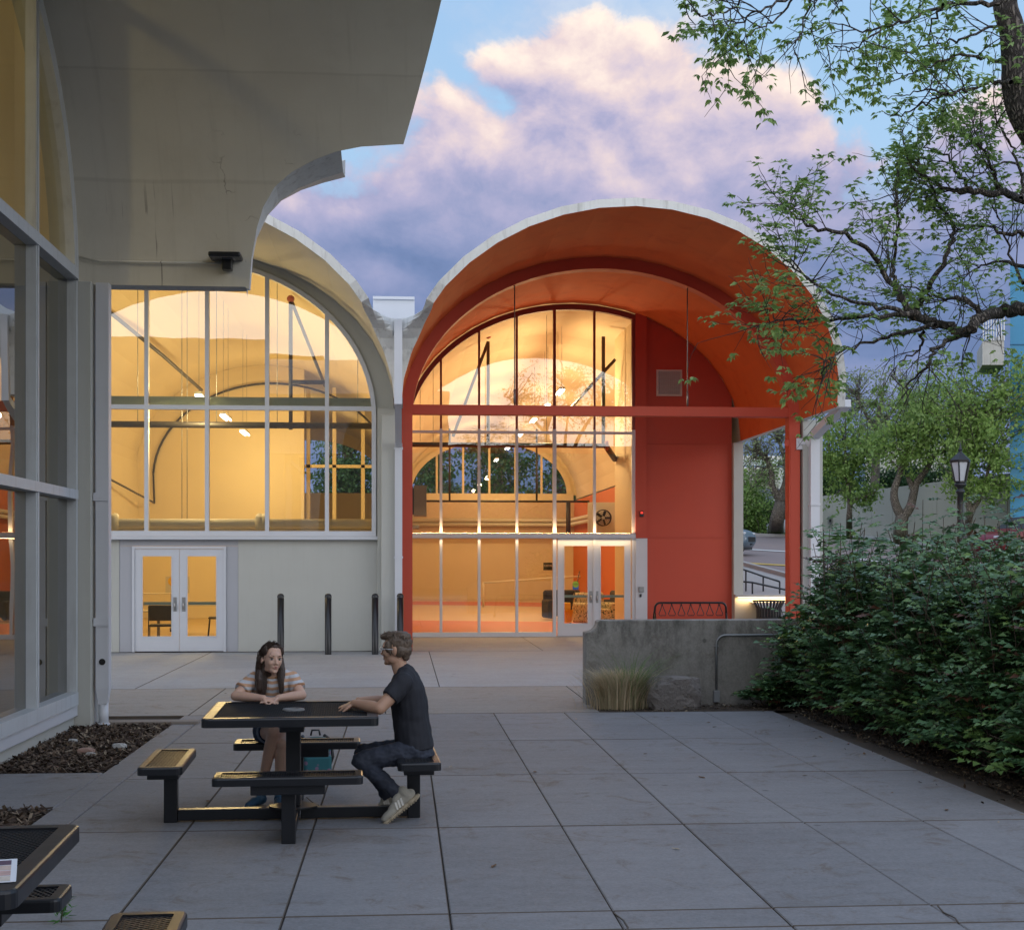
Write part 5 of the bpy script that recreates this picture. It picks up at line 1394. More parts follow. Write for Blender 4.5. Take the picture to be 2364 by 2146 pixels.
# ------------------------------------------------------------------ cars
def make_car(name, label, loc, az, paint, length=4.4, width=1.82, height=1.66):
    """a small SUV lofted from cross-sections; local x runs forwards"""
    t = thing(name, label, 'car', loc, az)
    Lc = dict(local=True)
    # side profile: (x, bottom, belt, top, half width)
    st = [(2.20, .42, .62, .66, .62), (2.12, .26, .80, .84, .80), (1.85, .22, .93, .97, .88), (1.2, .22, 1.0, 1.04, .91), (.78, .22, 1.04, 1.10, .91), (.18, .22, 1.06, 1.52, .91), (-.3, .22, 1.07, 1.63, .91), (-1.1, .22, 1.08, 1.64, .91), (-1.75, .24, 1.10, 1.52, .90), (-2.08, .30, 1.06, 1.14, .86), (-2.20, .42, .90, .94, .78)]
    m = MB(); rows = []
    for x, zb_, zl, zt_, hw in st:
        th = .80 if zt_ > 1.3 else .93
        half = [(0, zb_), (hw * .85, zb_), (hw, zb_ + .14), (hw * 1.0, (zb_ + zl) / 2), (hw * .97, zl), (hw * (th + .05), zl + (zt_ - zl) * .35), (hw * th, zl + (zt_ - zl) * .85), (hw * th * .88, zt_), (0, zt_ + .015)]
        rows.append([(x, y, z) for y, z in half] + [(x, -y, z) for y, z in half[::-1][1:-1]])
    rows = [r + [r[0]] for r in rows]
    m.grid(rows, 0, True); n = len(rows[0]) - 1
    m.add(rows[0][:-1], [tuple(range(n))[::-1]], 0); m.add(rows[-1][:-1], [tuple(range(n))], 0)
    body = m.build('body', paint, t, **Lc)
    sub = body.modifiers.new('s', 'SUBSURF'); sub.levels = 1; sub.render_levels = 1
    DG = mk_or('car_glass', (.02, .025, .03)); 
    DG.node_tree.nodes['Principled BSDF'].inputs['Roughness'].default_value = .05 if not DG.node_tree.nodes['Principled BSDF'].inputs['Roughness'].is_linked else .5
    for s in (-1, 1):
        for (xa, xb, xc_, xd) in ((.55, -.25, -.30, .17), (-.33, -1.05, -1.05, -.33), (-1.13, -1.75, -1.60, -1.13)):
            m = MB(); y0, y1 = s * .885, s * .735
            m.add([(xa, y0, 1.09), (xb, y0, 1.10), (xc_, y1, 1.50), (xd, y1 * 1.0, 1.47)], [(0, 1, 2, 3)])
            o = m.build('side_window', DG, body, **Lc); o.modifiers.new('t', 'SOLIDIFY').thickness = .02
    m = MB(); m.add([(.86, -.70, 1.09), (.86, .70, 1.09), (.20, .60, 1.53), (.20, -.60, 1.53)], [(0, 1, 2, 3)]); o = m.build('windscreen', DG, body, **Lc); o.modifiers.new('t', 'SOLIDIFY').thickness = .03
    TY = mk_or('tyre', (.015, .015, .015)); RI = mk_or('rim_metal', (.42, .43, .45))
    for x in (1.36, -1.34):
        for s in (-1, 1):
            m = MB(); m.lathe([(.20, -.11), (.31, -.11), (.345, -.07), (.345, .07), (.31, .11), (.20, .11)], (0, 0, 0), 26); m.v = [(x + a, s * .82 + c_, .345 + b) for a, b, c_ in m.v]; wh = m.build('wheel', TY, t, **Lc)
            m = MB(); m.lathe([(0, s * .085), (.20, s * .095), (.215, s * .10), (.215, 0)], (0, 0, 0), 20); m.v = [(x + a, s * .82 + c_, .345 + b) for a, b, c_ in m.v]; m.build('rim', BLACK, wh, **Lc)
            for k in range(5):
                a = 2 * math.pi * k / 5; m = MB(); m.bar((x + .03 * math.cos(a), s * .93, .345 + .03 * math.sin(a)), (x + .2 * math.cos(a), s * .925, .345 + .2 * math.sin(a)), .02, .07, up=(math.sin(a), 0, -math.cos(a))); m.build('spoke', RI, wh, **Lc)
            m = MB(); arch_band(m, [(x + .43 * math.cos(a), .33 + .43 * math.sin(a)) for a in np.linspace(-.1, 3.24, 14)], [(x + .36 * math.cos(a), .33 + .36 * math.sin(a)) for a in np.linspace(-.1, 3.24, 14)], s * .80, s * .935); m.build('wheel_arch', MAT_BROWN, t, **Lc)
        m = MB()
    for s in (-1, 1):
        m = MB(); m.cbox((2.06, s * .62, .80), (.16, .26, .09)); m.build('headlight', mk_or('headlight_glass', (.55, .58, .62)), t, bevel=.03, **Lc)
        m = MB(); m.cbox((2.13, s * .60, .60), (.10, .16, .08)); m.build('fog_light', mk_or('headlight_glass', (.55, .58, .62)), t, bevel=.02, **Lc)
        m = MB(); m.cbox((.62, s * 1.0, 1.14), (.12, .22, .15)); m.build('wing_mirror', paint, t, bevel=.04, **Lc)
    m = MB(); m.cbox((2.17, 0, .58), (.12, .85, .20)); m.build('grille', BLACK, t, bevel=.02, **Lc)
    m = MB(); m.box(-2.0, 2.0, -.80, .80, .20, .36); m.build('underbody', BLACK, t, **Lc)
    return t
RED_CAR = mk('car_red', (.16, .008, .022), .35, .03, 2, spec=.4, coat=.15); BLUE_CAR = mk('car_blue_grey', (.10, .15, .20), .35, .03, 2, coat=.2)
wp_ = hp(2266, 1297); fd = Vector((-.93, -.37, 0)); nside = Vector((fd.y, -fd.x, 0)); nside = nside if nside.y < 0 else -nside
cc_ = wp_ - fd * 1.36 - nside * .9 + Vector((1.15, -.45, 0))
make_car('parked_car', 'red SUV parked across the street, partly behind the tall shrub shoots', (cc_.x, cc_.y, hz(0, cc_.y) + .03), math.atan2(fd.y, fd.x), RED_CAR)
p = hp(1700, 1284); make_car('parked_car', 'blue grey car nosing out from behind the pale porch pier', (p.x - 1.35, p.y + 1.0, hz(0, p.y + 1)), R(-30), BLUE_CAR)

# ================================================================== leaves and trees
def leafmat(name, col, rough=.45, trans=.25, var=.35):
    m = bpy.data.materials.new(name); m.use_nodes = True
    t = NT(m.node_tree)
    r = t.n('NewGeometry').outputs['Random Per Island']
    k = t.m('ADD', 1 - var, t.m('MULTIPLY', r, 2 * var))
    base = t.mix(1.0, (*col, 1), t.n('CombineXYZ', i0=k, i1=t.m('POWER', k, .8), i2=k).outputs[0], 'MULTIPLY')
    p = t.n('BsdfPrincipled', Base_Color=base, Roughness=rough)
    p.inputs['Specular IOR Level'].default_value = .5
    tl = t.n('BsdfTranslucent', Color=base)
    mx = t.n('MixShader', i0=trans, i1=p.outputs[0], i2=tl.outputs[0])
    t.n('OutputMaterial', Surface=mx.outputs[0]); MATS[name] = m
    return m
def unit(a): return a / np.maximum(np.linalg.norm(a, axis=-1, keepdims=True), 1e-9)
def leaves(P, D, Nn, L, Wd, fold=.25):
    """folded pointed leaves: base P, direction D, normal Nn, length L, width Wd -> verts (6 per leaf), tris"""
    D = unit(D); S = unit(np.cross(Nn, D)); U = np.cross(D, S)
    L = L[:, None]; Wd = Wd[:, None]
    base = P; tip = P + D * L - U * L * .12
    r1 = P + D * L * .38 + S * Wd * .5 + U * Wd * fold * .5; l1 = P + D * L * .38 - S * Wd * .5 + U * Wd * fold * .5
    mid = P + D * L * .5 - U * L * .02
    V = np.stack([base, r1, tip, l1, mid], 1)
    n = len(P); b = np.arange(n)[:, None] * 5
    F = np.concatenate([b + np.array([[0, 1, 4]]), b + np.array([[1, 2, 4]]), b + np.array([[4, 2, 3]]), b + np.array([[0, 4, 3]])], 1).reshape(-1, 3)
    return V.reshape(-1, 3), F
def rand_dir(n, rg=rng): return unit(rg.normal(0, 1, (n, 3)))
def furrowed(name, a, b_):
    m = bpy.data.materials.new(name); m.use_nodes = True; t = NT(m.node_tree)
    co = t.n('TexCoord').outputs['Object']; wv = t.n('VectorMath', dict(operation='MULTIPLY_ADD'), i0=t.n('TexNoise', Vector=co, Scale=6.0, Detail=4.0).outputs['Color'], i1=(.12, .12, .12), i2=co)
    mp = t.n('Mapping', i0=wv.outputs[0], i3=(30, 30, 8)); v = t.n('TexVoronoi', dict(feature='DISTANCE_TO_EDGE'), Vector=mp.outputs[0], Scale=1.0).outputs['Distance']
    n = t.n('TexNoise', Vector=co, Scale=40.0, Detail=5.0, Roughness=.7).outputs['Fac']
    f = t.m('ADD', t.smooth(v, .02, .30), t.m('MULTIPLY', t.m('SUBTRACT', n, .5), .6), clamp=True)
    c = t.mix(f, (*a, 1), (*b_, 1)); p = t.n('BsdfPrincipled', Base_Color=c, Roughness=.92)
    bp = t.n('Bump', Strength=1.0, Distance=.03, Height=f); t.set(p.inputs['Normal'], bp.outputs[0]); t.n('OutputMaterial', Surface=p.outputs[0]); return m
BARK_O = furrowed('furrowed_bark', (.035, .028, .024), (.20, .17, .145))
BARK_P2 = furrowed('furrowed_pale_bark', (.09, .075, .06), (.33, .285, .235))
BARK = mk('bark', (.16, .135, .115), .95, .35, 7, .6, 26)
BARK_P = BARK_P2
TWIG = mk('twig_bark', (.045, .038, .034), .9, .3, 9)
LF_SPR = leafmat('spring_leaf', (.25, .38, .10), .5, .45)
LF_DRK = leafmat('deep_leaf', (.07, .15, .04), .5, .3)
LF_PAL = leafmat('pale_leaf', (.28, .34, .17), .5, .4)
LF_JUN = leafmat('juniper_leaf', (.045, .105, .04), .6, .2)

def smooth_path(pts, n):
    """Catmull-Rom through the points"""
    P = [Vector(p) for p in pts]; P = [P[0] * 2 - P[1]] + P + [P[-1] * 2 - P[-2]]
    out = []; k = len(P) - 3
    for i in range(n + 1):
        s = i / n * k; j = min(int(s), k - 1); t = s - j
        a, b, c, d = P[j:j + 4]
        out.append(.5 * ((2 * b) + (c - a) * t + (2 * a - 5 * b + 4 * c - d) * t * t + (3 * b - a - 3 * c + d) * t ** 3))
    return out

def far_tree(name, label, base, limbs, crowns, nleaf, lsize, lmat, bark, group='trees across the street', twigs=90, seed=1, droop=.0, tw_r=.02):
    """limbs: list of (points, r0, r1); crowns: list of (centre, radii, share). Trunk and limbs, twigs, many leaf-sized faces in uneven clumps."""
    rg = np.random.default_rng(seed)
    t = thing(name, label, 'tree', base, group=group)
    m = MB(); anchors = []
    for pts, r0, r1 in limbs:
        sp = smooth_path(pts, max(6, 5 * (len(pts) - 1)))
        m.tube(sp, list(np.linspace(r0, r1, len(sp))), 8); anchors += sp[len(sp) // 2:]
    m.build('trunk', bark, t)
    A = np.array([tuple(a) for a in anchors])
    m = MB(); ends = []
    for k in range(twigs):
        c, r, _ = crowns[rg.choice(len(crowns), p=np.array([q[2] for q in crowns]) / sum(q[2] for q in crowns))]
        e = np.array(c) + unit(rg.normal(0, 1, 3)) * np.array(r) * rg.uniform(.45, 1.0)
        s = A[np.argmin(np.linalg.norm(A - e, axis=1) + rg.uniform(0, 1.2, len(A)))]
        mid = (s + e) / 2 + rg.normal(0, .12, 3) * np.linalg.norm(e - s) + np.array([0, 0, .12 * np.linalg.norm(e - s)])
        e = e - np.array([0, 0, droop * rg.uniform(0, 1)])
        pts = smooth_path([s, mid, e], 5); m.tube(pts, list(np.linspace(tw_r * 1.6, tw_r * .3, 6)), 4, caps=False)
        ends.append(pts)
    m.build('branches', bark, t, recalc=False)
    # leaf clumps along the outer half of the twigs
    per = max(1, int(nleaf * 1.15) // len(ends)); PP = []
    for pts in ends:
        q = np.array([tuple(a) for a in pts[2:]]); w_ = rg.uniform(.08, 1.9)
        n = max(1, int(per * w_)); i = rg.integers(0, len(q), n)
        PP.append(q[i] + rg.normal(0, 1, (n, 3)) * np.array([.24, .24, .17]) * (1.0 + droop * .3) * rg.uniform(.7, 1.4))
    P = np.concatenate(PP); n = len(P)
    D = rand_dir(n, rg); D[:, 2] -= .35; Nn = rand_dir(n, rg) + np.array([0, 0, .6])
    L = lsize * .66 * rg.uniform(.6, 1.35, n); V, F = leaves(P, D, Nn, L, L * rg.uniform(.5, .75, n))
    mesh_np('crown', V, F, lmat, t)
    return t
def U(u, v, d): return atd(u, v, d)
def q2(x, y, d): return atd(1650 + x * .3542, 850 + y * .3542, d)       # points read off an enlarged part of the photograph
d = 66
far_tree('street_tree', 'slim young maple with thin trunk before the panelled wall', hp(1961, 1239), [([hp(1961, 1241), q2(876, 980, d), q2(880, 880, d), q2(868, 760, d), q2(855, 620, d), q2(850, 480, d)], .16, .05), ([q2(882, 890, d), q2(930, 850, d), q2(1000, 830, d), q2(1050, 800, d)], .10, .03), ([q2(868, 760, d), q2(920, 640, d), q2(960, 520, d)], .08, .03), ([q2(868, 730, d), q2(790, 640, d), q2(740, 560, d)], .07, .02)],
         [(q2(830, 520, d), (2.3, 2.0, 2.6), 1.1), (q2(960, 560, d), (1.7, 1.6, 1.5), .6), (q2(940, 840, d), (1.6, 1.4, .9), .45), (q2(770, 680, d), (1.3, 1.3, 1.6), .4)], 5200, .26, LF_SPR, BARK_P, twigs=95, seed=3)
d = 62
far_tree('street_tree', 'big old tree with forked pruned trunk across the street', hp(2080, 1253), [([hp(2080, 1256), q2(1212, 1050, d), q2(1222, 960, d)], .34, .27), ([q2(1222, 975, d), q2(1180, 890, d), q2(1170, 800, d), q2(1205, 690, d), q2(1240, 580, d), q2(1290, 420, d)], .22, .08), ([q2(1228, 970, d), q2(1275, 900, d), q2(1300, 800, d), q2(1320, 740, d), q2(1380, 660, d), q2(1430, 570, d), q2(1540, 520, d), q2(1640, 480, d)], .22, .06), ([q2(1300, 800, d), q2(1272, 740, d), q2(1250, 690, d)], .16, .08), ([q2(1170, 810, d), q2(1155, 860, d)], .12, .10), ([q2(1240, 590, d), q2(1330, 500, d), q2(1400, 380, d)], .10, .04)],
         [(q2(1330, 430, d), (2.6, 2.2, 2.2), 1.2), (q2(1500, 480, d), (2.2, 2.0, 1.6), .8), (q2(1190, 480, d), (1.5, 1.5, 1.5), .5), (q2(1420, 250, d), (2.4, 2, 2), .9)], 6800, .26, LF_SPR, BARK_P, twigs=120, seed=5)
d = 60
far_tree('street_tree', 'leafy pale-trunked tree directly behind the lamp post', hp(2234, 1262), [([hp(2234, 1285), q2(1650, 1050, d), q2(1662, 940, d), q2(1645, 830, d), q2(1620, 740, d)], .20, .09), ([q2(1660, 945, d), q2(1720, 860, d), q2(1765, 740, d), q2(1800, 560, d)], .13, .05), ([q2(1640, 800, d), q2(1680, 600, d), q2(1720, 380, d)], .10, .04)],
         [(q2(1800, 420, d), (3.6, 2.6, 3.2), 2.0), (q2(1640, 560, d), (1.6, 1.8, 1.7), .7), (q2(1700, 820, d), (1.9, 1.6, .8), .45), (q2(1900, 600, d), (2.2, 2, 1.8), .9), (q2(1750, 150, d), (3.6, 2.4, 2.4), 1.3)], 12500, .24, LF_SPR, BARK_P, twigs=190, seed=8)
d = 68
far_tree('street_tree', 'gnarled bare-limbed tree beyond the road, seen past the red column', hp(1791, 1228), [([hp(1791, 1230), q2(405, 990, d), q2(430, 880, d), q2(425, 830, d)], .38, .28), ([q2(420, 850, d), q2(375, 770, d), q2(370, 680, d), q2(330, 580, d), q2(250, 540, d)], .2, .05), ([q2(430, 840, d), q2(460, 760, d), q2(470, 660, d), q2(440, 540, d), q2(410, 440, d)], .22, .05), ([q2(465, 740, d), q2(520, 660, d), q2(560, 560, d)], .14, .04)],
         [(q2(330, 560, d), (2.8, 2.0, 1.8), 1), (q2(420, 450, d), (2.2, 2.0, 1.7), .8), (q2(330, 640, d), (2, 1.6, 1.2), .4)], 2600, .17, LF_PAL, BARK_P, twigs=170, seed=11, droop=.5)
d = 74
far_tree('street_tree', 'dense bright green tree at the porch opening behind the blue grey car', hp(1722, 1226), [([hp(1722, 1228), q2(205, 950, d), q2(215, 800, d)], .18, .06)],
         [(q2(220, 840, d), (2.0, 2.0, 3.0), 1), (q2(200, 960, d), (2.2, 2, 1.6), .7)], 7000, .24, LF_SPR, BARK, twigs=110, seed=12)
d = 78
far_tree('street_tree', 'airy grey green willow crown rising behind the slim maple', q2(1040, 900, d), [([q2(1040, 900, d), q2(1050, 600, d), q2(1060, 350, d), q2(1100, 150, d)], .3, .08), ([q2(1055, 420, d), q2(960, 250, d), q2(930, 150, d)], .12, .04), ([q2(1055, 400, d), q2(1180, 250, d), q2(1260, 120, d)], .12, .04)],
         [(q2(1080, 220, d), (4.6, 3, 3.2), 1), (q2(960, 330, d), (2.4, 2, 2.0), .5), (q2(1200, 330, d), (3, 2, 2.2), .6)], 6500, .20, LF_PAL, BARK, twigs=230, seed=13, droop=.8, tw_r=.018)
d = 80
far_tree('juniper', 'spreading dark juniper showing over the top of the panelled wall', q2(1300, 800, d), [([q2(1300, 900, d), q2(1290, 780, d), q2(1320, 700, d)], .2, .1), ([q2(1290, 780, d), q2(1180, 740, d), q2(1090, 730, d)], .12, .04), ([q2(1300, 760, d), q2(1420, 700, d), q2(1500, 690, d)], .12, .04)],
         [(q2(1350, 690, d), (2.2, 1.5, .9), 1), (q2(1440, 690, d), (1.6, 1.4, .6), .6), (q2(1150, 740, d), (1.8, 1.4, .7), .7)], 6000, .22, LF_JUN, BARK, twigs=90, seed=14)
far_tree('street_tree', 'dark green tree between the front pier and the slim maple', hp(1908, 1222), [([hp(1908, 1226), q2(740, 900, d), q2(760, 740, d)], .2, .08)],
         [(q2(770, 740, d), (2.6, 2.0, 2.2), 1), (q2(720, 820, d), (1.6, 1.6, 1.4), .4)], 5200, .26, LF_DRK, BARK, twigs=80, seed=15)
far_tree('street_tree', 'small green bush-like tree at the foot of the gnarled tree', hp(1775, 1226), [([hp(1775, 1228), q2(350, 980, 76), q2(360, 930, 76)], .08, .04)],
         [(q2(350, 950, 76), (1.6, 1.4, .9), 1), (q2(440, 950, 76), (1.2, 1.2, .9), .6)], 2600, .2, LF_DRK, BARK, twigs=50, seed=16)
# trees behind the halls, seen through the far arched window
for k, (x, y, h, lab) in enumerate(((1.6, 79, 9, 'dark tree beyond the far arched window, left part'), (5.4, 81, 10.5, 'dark tree filling the middle of the far arched window'), (9.0, 80, 9.5, 'dark tree beyond the far arched window, right part'), (-3.2, 80, 9.5, 'dark tree beyond the end of the cream hall'))):
    far_tree('conifer', lab, (x, y, 0), [([(x, y, 0), (x + .2, y, h * .5), (x, y, h * .9)], .25, .06)], [((x, y, h * .6), (2.6, 2.2, h * .42), 1)], 6500, .34, LF_DRK, BARK, group='trees behind the halls', twigs=120, seed=20 + k)
# behind the photographer: a flat roofed building and a tree, mirrored in the glass
rb = thing('flat_roofed_building', 'flat roofed building behind the viewer, mirrored as the dark lower edge of the window reflections', 'building', (-12, -26, 0))
m = MB(); m.box(-45, 3, -34, -26, 0, 13.2); m.build('wall', mk('brown_wall', (.22, .17, .13), .8), rb)
m = MB(); m.box(3.002, 30, -33, -27, 0, 9.6); m.build('side_wing', MATS['brown_wall'], rb)
m = MB(); m.box(-8.6, -4.8, -31, -28, 13.2, 14.3); m.build('roof_box', MATS['brown_wall'], rb)
far_tree('tree', 'spreading tree behind the viewer, mirrored in the upper glass of the red hall', (9.2, -6, 0), [([(9.2, -6, 0), (9.0, -6, 4), (8.6, -6, 7.5)], .3, .15), ([(8.8, -6, 6), (7.0, -6, 9.5), (5.4, -6, 10.6)], .12, .03), ([(8.7, -6, 7), (10.4, -6, 10), (12.5, -6, 11)], .12, .03), ([(8.6, -6, 7), (8.8, -6, 11.0)], .12, .03)],
         [((8.5, -6, 10.6), (3.6, 2.6, 2.4), 1), ((11.5, -6, 9.8), (2.2, 2, 2.0), .5)], 4200, .2, LF_SPR, BARK, group='trees behind the viewer', twigs=200, seed=31, tw_r=.03)

# ------------------------------------------------------------------ the overhanging boxelder
def c1(x, y, d): return atd(1500 + x * .4918, y * .4918, d)
ot = thing('overhanging_tree', 'spring-leafed tree whose dark limbs reach in over the shrubs and the red vault', 'tree', (9.6, 12.6, 0))
LF_BOX = leafmat('boxelder_leaf', (.30, .45, .14), .45, .45, .4)
rg = np.random.default_rng(44)
m = MB()
trunk = smooth_path([(9.6, 12.6, -.1), (8.6, 12.7, 2.6), c1(2150, 1100, 13.6), c1(1900, 720, 13.5), c1(1772, 540, 13.4), c1(1722, 400, 13.4), c1(1712, 280, 13.4), c1(1700, 140, 13.4), c1(1668, 20, 13.4), c1(1690, -150, 13.5), c1(1760, -420, 13.6)], 44)
m.tube(trunk, list(np.linspace(.26, .12, 26)) + list(np.linspace(.12, .10, 19)), 14)
m.build('trunk', BARK_O, ot)
LIMBS = [  # points in the enlarged photo, depth, start and end radius, twig density, lift
    ([(2150, 1300), (1950, 1400), (1757, 1452), (1650, 1462), (1560, 1490), (1505, 1550), (1430, 1545), (1330, 1505), (1230, 1472), (1180, 1400), (1110, 1290), (1010, 1160), (850, 1085), (740, 1050), (680, 1010), (645, 965)], 13.6, .085, .006, 1.0, .5),
    ([(1330, 1505), (1180, 1478), (1000, 1490), (850, 1500), (700, 1500), (590, 1505), (500, 1535)], 13.4, .030, .005, 1.2, .25),
    ([(1230, 1472), (1080, 1440), (920, 1405), (760, 1320), (680, 1260), (630, 1210)], 13.0, .026, .005, 1.1, .3),
    ([(1150, 1370), (1140, 1240), (1170, 1080), (1160, 960), (1150, 850)], 13.9, .024, .005, 1.0, .5),
    ([(1230, 1472), (1320, 1330), (1400, 1180), (1420, 1050), (1340, 920), (1280, 780), (1210, 730)], 14.2, .035, .005, 1.0, .5),
    ([(1500, 1555), (1420, 1590), (1340, 1640), (1290, 1730), (1220, 1800), (1190, 1860)], 13.3, .030, .005, .8, -.5),
    ([(1340, 1520), (1200, 1560), (1050, 1600), (900, 1650), (830, 1720), (800, 1790)], 13.1, .024, .004, 1.0, -.2),
    ([(1290, 1560), (1260, 1640), (1180, 1700), (1120, 1790)], 13.2, .016, .003, .7, -.6),
    ([(1560, 1490), (1480, 1400), (1400, 1400), (1310, 1380), (1200, 1330)], 13.7, .03, .006, .9, .4),
    ([(1900, 960), (1757, 930), (1640, 905), (1500, 895), (1430, 900), (1330, 850), (1250, 800), (1200, 760)], 14.0, .055, .006, 1.1, .5),
    ([(1500, 895), (1440, 800), (1400, 740), (1330, 700), (1260, 690)], 14.2, .02, .004, 1.0, .5),
    ([(1640, 905), (1600, 780), (1560, 690), (1530, 610), (1560, 580)], 14.1, .022, .004, 1.0, .5),
    ([(1757, 930), (1740, 800), (1700, 680), (1640, 600), (1630, 520)], 13.8, .02, .004, 1.0, .5),
    ([(1690, 390), (1600, 385), (1500, 420), (1400, 445), (1280, 490), (1180, 545), (1110, 535)], 13.2, .022, .004, 1.0, .1),
    ([(1690, 300), (1580, 285), (1450, 260), (1320, 310), (1220, 350), (1150, 345)], 13.3, .020, .004, 1.0, .15),
    ([(1400, 440), (1300, 420), (1200, 450), (1100, 460)], 13.1, .012, .003, 1.0, .1),
    ([(1690, 120), (1600, 130), (1480, 180), (1380, 200), (1250, 230), (1130, 250)], 13.4, .018, .004, 1.0, .1),
    ([(1660, 10), (1540, 15), (1400, 20), (1260, 75), (1140, 110), (1020, 150), (930, 125), (820, 100)], 13.0, .026, .004, 1.1, .1),
    ([(1380, 20), (1330, 90), (1310, 180), (1290, 220)], 13.1, .014, .003, .7, -.3),
    ([(1140, 110), (1040, 170), (960, 230), (880, 225), (810, 215)], 12.9, .012, .003, 1.0, .0),
    ([(1660, -40), (1300, -130), (1000, -80), (900, -20), (880, 30)], 13.2, .02, .004, .9, -.2),
    ([(1000, -90), (760, -60), (600, 10), (480, 70), (380, 130), (310, 200)], 12.6, .018, .004, 1.1, -.2),
    ([(760, -70), (500, -40), (400, 30), (300, 70), (220, 60), (160, 20)], 12.4, .015, .004, 1.1, -.1),
    ([(720, -60), (640, 40), (560, 110), (460, 170), (420, 210)], 12.5, .014, .003, 1.0, -.3),
    ([(780, -60), (740, 60), (710, 160), (670, 210), (690, 270)], 12.6, .012, .003, .7, -.6),
    ([(800, -60), (780, 20), (760, 80), (740, 150)], 12.7, .010, .003, .8, -.4),
    ([(1757, 1100), (1660, 1090), (1560, 1060), (1460, 1080), (1370, 1150)], 14.4, .025, .005, 1.1, .4),
    ([(1757, 1250), (1640, 1230), (1540, 1260), (1440, 1310)], 14.5, .022, .005, 1.1, .3),
    ([(1757, 1330), (1690, 1200), (1650, 1050), (1600, 960)], 14.6, .02, .004, 1.0, .5),
    ([(1757, 780), (1680, 760), (1580, 800), (1490, 850)], 14.6, .018, .004, 1.0, .3)]
lb = MB(); tb = MB(); CP, CD = [], []
def shoot(p, dirv, L, r, lift, lvl):
    pts = [Vector(p)]; dv = Vector(dirv).normalized(); n = 5
    for i in range(n):
        dv = (dv + Vector((0, 0, lift * .16)) + Vector(rg.normal(0, .12, 3))).normalized()
        pts.append(pts[-1] + dv * (L / n))
    tb.tube(pts, list(np.linspace(r, max(.0018, r * .4), n + 1)), 4, caps=False)
    if lvl > 0:
        for i in range(1, n + 1):
            if rg.random() < .62:
                sd = dv.orthogonal().normalized(); sd = Matrix.Rotation(rg.uniform(0, 6.28), 3, dv) @ sd
                shoot(pts[i], dv * .75 + sd * .65 + Vector((0, 0, lift * .2)), L * rg.uniform(.32, .6), r * .6, lift, lvl - 1)
    leafy = rg.random() < (.80 if lift > -.25 else .22)
    if leafy:
        CP.append(tuple(pts[-1])); CD.append(tuple(dv))
        if lvl >= 1 and rg.random() < .7: CP.append(tuple(pts[-2])); CD.append(tuple(dv))
        if rg.random() < .25: CP.append(tuple(pts[-3])); CD.append(tuple(dv))
for pts, dpt, r0, r1, dens, lift in LIMBS:
    P = [c1(x, y, dpt + .35 * math.sin(i * 1.7 + dpt * 9)) for i, (x, y) in enumerate(pts)]
    sp = smooth_path(P, 5 * (len(P) - 1))
    rr = [r0 + (r1 - r0) * (i / (len(sp) - 1)) ** .7 for i in range(len(sp))]
    sp = [p + Vector(rg.normal(0, .012, 3)) for p in sp]
    lb.tube(sp, rr, 9, caps=False)
    total = sum((sp[i + 1] - sp[i]).length for i in range(len(sp) - 1))
    ymean = sum(y for x, y in pts) / len(pts)
    nsh = int(total / .20 * dens * (.62 if ymean < 480 else (.8 if ymean < 900 else 1.12)))
    for k in range(nsh):
        s = rg.uniform(.16, 1.0) ** .85; i = min(len(sp) - 2, int(s * (len(sp) - 1)))
        tg = (sp[i + 1] - sp[i]).normalized(); sd = Matrix.Rotation(rg.uniform(0, 6.28), 3, tg) @ tg.orthogonal().normalized()
        sd.y *= .75
        shoot(sp[i], tg * .7 + sd * .75 + Vector((0, 0, lift * .45)), rg.uniform(.32, .90) * (1.15 - .5 * s), .0065, lift, 1)
    CP.append(tuple(sp[-1])); CD.append(tuple((sp[-1] - sp[-2]).normalized()))
lb.build('limbs', BARK_O, ot, recalc=False); tb.build('twigs', TWIG, ot, recalc=False)
CP = np.array(CP); CD = unit(np.array(CD)); n = len(CP)
# each tip carries a tuft of compound leaves: stalks spreading and drooping, three to five pointed leaflets each
K, J = 4, 4
az_ = rg.uniform(0, 6.28, (n, K)); 
sdv = np.stack([np.cos(az_), np.sin(az_), rg.normal(-.10, .3, (n, K))], -1)
SD = unit(sdv + CD[:, None, :] * .75)
SE = CP[:, None, :] + SD * rg.uniform(.04, .09, (n, K, 1))
aj = np.linspace(-1.15, 1.15, J)[None, None, :] + rg.normal(0, .2, (n, K, J))
sidev = unit(np.cross(SD, np.array([0, 0, 1.0])))
LD = SD[:, :, None, :] * np.cos(aj)[..., None] + sidev[:, :, None, :] * np.sin(aj)[..., None] + np.array([0, 0, -.28])
LP = np.repeat(SE[:, :, None, :], J, 2).reshape(-1, 3)
nl = len(LP); Lf = rg.uniform(.042, .085, nl)
V, F = leaves(LP, LD.reshape(-1, 3), rg.normal(0, .35, (nl, 3)) + np.array([0, 0, 1.0]), Lf, Lf * rg.uniform(.38, .55, nl))
keep = np.repeat(rg.random(nl) < .86, 4); 
mesh_np('leaves', V, F[keep], LF_BOX, ot)

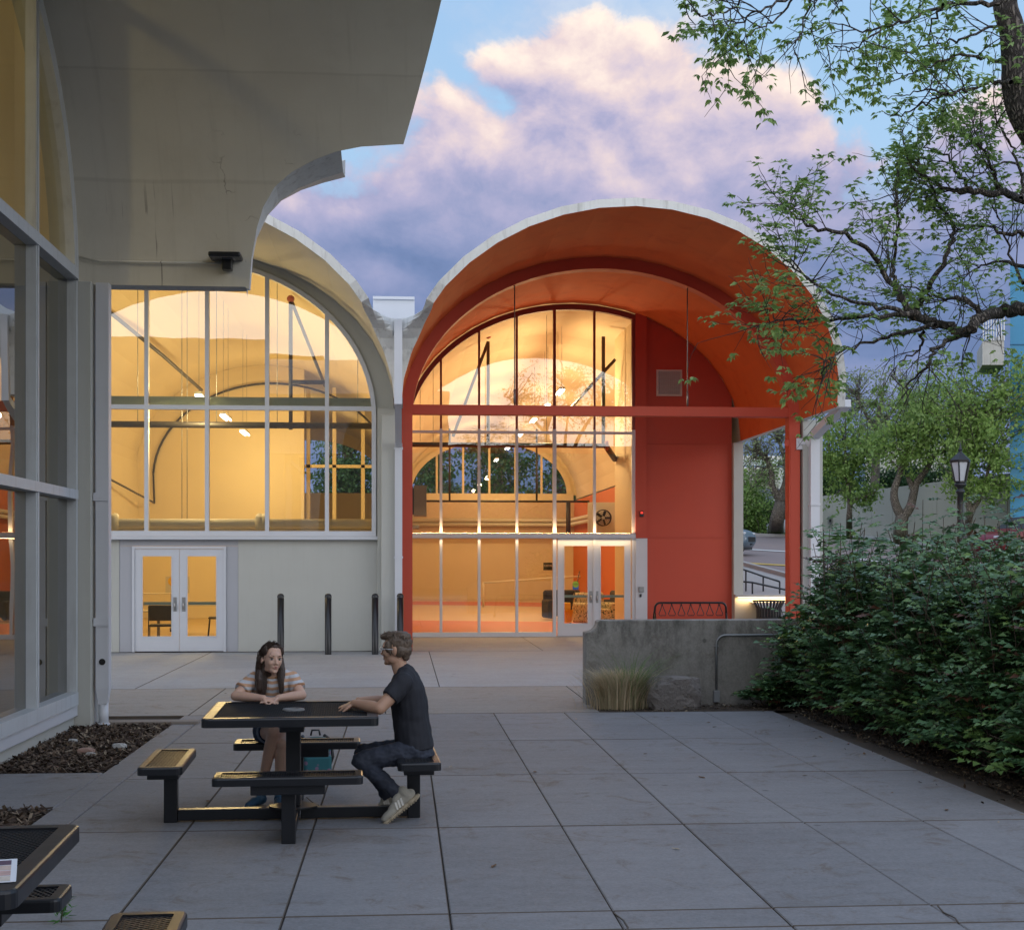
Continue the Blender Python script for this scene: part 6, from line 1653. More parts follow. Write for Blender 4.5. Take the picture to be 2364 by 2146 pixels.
# ------------------------------------------------------------------ holly-leaved shrubs along the plaza
MH = [leafmat('shrub_leaf_dark', (.090, .185, .078), .38, .12, .45), leafmat('shrub_leaf_mid', (.155, .275, .10), .4, .15, .4), leafmat('shrub_leaf_new', (.17, .28, .075), .4, .25, .3), leafmat('shrub_leaf_bronze', (.13, .055, .03), .4, .2, .4)]
STEM = mk('shrub_stem', (.10, .075, .055), .9, .3, 9)
def shrub(label, x, y, rx, ry, h, nsh, seed, tall=()):
    rg = np.random.default_rng(seed)
    t = thing('shrub', label, 'shrub', (x, y, 0), group='holly-leaved shrubs along the plaza')
    sm = MB(); LPs, LDs, LNs, LLs, MI = [], [], [], [], []
    shoots = []
    for k in range(nsh):
        a = rg.uniform(0, 6.28); e = rg.uniform(.05, 1.5) if rg.random() < .75 else rg.uniform(.02, .5)
        rad = rg.uniform(.72, 1.05)
        end = np.array([x + rx * rad * math.cos(a) * math.cos(e * .98), y + ry * rad * math.sin(a) * math.cos(e * .98), .10 + (h - .1) * rad * math.sin(e) ** .8])
        shoots.append(end)
    for (dx, dy, dz) in tall: shoots.append(np.array([x + dx, y + dy, dz]))
    for end in shoots:
        b = np.array([x + rg.uniform(-.45, .45) * rx, y + rg.uniform(-.45, .45) * ry, 0.0])
        mid = np.array([(b[0] + end[0]) / 2 + rg.normal(0, .06), (b[1] + end[1]) / 2 + rg.normal(0, .06), end[2] * .58])
        pts = smooth_path([b, mid, end], 7); sm.tube(pts, list(np.linspace(.009, .004, 8)), 4, caps=False)
        q = np.array([tuple(p) for p in pts])
        nlv = 9
        young = rg.random() < .16
        for j in range(nlv):
            s = 1 - (j / nlv) * .62 * rg.uniform(.8, 1.1); i = min(6, int(s * 7)); f = s * 7 - i
            p = q[i] * (1 - f) + q[i + 1] * f; tg = q[i + 1] - q[i]; tg /= np.linalg.norm(tg) + 1e-9
            aa = j * 2.4 + rg.uniform(-.4, .4)
            rd = np.array([math.cos(aa), math.sin(aa), rg.uniform(-.15, .5)]) + tg * .35; rd /= np.linalg.norm(rd)
            rl = rg.uniform(.15, .25); side = np.cross(rd, [0, 0, 1.0]); side /= np.linalg.norm(side) + 1e-9; upv = np.cross(side, rd)
            m_i = 2 if (young and j < 4) else (3 if rg.random() < .05 else int(rg.choice([0, 0, 1])))
            for s_ in (.30, .55, .80):
                for sg in (-1, 1):
                    LPs.append(p + rd * rl * s_ - upv * (-.02 + .12 * s_ * s_) * rl); LDs.append(side * sg + rd * .45 - upv * .18); LNs.append(upv + rg.normal(0, .22, 3)); LLs.append(rg.uniform(.062, .11)); MI += [m_i] * 4
            LPs.append(p + rd * rl * .9 - upv * .1 * rl); LDs.append(rd - upv * .25); LNs.append(upv); LLs.append(.085); MI += [m_i] * 4
    sm.build('stems', STEM, t, recalc=False)
    n = len(LPs); L = np.array(LLs)
    V, F = leaves(np.array(LPs), np.array(LDs), np.array(LNs), L, L * rg.uniform(.52, .68, n), .35)
    mesh_np('leaves', V, F, MH, t, mi=MI)
    return t
SHR = [('leaning shrub farthest down the plaza edge, hanging over the concrete wall', 5.68, 17.6, .85, .85, 1.62, 150, ((-.25, 0, 1.8), (.35, -.2, 2.0), (.1, .2, 2.05))),
       ('shrub at the plaza edge, second from the concrete wall', 5.65, 16.2, .85, .95, 1.62, 150, ((-.15, 0, 1.95), (.3, -.2, 2.15), (.5, .2, 2.1))),
       ('shrub at the plaza edge, third from the concrete wall', 5.70, 14.8, .85, .95, 1.55, 150, ((.0, 0, 1.85), (.4, -.2, 2.12))),
       ('shrub at the plaza edge, fourth from the concrete wall', 5.72, 13.5, .86, .95, 1.50, 150, ((.2, .2, 1.95), (.45, -.3, 1.8))),
       ('shrub at the plaza edge, fifth from the concrete wall', 5.70, 12.2, .86, .95, 1.48, 150, ((.1, .2, 1.8), (.4, -.3, 1.9))),
       ('nearest shrub of the plaza edge, farthest from the concrete wall', 5.75, 10.9, .86, .95, 1.45, 150, ((.0, .2, 1.75),)),
       ('tall shrub of the back row beside the concrete wall end', 7.0, 17.4, 1.0, .9, 1.85, 110, ((.0, -.3, 2.3), (-.3, .1, 2.2))),
       ('tall bronze-tipped shrub in the back row before the lamp post', 7.0, 15.7, 1.0, 1.0, 1.78, 110, ((-.1, -.3, 2.35), (.2, .1, 2.25), (-.5, -.5, 2.1))),
       ('tall shrub in the back row under the overhanging limbs', 7.0, 14.0, 1.0, 1.0, 1.75, 110, ((-.5, -.3, 2.1), (-.1, .1, 2.35))),
       ('tall shrub at the photo\'s edge with shoots before the red car', 6.9, 12.3, 1.0, 1.0, 1.75, 110, ((-.3, -.3, 2.25), (-.6, .1, 2.0), (-.1, -.5, 2.4)))]
for k, (lab, x, y, rx, ry, h, ns, tall) in enumerate(SHR): shrub(lab, x - (.22 if k < 6 else .3), y, rx * 1.06, ry * 1.05, h * 1.15, int(ns * 1.3), 60 + k, [(q[0], q[1], q[2] * .98) for q in tall] + [(rng.uniform(-.7, .7) * rx, rng.uniform(-.7, .7) * ry, h * rng.uniform(1.12, 1.42)) for _ in range(13)])
shrub('small leafy shrub at the foot of the concrete wall beside the conduit box', 4.72, 17.75, .42, .28, .34, 26, 90)

# ornamental grass clump at the wall's end
gp = at(1432, 1640, 17.75); gx = gp.x
t = thing('grass_clump', 'straw-coloured grass clump with green blades at the wall\'s notched end', 'grass clump', (gx, 17.78, 0))
def blades(n, spread, hmin, hmax, lean, cx, rg, width=.0045):
    V, F = [], []
    for k in range(n):
        a = rg.uniform(0, 6.28); rr = abs(rg.normal(0, .5)) * spread * .45
        b = np.array([cx + rr * math.cos(a), 17.76 + rr * math.sin(a) * .6, 0.0]); h = rg.uniform(hmin, hmax)
        out = np.array([math.cos(a), math.sin(a) * .7, 0]) * rg.uniform(.08, .75) * h + np.array(lean) * h * rg.uniform(.3, 1)
        sd = np.array([-math.sin(a + rg.uniform(-.8, .8)), math.cos(a), 0]); w_ = width * rg.uniform(.7, 1.4)
        base = len(V); ns = 5
        for i in range(ns + 1):
            s = i / ns; p = b + out * s ** 1.9 + np.array([0, 0, h * (s - .22 * s ** 3)]); ww = w_ * (1 - .85 * s)
            V += [p - sd * ww, p + sd * ww]
        for i in range(ns): F.append([base + 2 * i, base + 2 * i + 1, base + 2 * i + 3, base + 2 * i + 2])
    return np.array(V), np.array(F)
rgb_ = np.random.default_rng(5)
V, F = blades(2600, .68, .30, .66, (.0, 0, 0), gx - .02, rgb_); mesh_np('straw', V, F, [leafmat('straw', (.56, .46, .29), .7, .3, .3)], t)
V, F = blades(150, .42, .5, .95, (.30, -.05, 0), gx + .16, rgb_, .005); mesh_np('green_blades', V, F, [leafmat('grass_blade', (.17, .27, .09), .6, .3, .3)], t)
# leaf litter and twigs along the edge of the planting bed
rg = np.random.default_rng(17); n = 5200
P = np.stack([4.84 + np.abs(rg.normal(0, .42, n)) - .10, rg.uniform(8.2, 17.3, n), rg.uniform(.0, .03, n)], 1); P[:, 0] -= .55 * (rg.random(n) < .05) * rg.random(n)
P2 = np.stack([rg.uniform(2.5, 5.4, 900), rg.uniform(17.38, 18.2, 900), rg.uniform(0, .025, 900)], 1); P = np.concatenate([P, P2]); n = len(P)
D = rand_dir(n, rg); D[:, 2] *= .25; L = rg.uniform(.015, .06, n); V, F = leaves(P, D, rand_dir(n, rg) * .5 + np.array([0, 0, 1.0]), L, L * rg.uniform(.2, .6, n))
o = mesh_np('leaf_litter', V, F, [mk('litter_brown', (.10, .065, .04), .9, .4, 12), mk('litter_pale', (.26, .20, .13), .9, .3, 12), mk('litter_dark', (.04, .032, .024), .9, .4, 12)], mi=np.repeat(rg.choice([0, 0, 1, 2, 2], n), 4)); o['kind'] = 'stuff'
# weed in the joint near the camera
wp = ground(142, 2128)
t = thing('weed', 'small green weed growing in the paving joint by the near table', 'weed', wp)
V, F = [], []
rg = np.random.default_rng(3); n = 60
P = np.zeros((n, 3)); hh = rg.uniform(.01, .13, n); P[:, 0] = wp.x + rg.normal(0, .012, n) + hh * .12; P[:, 1] = wp.y + rg.normal(0, .012, n); P[:, 2] = hh
D = rand_dir(n, rg) + np.array([0, 0, .7]); L = rg.uniform(.03, .06, n); V, F = leaves(P, D, rand_dir(n, rg), L, L * .25)
mesh_np('leaves', V, F, [leafmat('weed_leaf', (.06, .20, .03), .5, .3)], t)
m = MB(); m.tube([(wp.x, wp.y, 0), (wp.x + .01, wp.y, .13)], .003, 5); m.build('stem', STEM, t)
# dry leaves scattered on the paving
rg = np.random.default_rng(21)
LEAFD = [mk('dry_leaf_brown', (.16, .09, .045), .8, .3, 20), mk('dry_leaf_pale', (.36, .30, .22), .8, .3, 20)]
spots = [(1635, 1668), (1650, 1678), (1860, 1790), (1490, 1740), (1235, 1782), (1210, 1783), (1995, 1740), (2185, 1870), (2305, 1898), (1620, 1795), (1745, 1690), (1882, 1745), (520, 1600), (700, 1720), (1040, 1770), (1140, 2000), (640, 1560), (1560, 1960), (2060, 1830), (1930, 1690), (1985, 1745), (480, 1850), (940, 1640), (1330, 1660)]
for k, (u, v) in enumerate(spots):
    p = ground(u, v); s = rg.uniform(.015, .035); a = rg.uniform(0, 6.28)
    m = MB(); c, s_ = math.cos(a), math.sin(a)
    for (qa, qb) in (((-1, 0), (1, .1)),):
        pts = [(-1.3, 0, .0), (-.5, .45, .25), (.6, .35, .12), (1.3, 0, .35), (.5, -.42, .22), (-.5, -.38, .3), (0, 0, .02)]
        vs = [(p.x + s * (x * c - y * s_), p.y + s * (x * s_ + y * c), .004 + s * z * .8) for x, y, z in pts]
        m.add(vs, [(0, 1, 6), (1, 2, 6), (2, 3, 6), (3, 4, 6), (4, 5, 6), (5, 0, 6)])
    o = m.build('fallen_leaf', LEAFD[k % 3 == 2], recalc=False)
    tag(o, 'small dry leaf lying on the concrete paving', 'leaf', 'dry leaves on the paving')
# ================================================================== people
class Blob(MB):
    def limb(s, pts, rad, n=14):
        """a tapering limb with rounded ends; radii may be (across, along-ref) pairs with a reference vector"""
        pts = [Vector(p) for p in pts]
        s.tube(pts, rad, n)
        for p, r in ((pts[0], rad[0]), (pts[-1], rad[-1])): s.ball(p, r, nu=n, nv=8)
        for p, r in zip(pts[1:-1], rad[1:-1]): s.ball(p, r, nu=n, nv=8)
        return s
    def loft(s, secs, n=22):
        """secs: (centre, axis a, ra, axis b, rb): closed elliptical loft"""
        rows = []
        for c, a, ra, b, rb in secs:
            c, a, b = Vector(c), Vector(a).normalized(), Vector(b).normalized()
            rows.append([c + a * ra * math.cos(2 * math.pi * k / n) + b * rb * math.sin(2 * math.pi * k / n) for k in range(n)])
        vs = [p for r in rows for p in r]; m = len(rows)
        fs = [(i * n + k, i * n + (k + 1) % n, (i + 1) * n + (k + 1) % n, (i + 1) * n + k) for i in range(m - 1) for k in range(n)]
        fs += [tuple(range(n))[::-1], tuple((m - 1) * n + k for k in range(n))]
        return s.add(vs, fs, 0, True)
    def ell(s, c, r, M=None): return s.ball(c, r, nu=18, nv=12, M=M)
    def grow(s, name, mats, parent, voxel=.005, smooth=4, fold=0.0, fscale=18, fstretch=(1, 1, 1), post=None):
        """union of all the pieces as one continuous skin"""
        tmp = s.build('tmp', [], None)
        md = tmp.modifiers.new('r', 'REMESH'); md.mode = 'VOXEL'; md.voxel_size = voxel
        sm = tmp.modifiers.new('s', 'SMOOTH'); sm.iterations = smooth; sm.factor = .5
        dg = bpy.context.evaluated_depsgraph_get(); dg.update()
        me = bpy.data.meshes.new_from_object(tmp.evaluated_get(dg)); bpy.data.objects.remove(tmp)
        me.name = name
        n = len(me.vertices); co = np.empty(n * 3, np.float32); me.vertices.foreach_get('co', co); co = co.reshape(-1, 3)
        if fold > 0:
            no = np.empty(n * 3, np.float32); me.vertices.foreach_get('normal', no); no = no.reshape(-1, 3)
            st = np.array(fstretch, np.float32)
            h = np.array([noise.noise(Vector(p * st * fscale)) + .5 * noise.noise(Vector(p * st * fscale * 2.3)) for p in co], np.float32)
            co = co + no * (h * fold)[:, None]
        off = ORIGIN.get(parent.name) or Vector((0, 0, 0))
        if post is not None: co = post(co)
        me.vertices.foreach_set('co', (co - np.array(off, np.float32)).ravel())
        me.materials.clear()
        for m in (mats if isinstance(mats, list) else [mats]): me.materials.append(m)
        me.polygons.foreach_set('use_smooth', np.ones(len(me.polygons), bool)); me.polygons.foreach_set('material_index', np.zeros(len(me.polygons), np.int32))
        me.update()
        o = bpy.data.objects.new(name, me); C.objects.link(o); o.parent = parent; ORIGIN[o.name] = off
        return o

def skin_mat(name, col):
    m = mk(name, col, .48, .06, 14, .004, 260, spec=.45)
    p = [n for n in m.node_tree.nodes if n.type == 'BSDF_PRINCIPLED'][0]
    p.inputs['Subsurface Weight'].default_value = .12; p.inputs['Subsurface Radius'].default_value = (.012, .004, .002); p.inputs['Subsurface Scale'].default_value = 1.0
    return m
def hair_mat(name, col):
    m = bpy.data.materials.new(name); m.use_nodes = True; t = NT(m.node_tree)
    co = t.n('TexCoord').outputs['Object']; mp = t.n('Mapping', i0=co, i3=(160, 160, 14))
    n = t.n('TexNoise', Vector=mp.outputs[0], Scale=1.0, Detail=3.0).outputs['Fac']
    c = t.mix(n, (col[0] * .45, col[1] * .45, col[2] * .45, 1), (col[0] * 1.7, col[1] * 1.7, col[2] * 1.7, 1))
    p = t.n('BsdfPrincipled', Base_Color=c, Roughness=.45); bp = t.n('Bump', Strength=.7, Distance=.004, Height=n); t.set(p.inputs['Normal'], bp.outputs[0])
    t.n('OutputMaterial', Surface=p.outputs[0]); MATS[name] = m
    return m
EYEW = mk('eye_white', (.42, .39, .37), .35, .02); IRIS = mk('iris_dark', (.035, .025, .02), .15, .05)

class Head:
    """head frame: x forwards, y to the person's left, z up; origin between the ears at eye height"""
    def __init__(s, o, fwd, up, sc=1.0):
        s.o = Vector(o); f = Vector(fwd).normalized(); u = Vector(up); l = u.cross(f).normalized(); u = f.cross(l).normalized()
        s.f, s.l, s.u, s.sc = f, l, u, sc
        s.M = Matrix((f, l, u)).transposed()
    def p(s, x, y, z): return s.o + (s.f * x + s.l * y + s.u * z) * s.sc
    def skull(s, b, female):
        k = s.sc; E = lambda c, r: b.ell(s.p(*c), [q * k for q in r], s.M)
        E((-.012, 0, .035), (.096, .075, .083)); E((.025, 0, -.02), (.066, .063, .080)); E((.012, 0, -.062), (.066, .048 if female else .060, .046))
        E((.052, 0, -.083), (.034, .034 if female else .040, .030)); E((.074, 0, -.096), (.017, .018 if female else .023, .016))
        for q in (-1, 1):
            E((.058, q * (.033 if female else .038), -.024), (.028, .024, .032)); E((.078, q * .030, .020), (.014, .026, .009)); E((.006, q * (.038 if female else .048), -.074), (.035, .014, .025))
            E((-.012, q * .076, -.010), (.020, .010, .031)); E((-.016, q * .083, -.002), (.012, .006, .019)); E((.096, q * .0105, -.036), (.010, .0075, .008))
        E((.080, 0, .030), (.014, .045, .024))
        b.limb([s.p(.086, 0, .012), s.p(.096, 0, -.010), s.p(.106, 0, -.030)], [.008 * k, .0095 * k, .0115 * k], 10)
        E((.080, 0, -.060), (.015, .026, .017))
    def face(s, parent, lipcol, browcol, female):
        k = s.sc
        for q in (-1, 1):
            m = MB(); m.ball(s.p(.0765, q * .0305, -.001), [.0125 * k, .0150 * k, .0088 * k], nu=16, nv=10, M=s.M); m.build('eye', EYEW, parent)
            m = MB(); m.ball(s.p(.0855, q * .0305 - .002, 0), [.0050 * k, .0072 * k, .0072 * k], nu=12, nv=8, M=s.M); m.build('iris', IRIS, parent)
            m = MB(); m.tube([s.p(.077, q * .0455, .000), s.p(.0865, q * .038, .0075), s.p(.0895, q * .030, .0095), s.p(.086, q * .020, .006), s.p(.081, q * .0165, .001)], [.0009 * k, .0016 * k, .0017 * k, .0014 * k, .0008 * k], 6); m.build('eyelid', browcol, parent)
            m = MB(); m.tube([s.p(.078, q * .051, .020), s.p(.0895, q * .040, .0275), s.p(.0935, q * .028, .0270), s.p(.0945, q * .017, .0225)], [.0010 * k, .0020 * k, .0023 * k, .0017 * k], 6); m.build('eyebrow', browcol, parent)
        LIP = mk_or('lip_colour' + ('_f' if female else '_m'), lipcol)
        m = MB(); m.tube([s.p(.080, .0235, -.0615), s.p(.0915, .011, -.0575), s.p(.0945, 0, -.0590), s.p(.0915, -.011, -.0575), s.p(.080, -.0235, -.0615)], [.0012 * k, .0026 * k, .0027 * k, .0026 * k, .0012 * k], 7); m.build('upper_lip', LIP, parent)
        m = MB(); m.tube([s.p(.080, .0235, -.0625), s.p(.0905, .011, -.0690), s.p(.0935, 0, -.0705), s.p(.0905, -.011, -.0690), s.p(.080, -.0235, -.0625)], [.0012 * k, .0031 * k, .0036 * k, .0031 * k, .0012 * k], 7); m.build('lower_lip', LIP, parent)
        if female:
            m = MB(); m.tube([s.p(.086, .017, -.0630), s.p(.0935, 0, -.0650), s.p(.086, -.017, -.0630)], [.0012 * k, .0026 * k, .0012 * k], 6); m.build('mouth_line', mk_or('mouth_dark', (.10, .03, .03)), parent)

def hand(b, wrist, fwd, normal, thumb_side, sc=1.0, curl=(.18, .22, .25, .30), spread=.06):
    """palm with four separate bent fingers and a thumb; fwd towards the fingertips, normal out of the back of the hand"""
    f = Vector(fwd).normalized(); n = Vector(normal); n = (n - f * n.dot(f)).normalized(); sd = f.cross(n).normalized() * thumb_side   # towards the thumb
    w = Vector(wrist); M = Matrix((f, sd, n)).transposed()
    b.ell(w + f * .048 * sc, [.052 * sc, .040 * sc, .0145 * sc], M); b.ell(w + f * .070 * sc, [.026 * sc, .041 * sc, .0125 * sc], M); b.ell(w + f * .01 * sc, [.03 * sc, .027 * sc, .018 * sc], M)
    b.ell(w + f * .035 * sc + sd * .022 * sc - n * .005 * sc, [.034 * sc, .017 * sc, .015 * sc], M)
    for k, (L, r) in enumerate(((.070, .0082), (.078, .0086), (.072, .0081), (.057, .0070))):
        off = (.030 - .0195 * k) * sc; base = w + f * (.086 - .004 * abs(k - 1)) * sc + sd * off
        d = (f + sd * (spread * (1.5 - k))).normalized(); p = base; pts = [p]; a = curl[k] * .6
        for sl in (.46, .30, .24):
            dd = d * math.cos(a) - n * math.sin(a); p = p + dd * L * sl * sc; pts.append(p); a += curl[k]
        b.limb(pts, [r * sc, r * .95 * sc, r * .86 * sc, r * .70 * sc], 9)
    t0 = w + f * .022 * sc + sd * .026 * sc; t1 = t0 + (f * .6 + sd * .75 - n * .15).normalized() * .038 * sc; t2 = t1 + (f * .88 + sd * .35 - n * .2).normalized() * .030 * sc; t3 = t2 + (f * .96 + sd * .05 - n * .22).normalized() * .022 * sc
    b.limb([t0, t1, t2, t3], [.0135 * sc, .0105 * sc, .0092 * sc, .0072 * sc], 9)

def K(x, y, Y): return at(420 + x * .29762, 1420 + y * .29762, Y)
X_, Y_, Z_ = Vector((1, 0, 0)), Vector((0, 1, 0)), Vector((0, 0, 1))

# ------------------------------------------------------------------ the man: seated on the right-hand bench, facing the table, seen in profile
MY = 10.33
man = thing('person', 'man in black T-shirt, dark jeans and clear glasses sitting sideways with forearms on the table', 'person', (.05, MY, 0))
SKM = skin_mat('man_skin', (.46, .27, .18))
hd = Head(K(1662, 262, MY + .015), (-.95, .30, -.02), (.03, 0, 1), 1.02)
b = Blob(); hd.skull(b, False)
nb, nt = K(1722, 470, MY + .01), K(1672, 330, MY + .012)
b.limb([nb, K(1690, 400, MY + .01), nt], [.066, .058, .058])
# torso core (under the shirt)
TS = [(1805, 1035, .125, .155), (1790, 930, .118, .150), (1778, 800, .112, .148), (1762, 680, .118, .160), (1745, 570, .112, .172), (1735, 490, .088, .165), (1730, 445, .060, .085)]
def torso(b, grow_=0.0, upto=99, frm=0):
    secs = []
    for k, (x, y, rd, rw) in enumerate(TS[frm:upto]):
        a = K(*TS[max(0, k + frm - 1)][:2], MY); c = K(*TS[min(len(TS) - 1, k + frm + 1)][:2], MY)
        ax = (c - a).normalized(); dp = ax.cross(Y_).normalized()
        secs.append((K(x, y, MY), dp, rd + grow_, Y_, rw + grow_))
    b.loft(secs)
torso(b)
SHN, SHF = K(1722, 520, MY - .175), K(1712, 515, MY + .185)
ELN, WRN = K(1535, 722, MY - .27), K(1335, 682, MY - .09)
ELF, WRF = K(1590, 668, MY + .25), K(1372, 662, MY + .08)
for (sh, el, wr) in ((SHN, ELN, WRN), (SHF, ELF, WRF)):
    mid = sh.lerp(el, .5); b.limb([sh, mid, el], [.058, .050, .043]); m2 = el.lerp(wr, .35); b.limb([el, m2, wr], [.043, .046, .029])
hand(b, WRN, K(1225, 728, MY - .04) - WRN, Vector((-.15, -.25, 1)), -1, 1.02, (.20, .25, .28, .32))
hand(b, WRF, K(1240, 700, MY + .02) - WRF, Vector((-.1, .15, 1)), 1, 1.0, (.10, .12, .16, .20))
# legs core
HPN, KNN, ANN = K(1795, 1050, MY - .085), K(1390, 1128, MY - .135), K(1690, 1392, MY - .13)
HPF, KNF, ANF = K(1795, 1045, MY + .085), K(1408, 1062, MY + .13), K(1618, 1440, MY + .09)
for h_, k_, a_ in ((HPN, KNN, ANN), (HPF, KNF, ANF)):
    b.limb([h_, h_.lerp(k_, .5), k_], [.075, .066, .052]); b.limb([k_, k_.lerp(a_, .3), a_], [.050, .052, .034])
b.grow('body', SKM, man, .0055, 3)
hd.face(man, (.30, .13, .11), hair_mat('man_brow', (.05, .032, .022)), False)
# hair: short sides, longer swept top with a quiff
HM = hair_mat('man_hair', (.10, .068, .046))
b = Blob(); k = hd.sc; E = lambda c, r: b.ell(hd.p(*c), [q * k for q in r], hd.M)
E((-.022, 0, .042), (.096, .0795, .083)); E((-.060, 0, -.005), (.055, .068, .060)); E((.010, 0, .088), (.082, .066, .042)); E((-.04, 0, .085), (.07, .066, .044))
E((.072, .006, .092), (.034, .050, .028)); E((.092, .010, .088), (.022, .034, .020)); E((-.070, 0, -.050), (.028, .045, .034))
for q in (-1, 1): E((.040, q * .064, .020), (.026, .014, .042)); E((.022, q * .070, -.018), (.011, .008, .026)); E((-.045, q * .066, -.012), (.035, .014, .045))
for j in range(34):
    a = rng.uniform(-.05, .09); y = rng.uniform(-.055, .055); h0 = hd.p(a, y, .110 - abs(y) * .35); b.limb([h0, h0 + (hd.f * rng.uniform(.0, .035) - hd.f * .015 + hd.u * rng.uniform(.010, .024) + hd.l * y * .1) * k], [.008, .004], 7)
b.grow('hair', HM, man, .005, 2, .004, 60)
rg = np.random.default_rng(8); m = MB()
for j in range(240):
    a = rg.uniform(-.11, .085); y = rg.uniform(-.07, .07); zz = .118 - 3.6 * y * y - (max(0, -a - .02)) ** 2 * 7
    h0 = hd.p(a, y, zz - .012); tip = h0 + (hd.f * rg.uniform(-.012, .022) + hd.u * rg.uniform(.010, .028) + hd.l * (y * .25 + rg.normal(0, .006))) * hd.sc
    m.tube([h0, h0.lerp(tip, .6) + hd.u * .004, tip], [.0024, .0018, .0006], 4, caps=False)
m.build('hair_strands', HM, man, recalc=False)
# glasses with clear frames
CLR = mk('clear_frame', (.74, .74, .76), .2, .02)
LENS = bpy.data.materials.new('lens_white_reflection'); LENS.use_nodes = True; t_ = NT(LENS.node_tree)
t_.n('OutputMaterial', Surface=t_.n('MixShader', i0=.35, i1=t_.n('BsdfTransparent').outputs[0], i2=t_.n('BsdfDiffuse', Color=(.75, .78, .82, 1)).outputs[0]).outputs[0])  # diffuse white mixed in as a painted bright reflection on the lens
m = MB()
for q in (-1, 1):
    cpt = [hd.p(.106 - .004 * abs(math.cos(a)), q * .033 + .024 * math.cos(a), -.004 + .019 * math.sin(a)) for a in np.linspace(0, 2 * math.pi, 17)]
    m.tube(cpt, .0024, 6, caps=False); m.tube([hd.p(.102, q * .057, .004), hd.p(.05, q * .079, .006), hd.p(-.012, q * .084, .002)], .0020, 6)
m.tube([hd.p(.107, .010, 0), hd.p(.109, 0, .003), hd.p(.107, -.010, 0)], .0022, 6); gl_ = m.build('glasses', CLR, man)
for q in (-1, 1):
    m = MB(); m.add([hd.p(.105, q * .033 + .023 * math.cos(a), -.004 + .018 * math.sin(a)) for a in np.linspace(0, 2 * math.pi, 17)[:-1]], [tuple(range(16))]); m.build('lens', LENS, gl_, recalc=False)
# T-shirt
SHIRT = mk('black_jersey', (.018, .019, .026), .85, .15, 9, .02, 300)
b = Blob(); torso(b, .018, 7)
b.limb([K(1733, 470, MY), K(1728, 452, MY)], [.080, .073])
for sh, el in ((SHN, ELN), (SHF, ELF)):
    e2 = sh.lerp(el, .60); b.limb([sh, sh.lerp(e2, .5)], [.072, .070]); b.tube([sh, sh.lerp(e2, .5), e2], [.072, .070, .067], 18)
    b.limb([sh, K(1735, 480, MY + (sh.y - MY) * .45)], [.070, .075])
b.ell(K(1800, 1010, MY), (.142, .172, .075))
b.grow('t_shirt', SHIRT, man, .006, 3, .009, 13, (1, 1, .5))
m = MB(); ringp = []
ndir = (nt - nb).normalized(); na = ndir.orthogonal().normalized(); nbx = ndir.cross(na)
c0 = K(1715, 446, MY + .005)
m.tube([c0 + (na * math.cos(a) + nbx * math.sin(a)) * .070 for a in np.linspace(0, 2 * math.pi, 25)], .008, 6, caps=False); m.build('collar', SHIRT, man)
# jeans
JEAN = mk('dark_denim', (.030, .036, .054), .85, .5, 7, .03, 220)
b = Blob(); b.ell(K(1805, 1050, MY), (.135, .165, .095)); b.ell(K(1835, 1075, MY), (.115, .160, .070))
for h_, k_, a_ in ((HPN, KNN, ANN), (HPF, KNF, ANF)):
    b.limb([h_, h_.lerp(k_, .5), k_], [.098, .082, .067]); a2 = k_.lerp(a_, .93); b.limb([k_, k_.lerp(a_, .35)], [.066, .062]); b.tube([k_.lerp(a_, .2), k_.lerp(a_, .55), a2], [.063, .056, .047], 18)
b.grow('jeans', JEAN, man, .006, 2, .010, 17, (1, .6, 1.2))
# trainers
SHOE = mk('grey_knit', (.33, .31, .26), .8, .1, 30, .02, 300); SOLE = mk('tan_sole', (.36, .30, .21), .7, .1, 10); STR = mk('shoe_stripe', (.62, .60, .55), .5)
def trainer(heel, toe, lean, label=None):
    """heel and toe are points on the ground side of the sole"""
    f = (toe - heel).normalized(); side = lean.normalized(); up = side.cross(f).normalized()
    if up.z < 0: up = -up
    L = (toe - heel).length; P = lambda a, s_, h: heel + f * L * a + side * s_ + up * h
    b = Blob(); M = Matrix((f, side, up)).transposed()
    b.ell(P(.18, 0, .065), (.075, .036, .045), M); b.ell(P(.45, 0, .060), (.090, .038, .040), M); b.ell(P(.75, 0, .045), (.080, .043, .030), M); b.ell(P(.90, 0, .040), (.036, .036, .026), M)
    b.limb([P(.15, 0, .07), P(.17, 0, .115)], [.040, .038]); b.limb([P(.32, 0, .11), P(.45, 0, .095)], [.026, .026])
    sh = b.grow('shoe', SHOE, man, .0055, 3)
    b = Blob()
    for a, w, h in ((.02, .032, .020), (.15, .040, .022), (.35, .037, .020), (.55, .041, .018), (.75, .047, .017), (.92, .040, .016), (1.0, .022, .014)): b.ell(P(a, 0, h), (.045, w, h), M)
    b.grow('sole', SOLE, sh, .0055, 2)
    for j in range(13):
        m = MB(); m.bar(P(.04 + .075 * j, -.034, .004), P(.04 + .075 * j, .034, .004), .010, .010, up=up); m.build('tread', SOLE, sh)
    for sg in (-1, 1):
        for j in range(3):
            m = MB(); m.bar(P(.36 + .085 * j, sg * .0405, .038), P(.30 + .085 * j, sg * .031, .088), .0035, .013, up=f); m.build('stripe', STR, sh)
    for j in range(4):
        m = MB(); m.tube([P(.42 + .07 * j, -.024, .088 - .010 * j), P(.44 + .07 * j, 0, .102 - .011 * j), P(.42 + .07 * j, .024, .088 - .010 * j)], .0035, 5); m.build('lace', STR, sh)
trainer(K(1826, 1428, MY - .14), K(1585, 1622, MY - .20), Vector((0, 1, 0)))
trainer(K(1690, 1470, MY + .10), K(1528, 1572, MY + .06), Vector((0, 1, 0)))

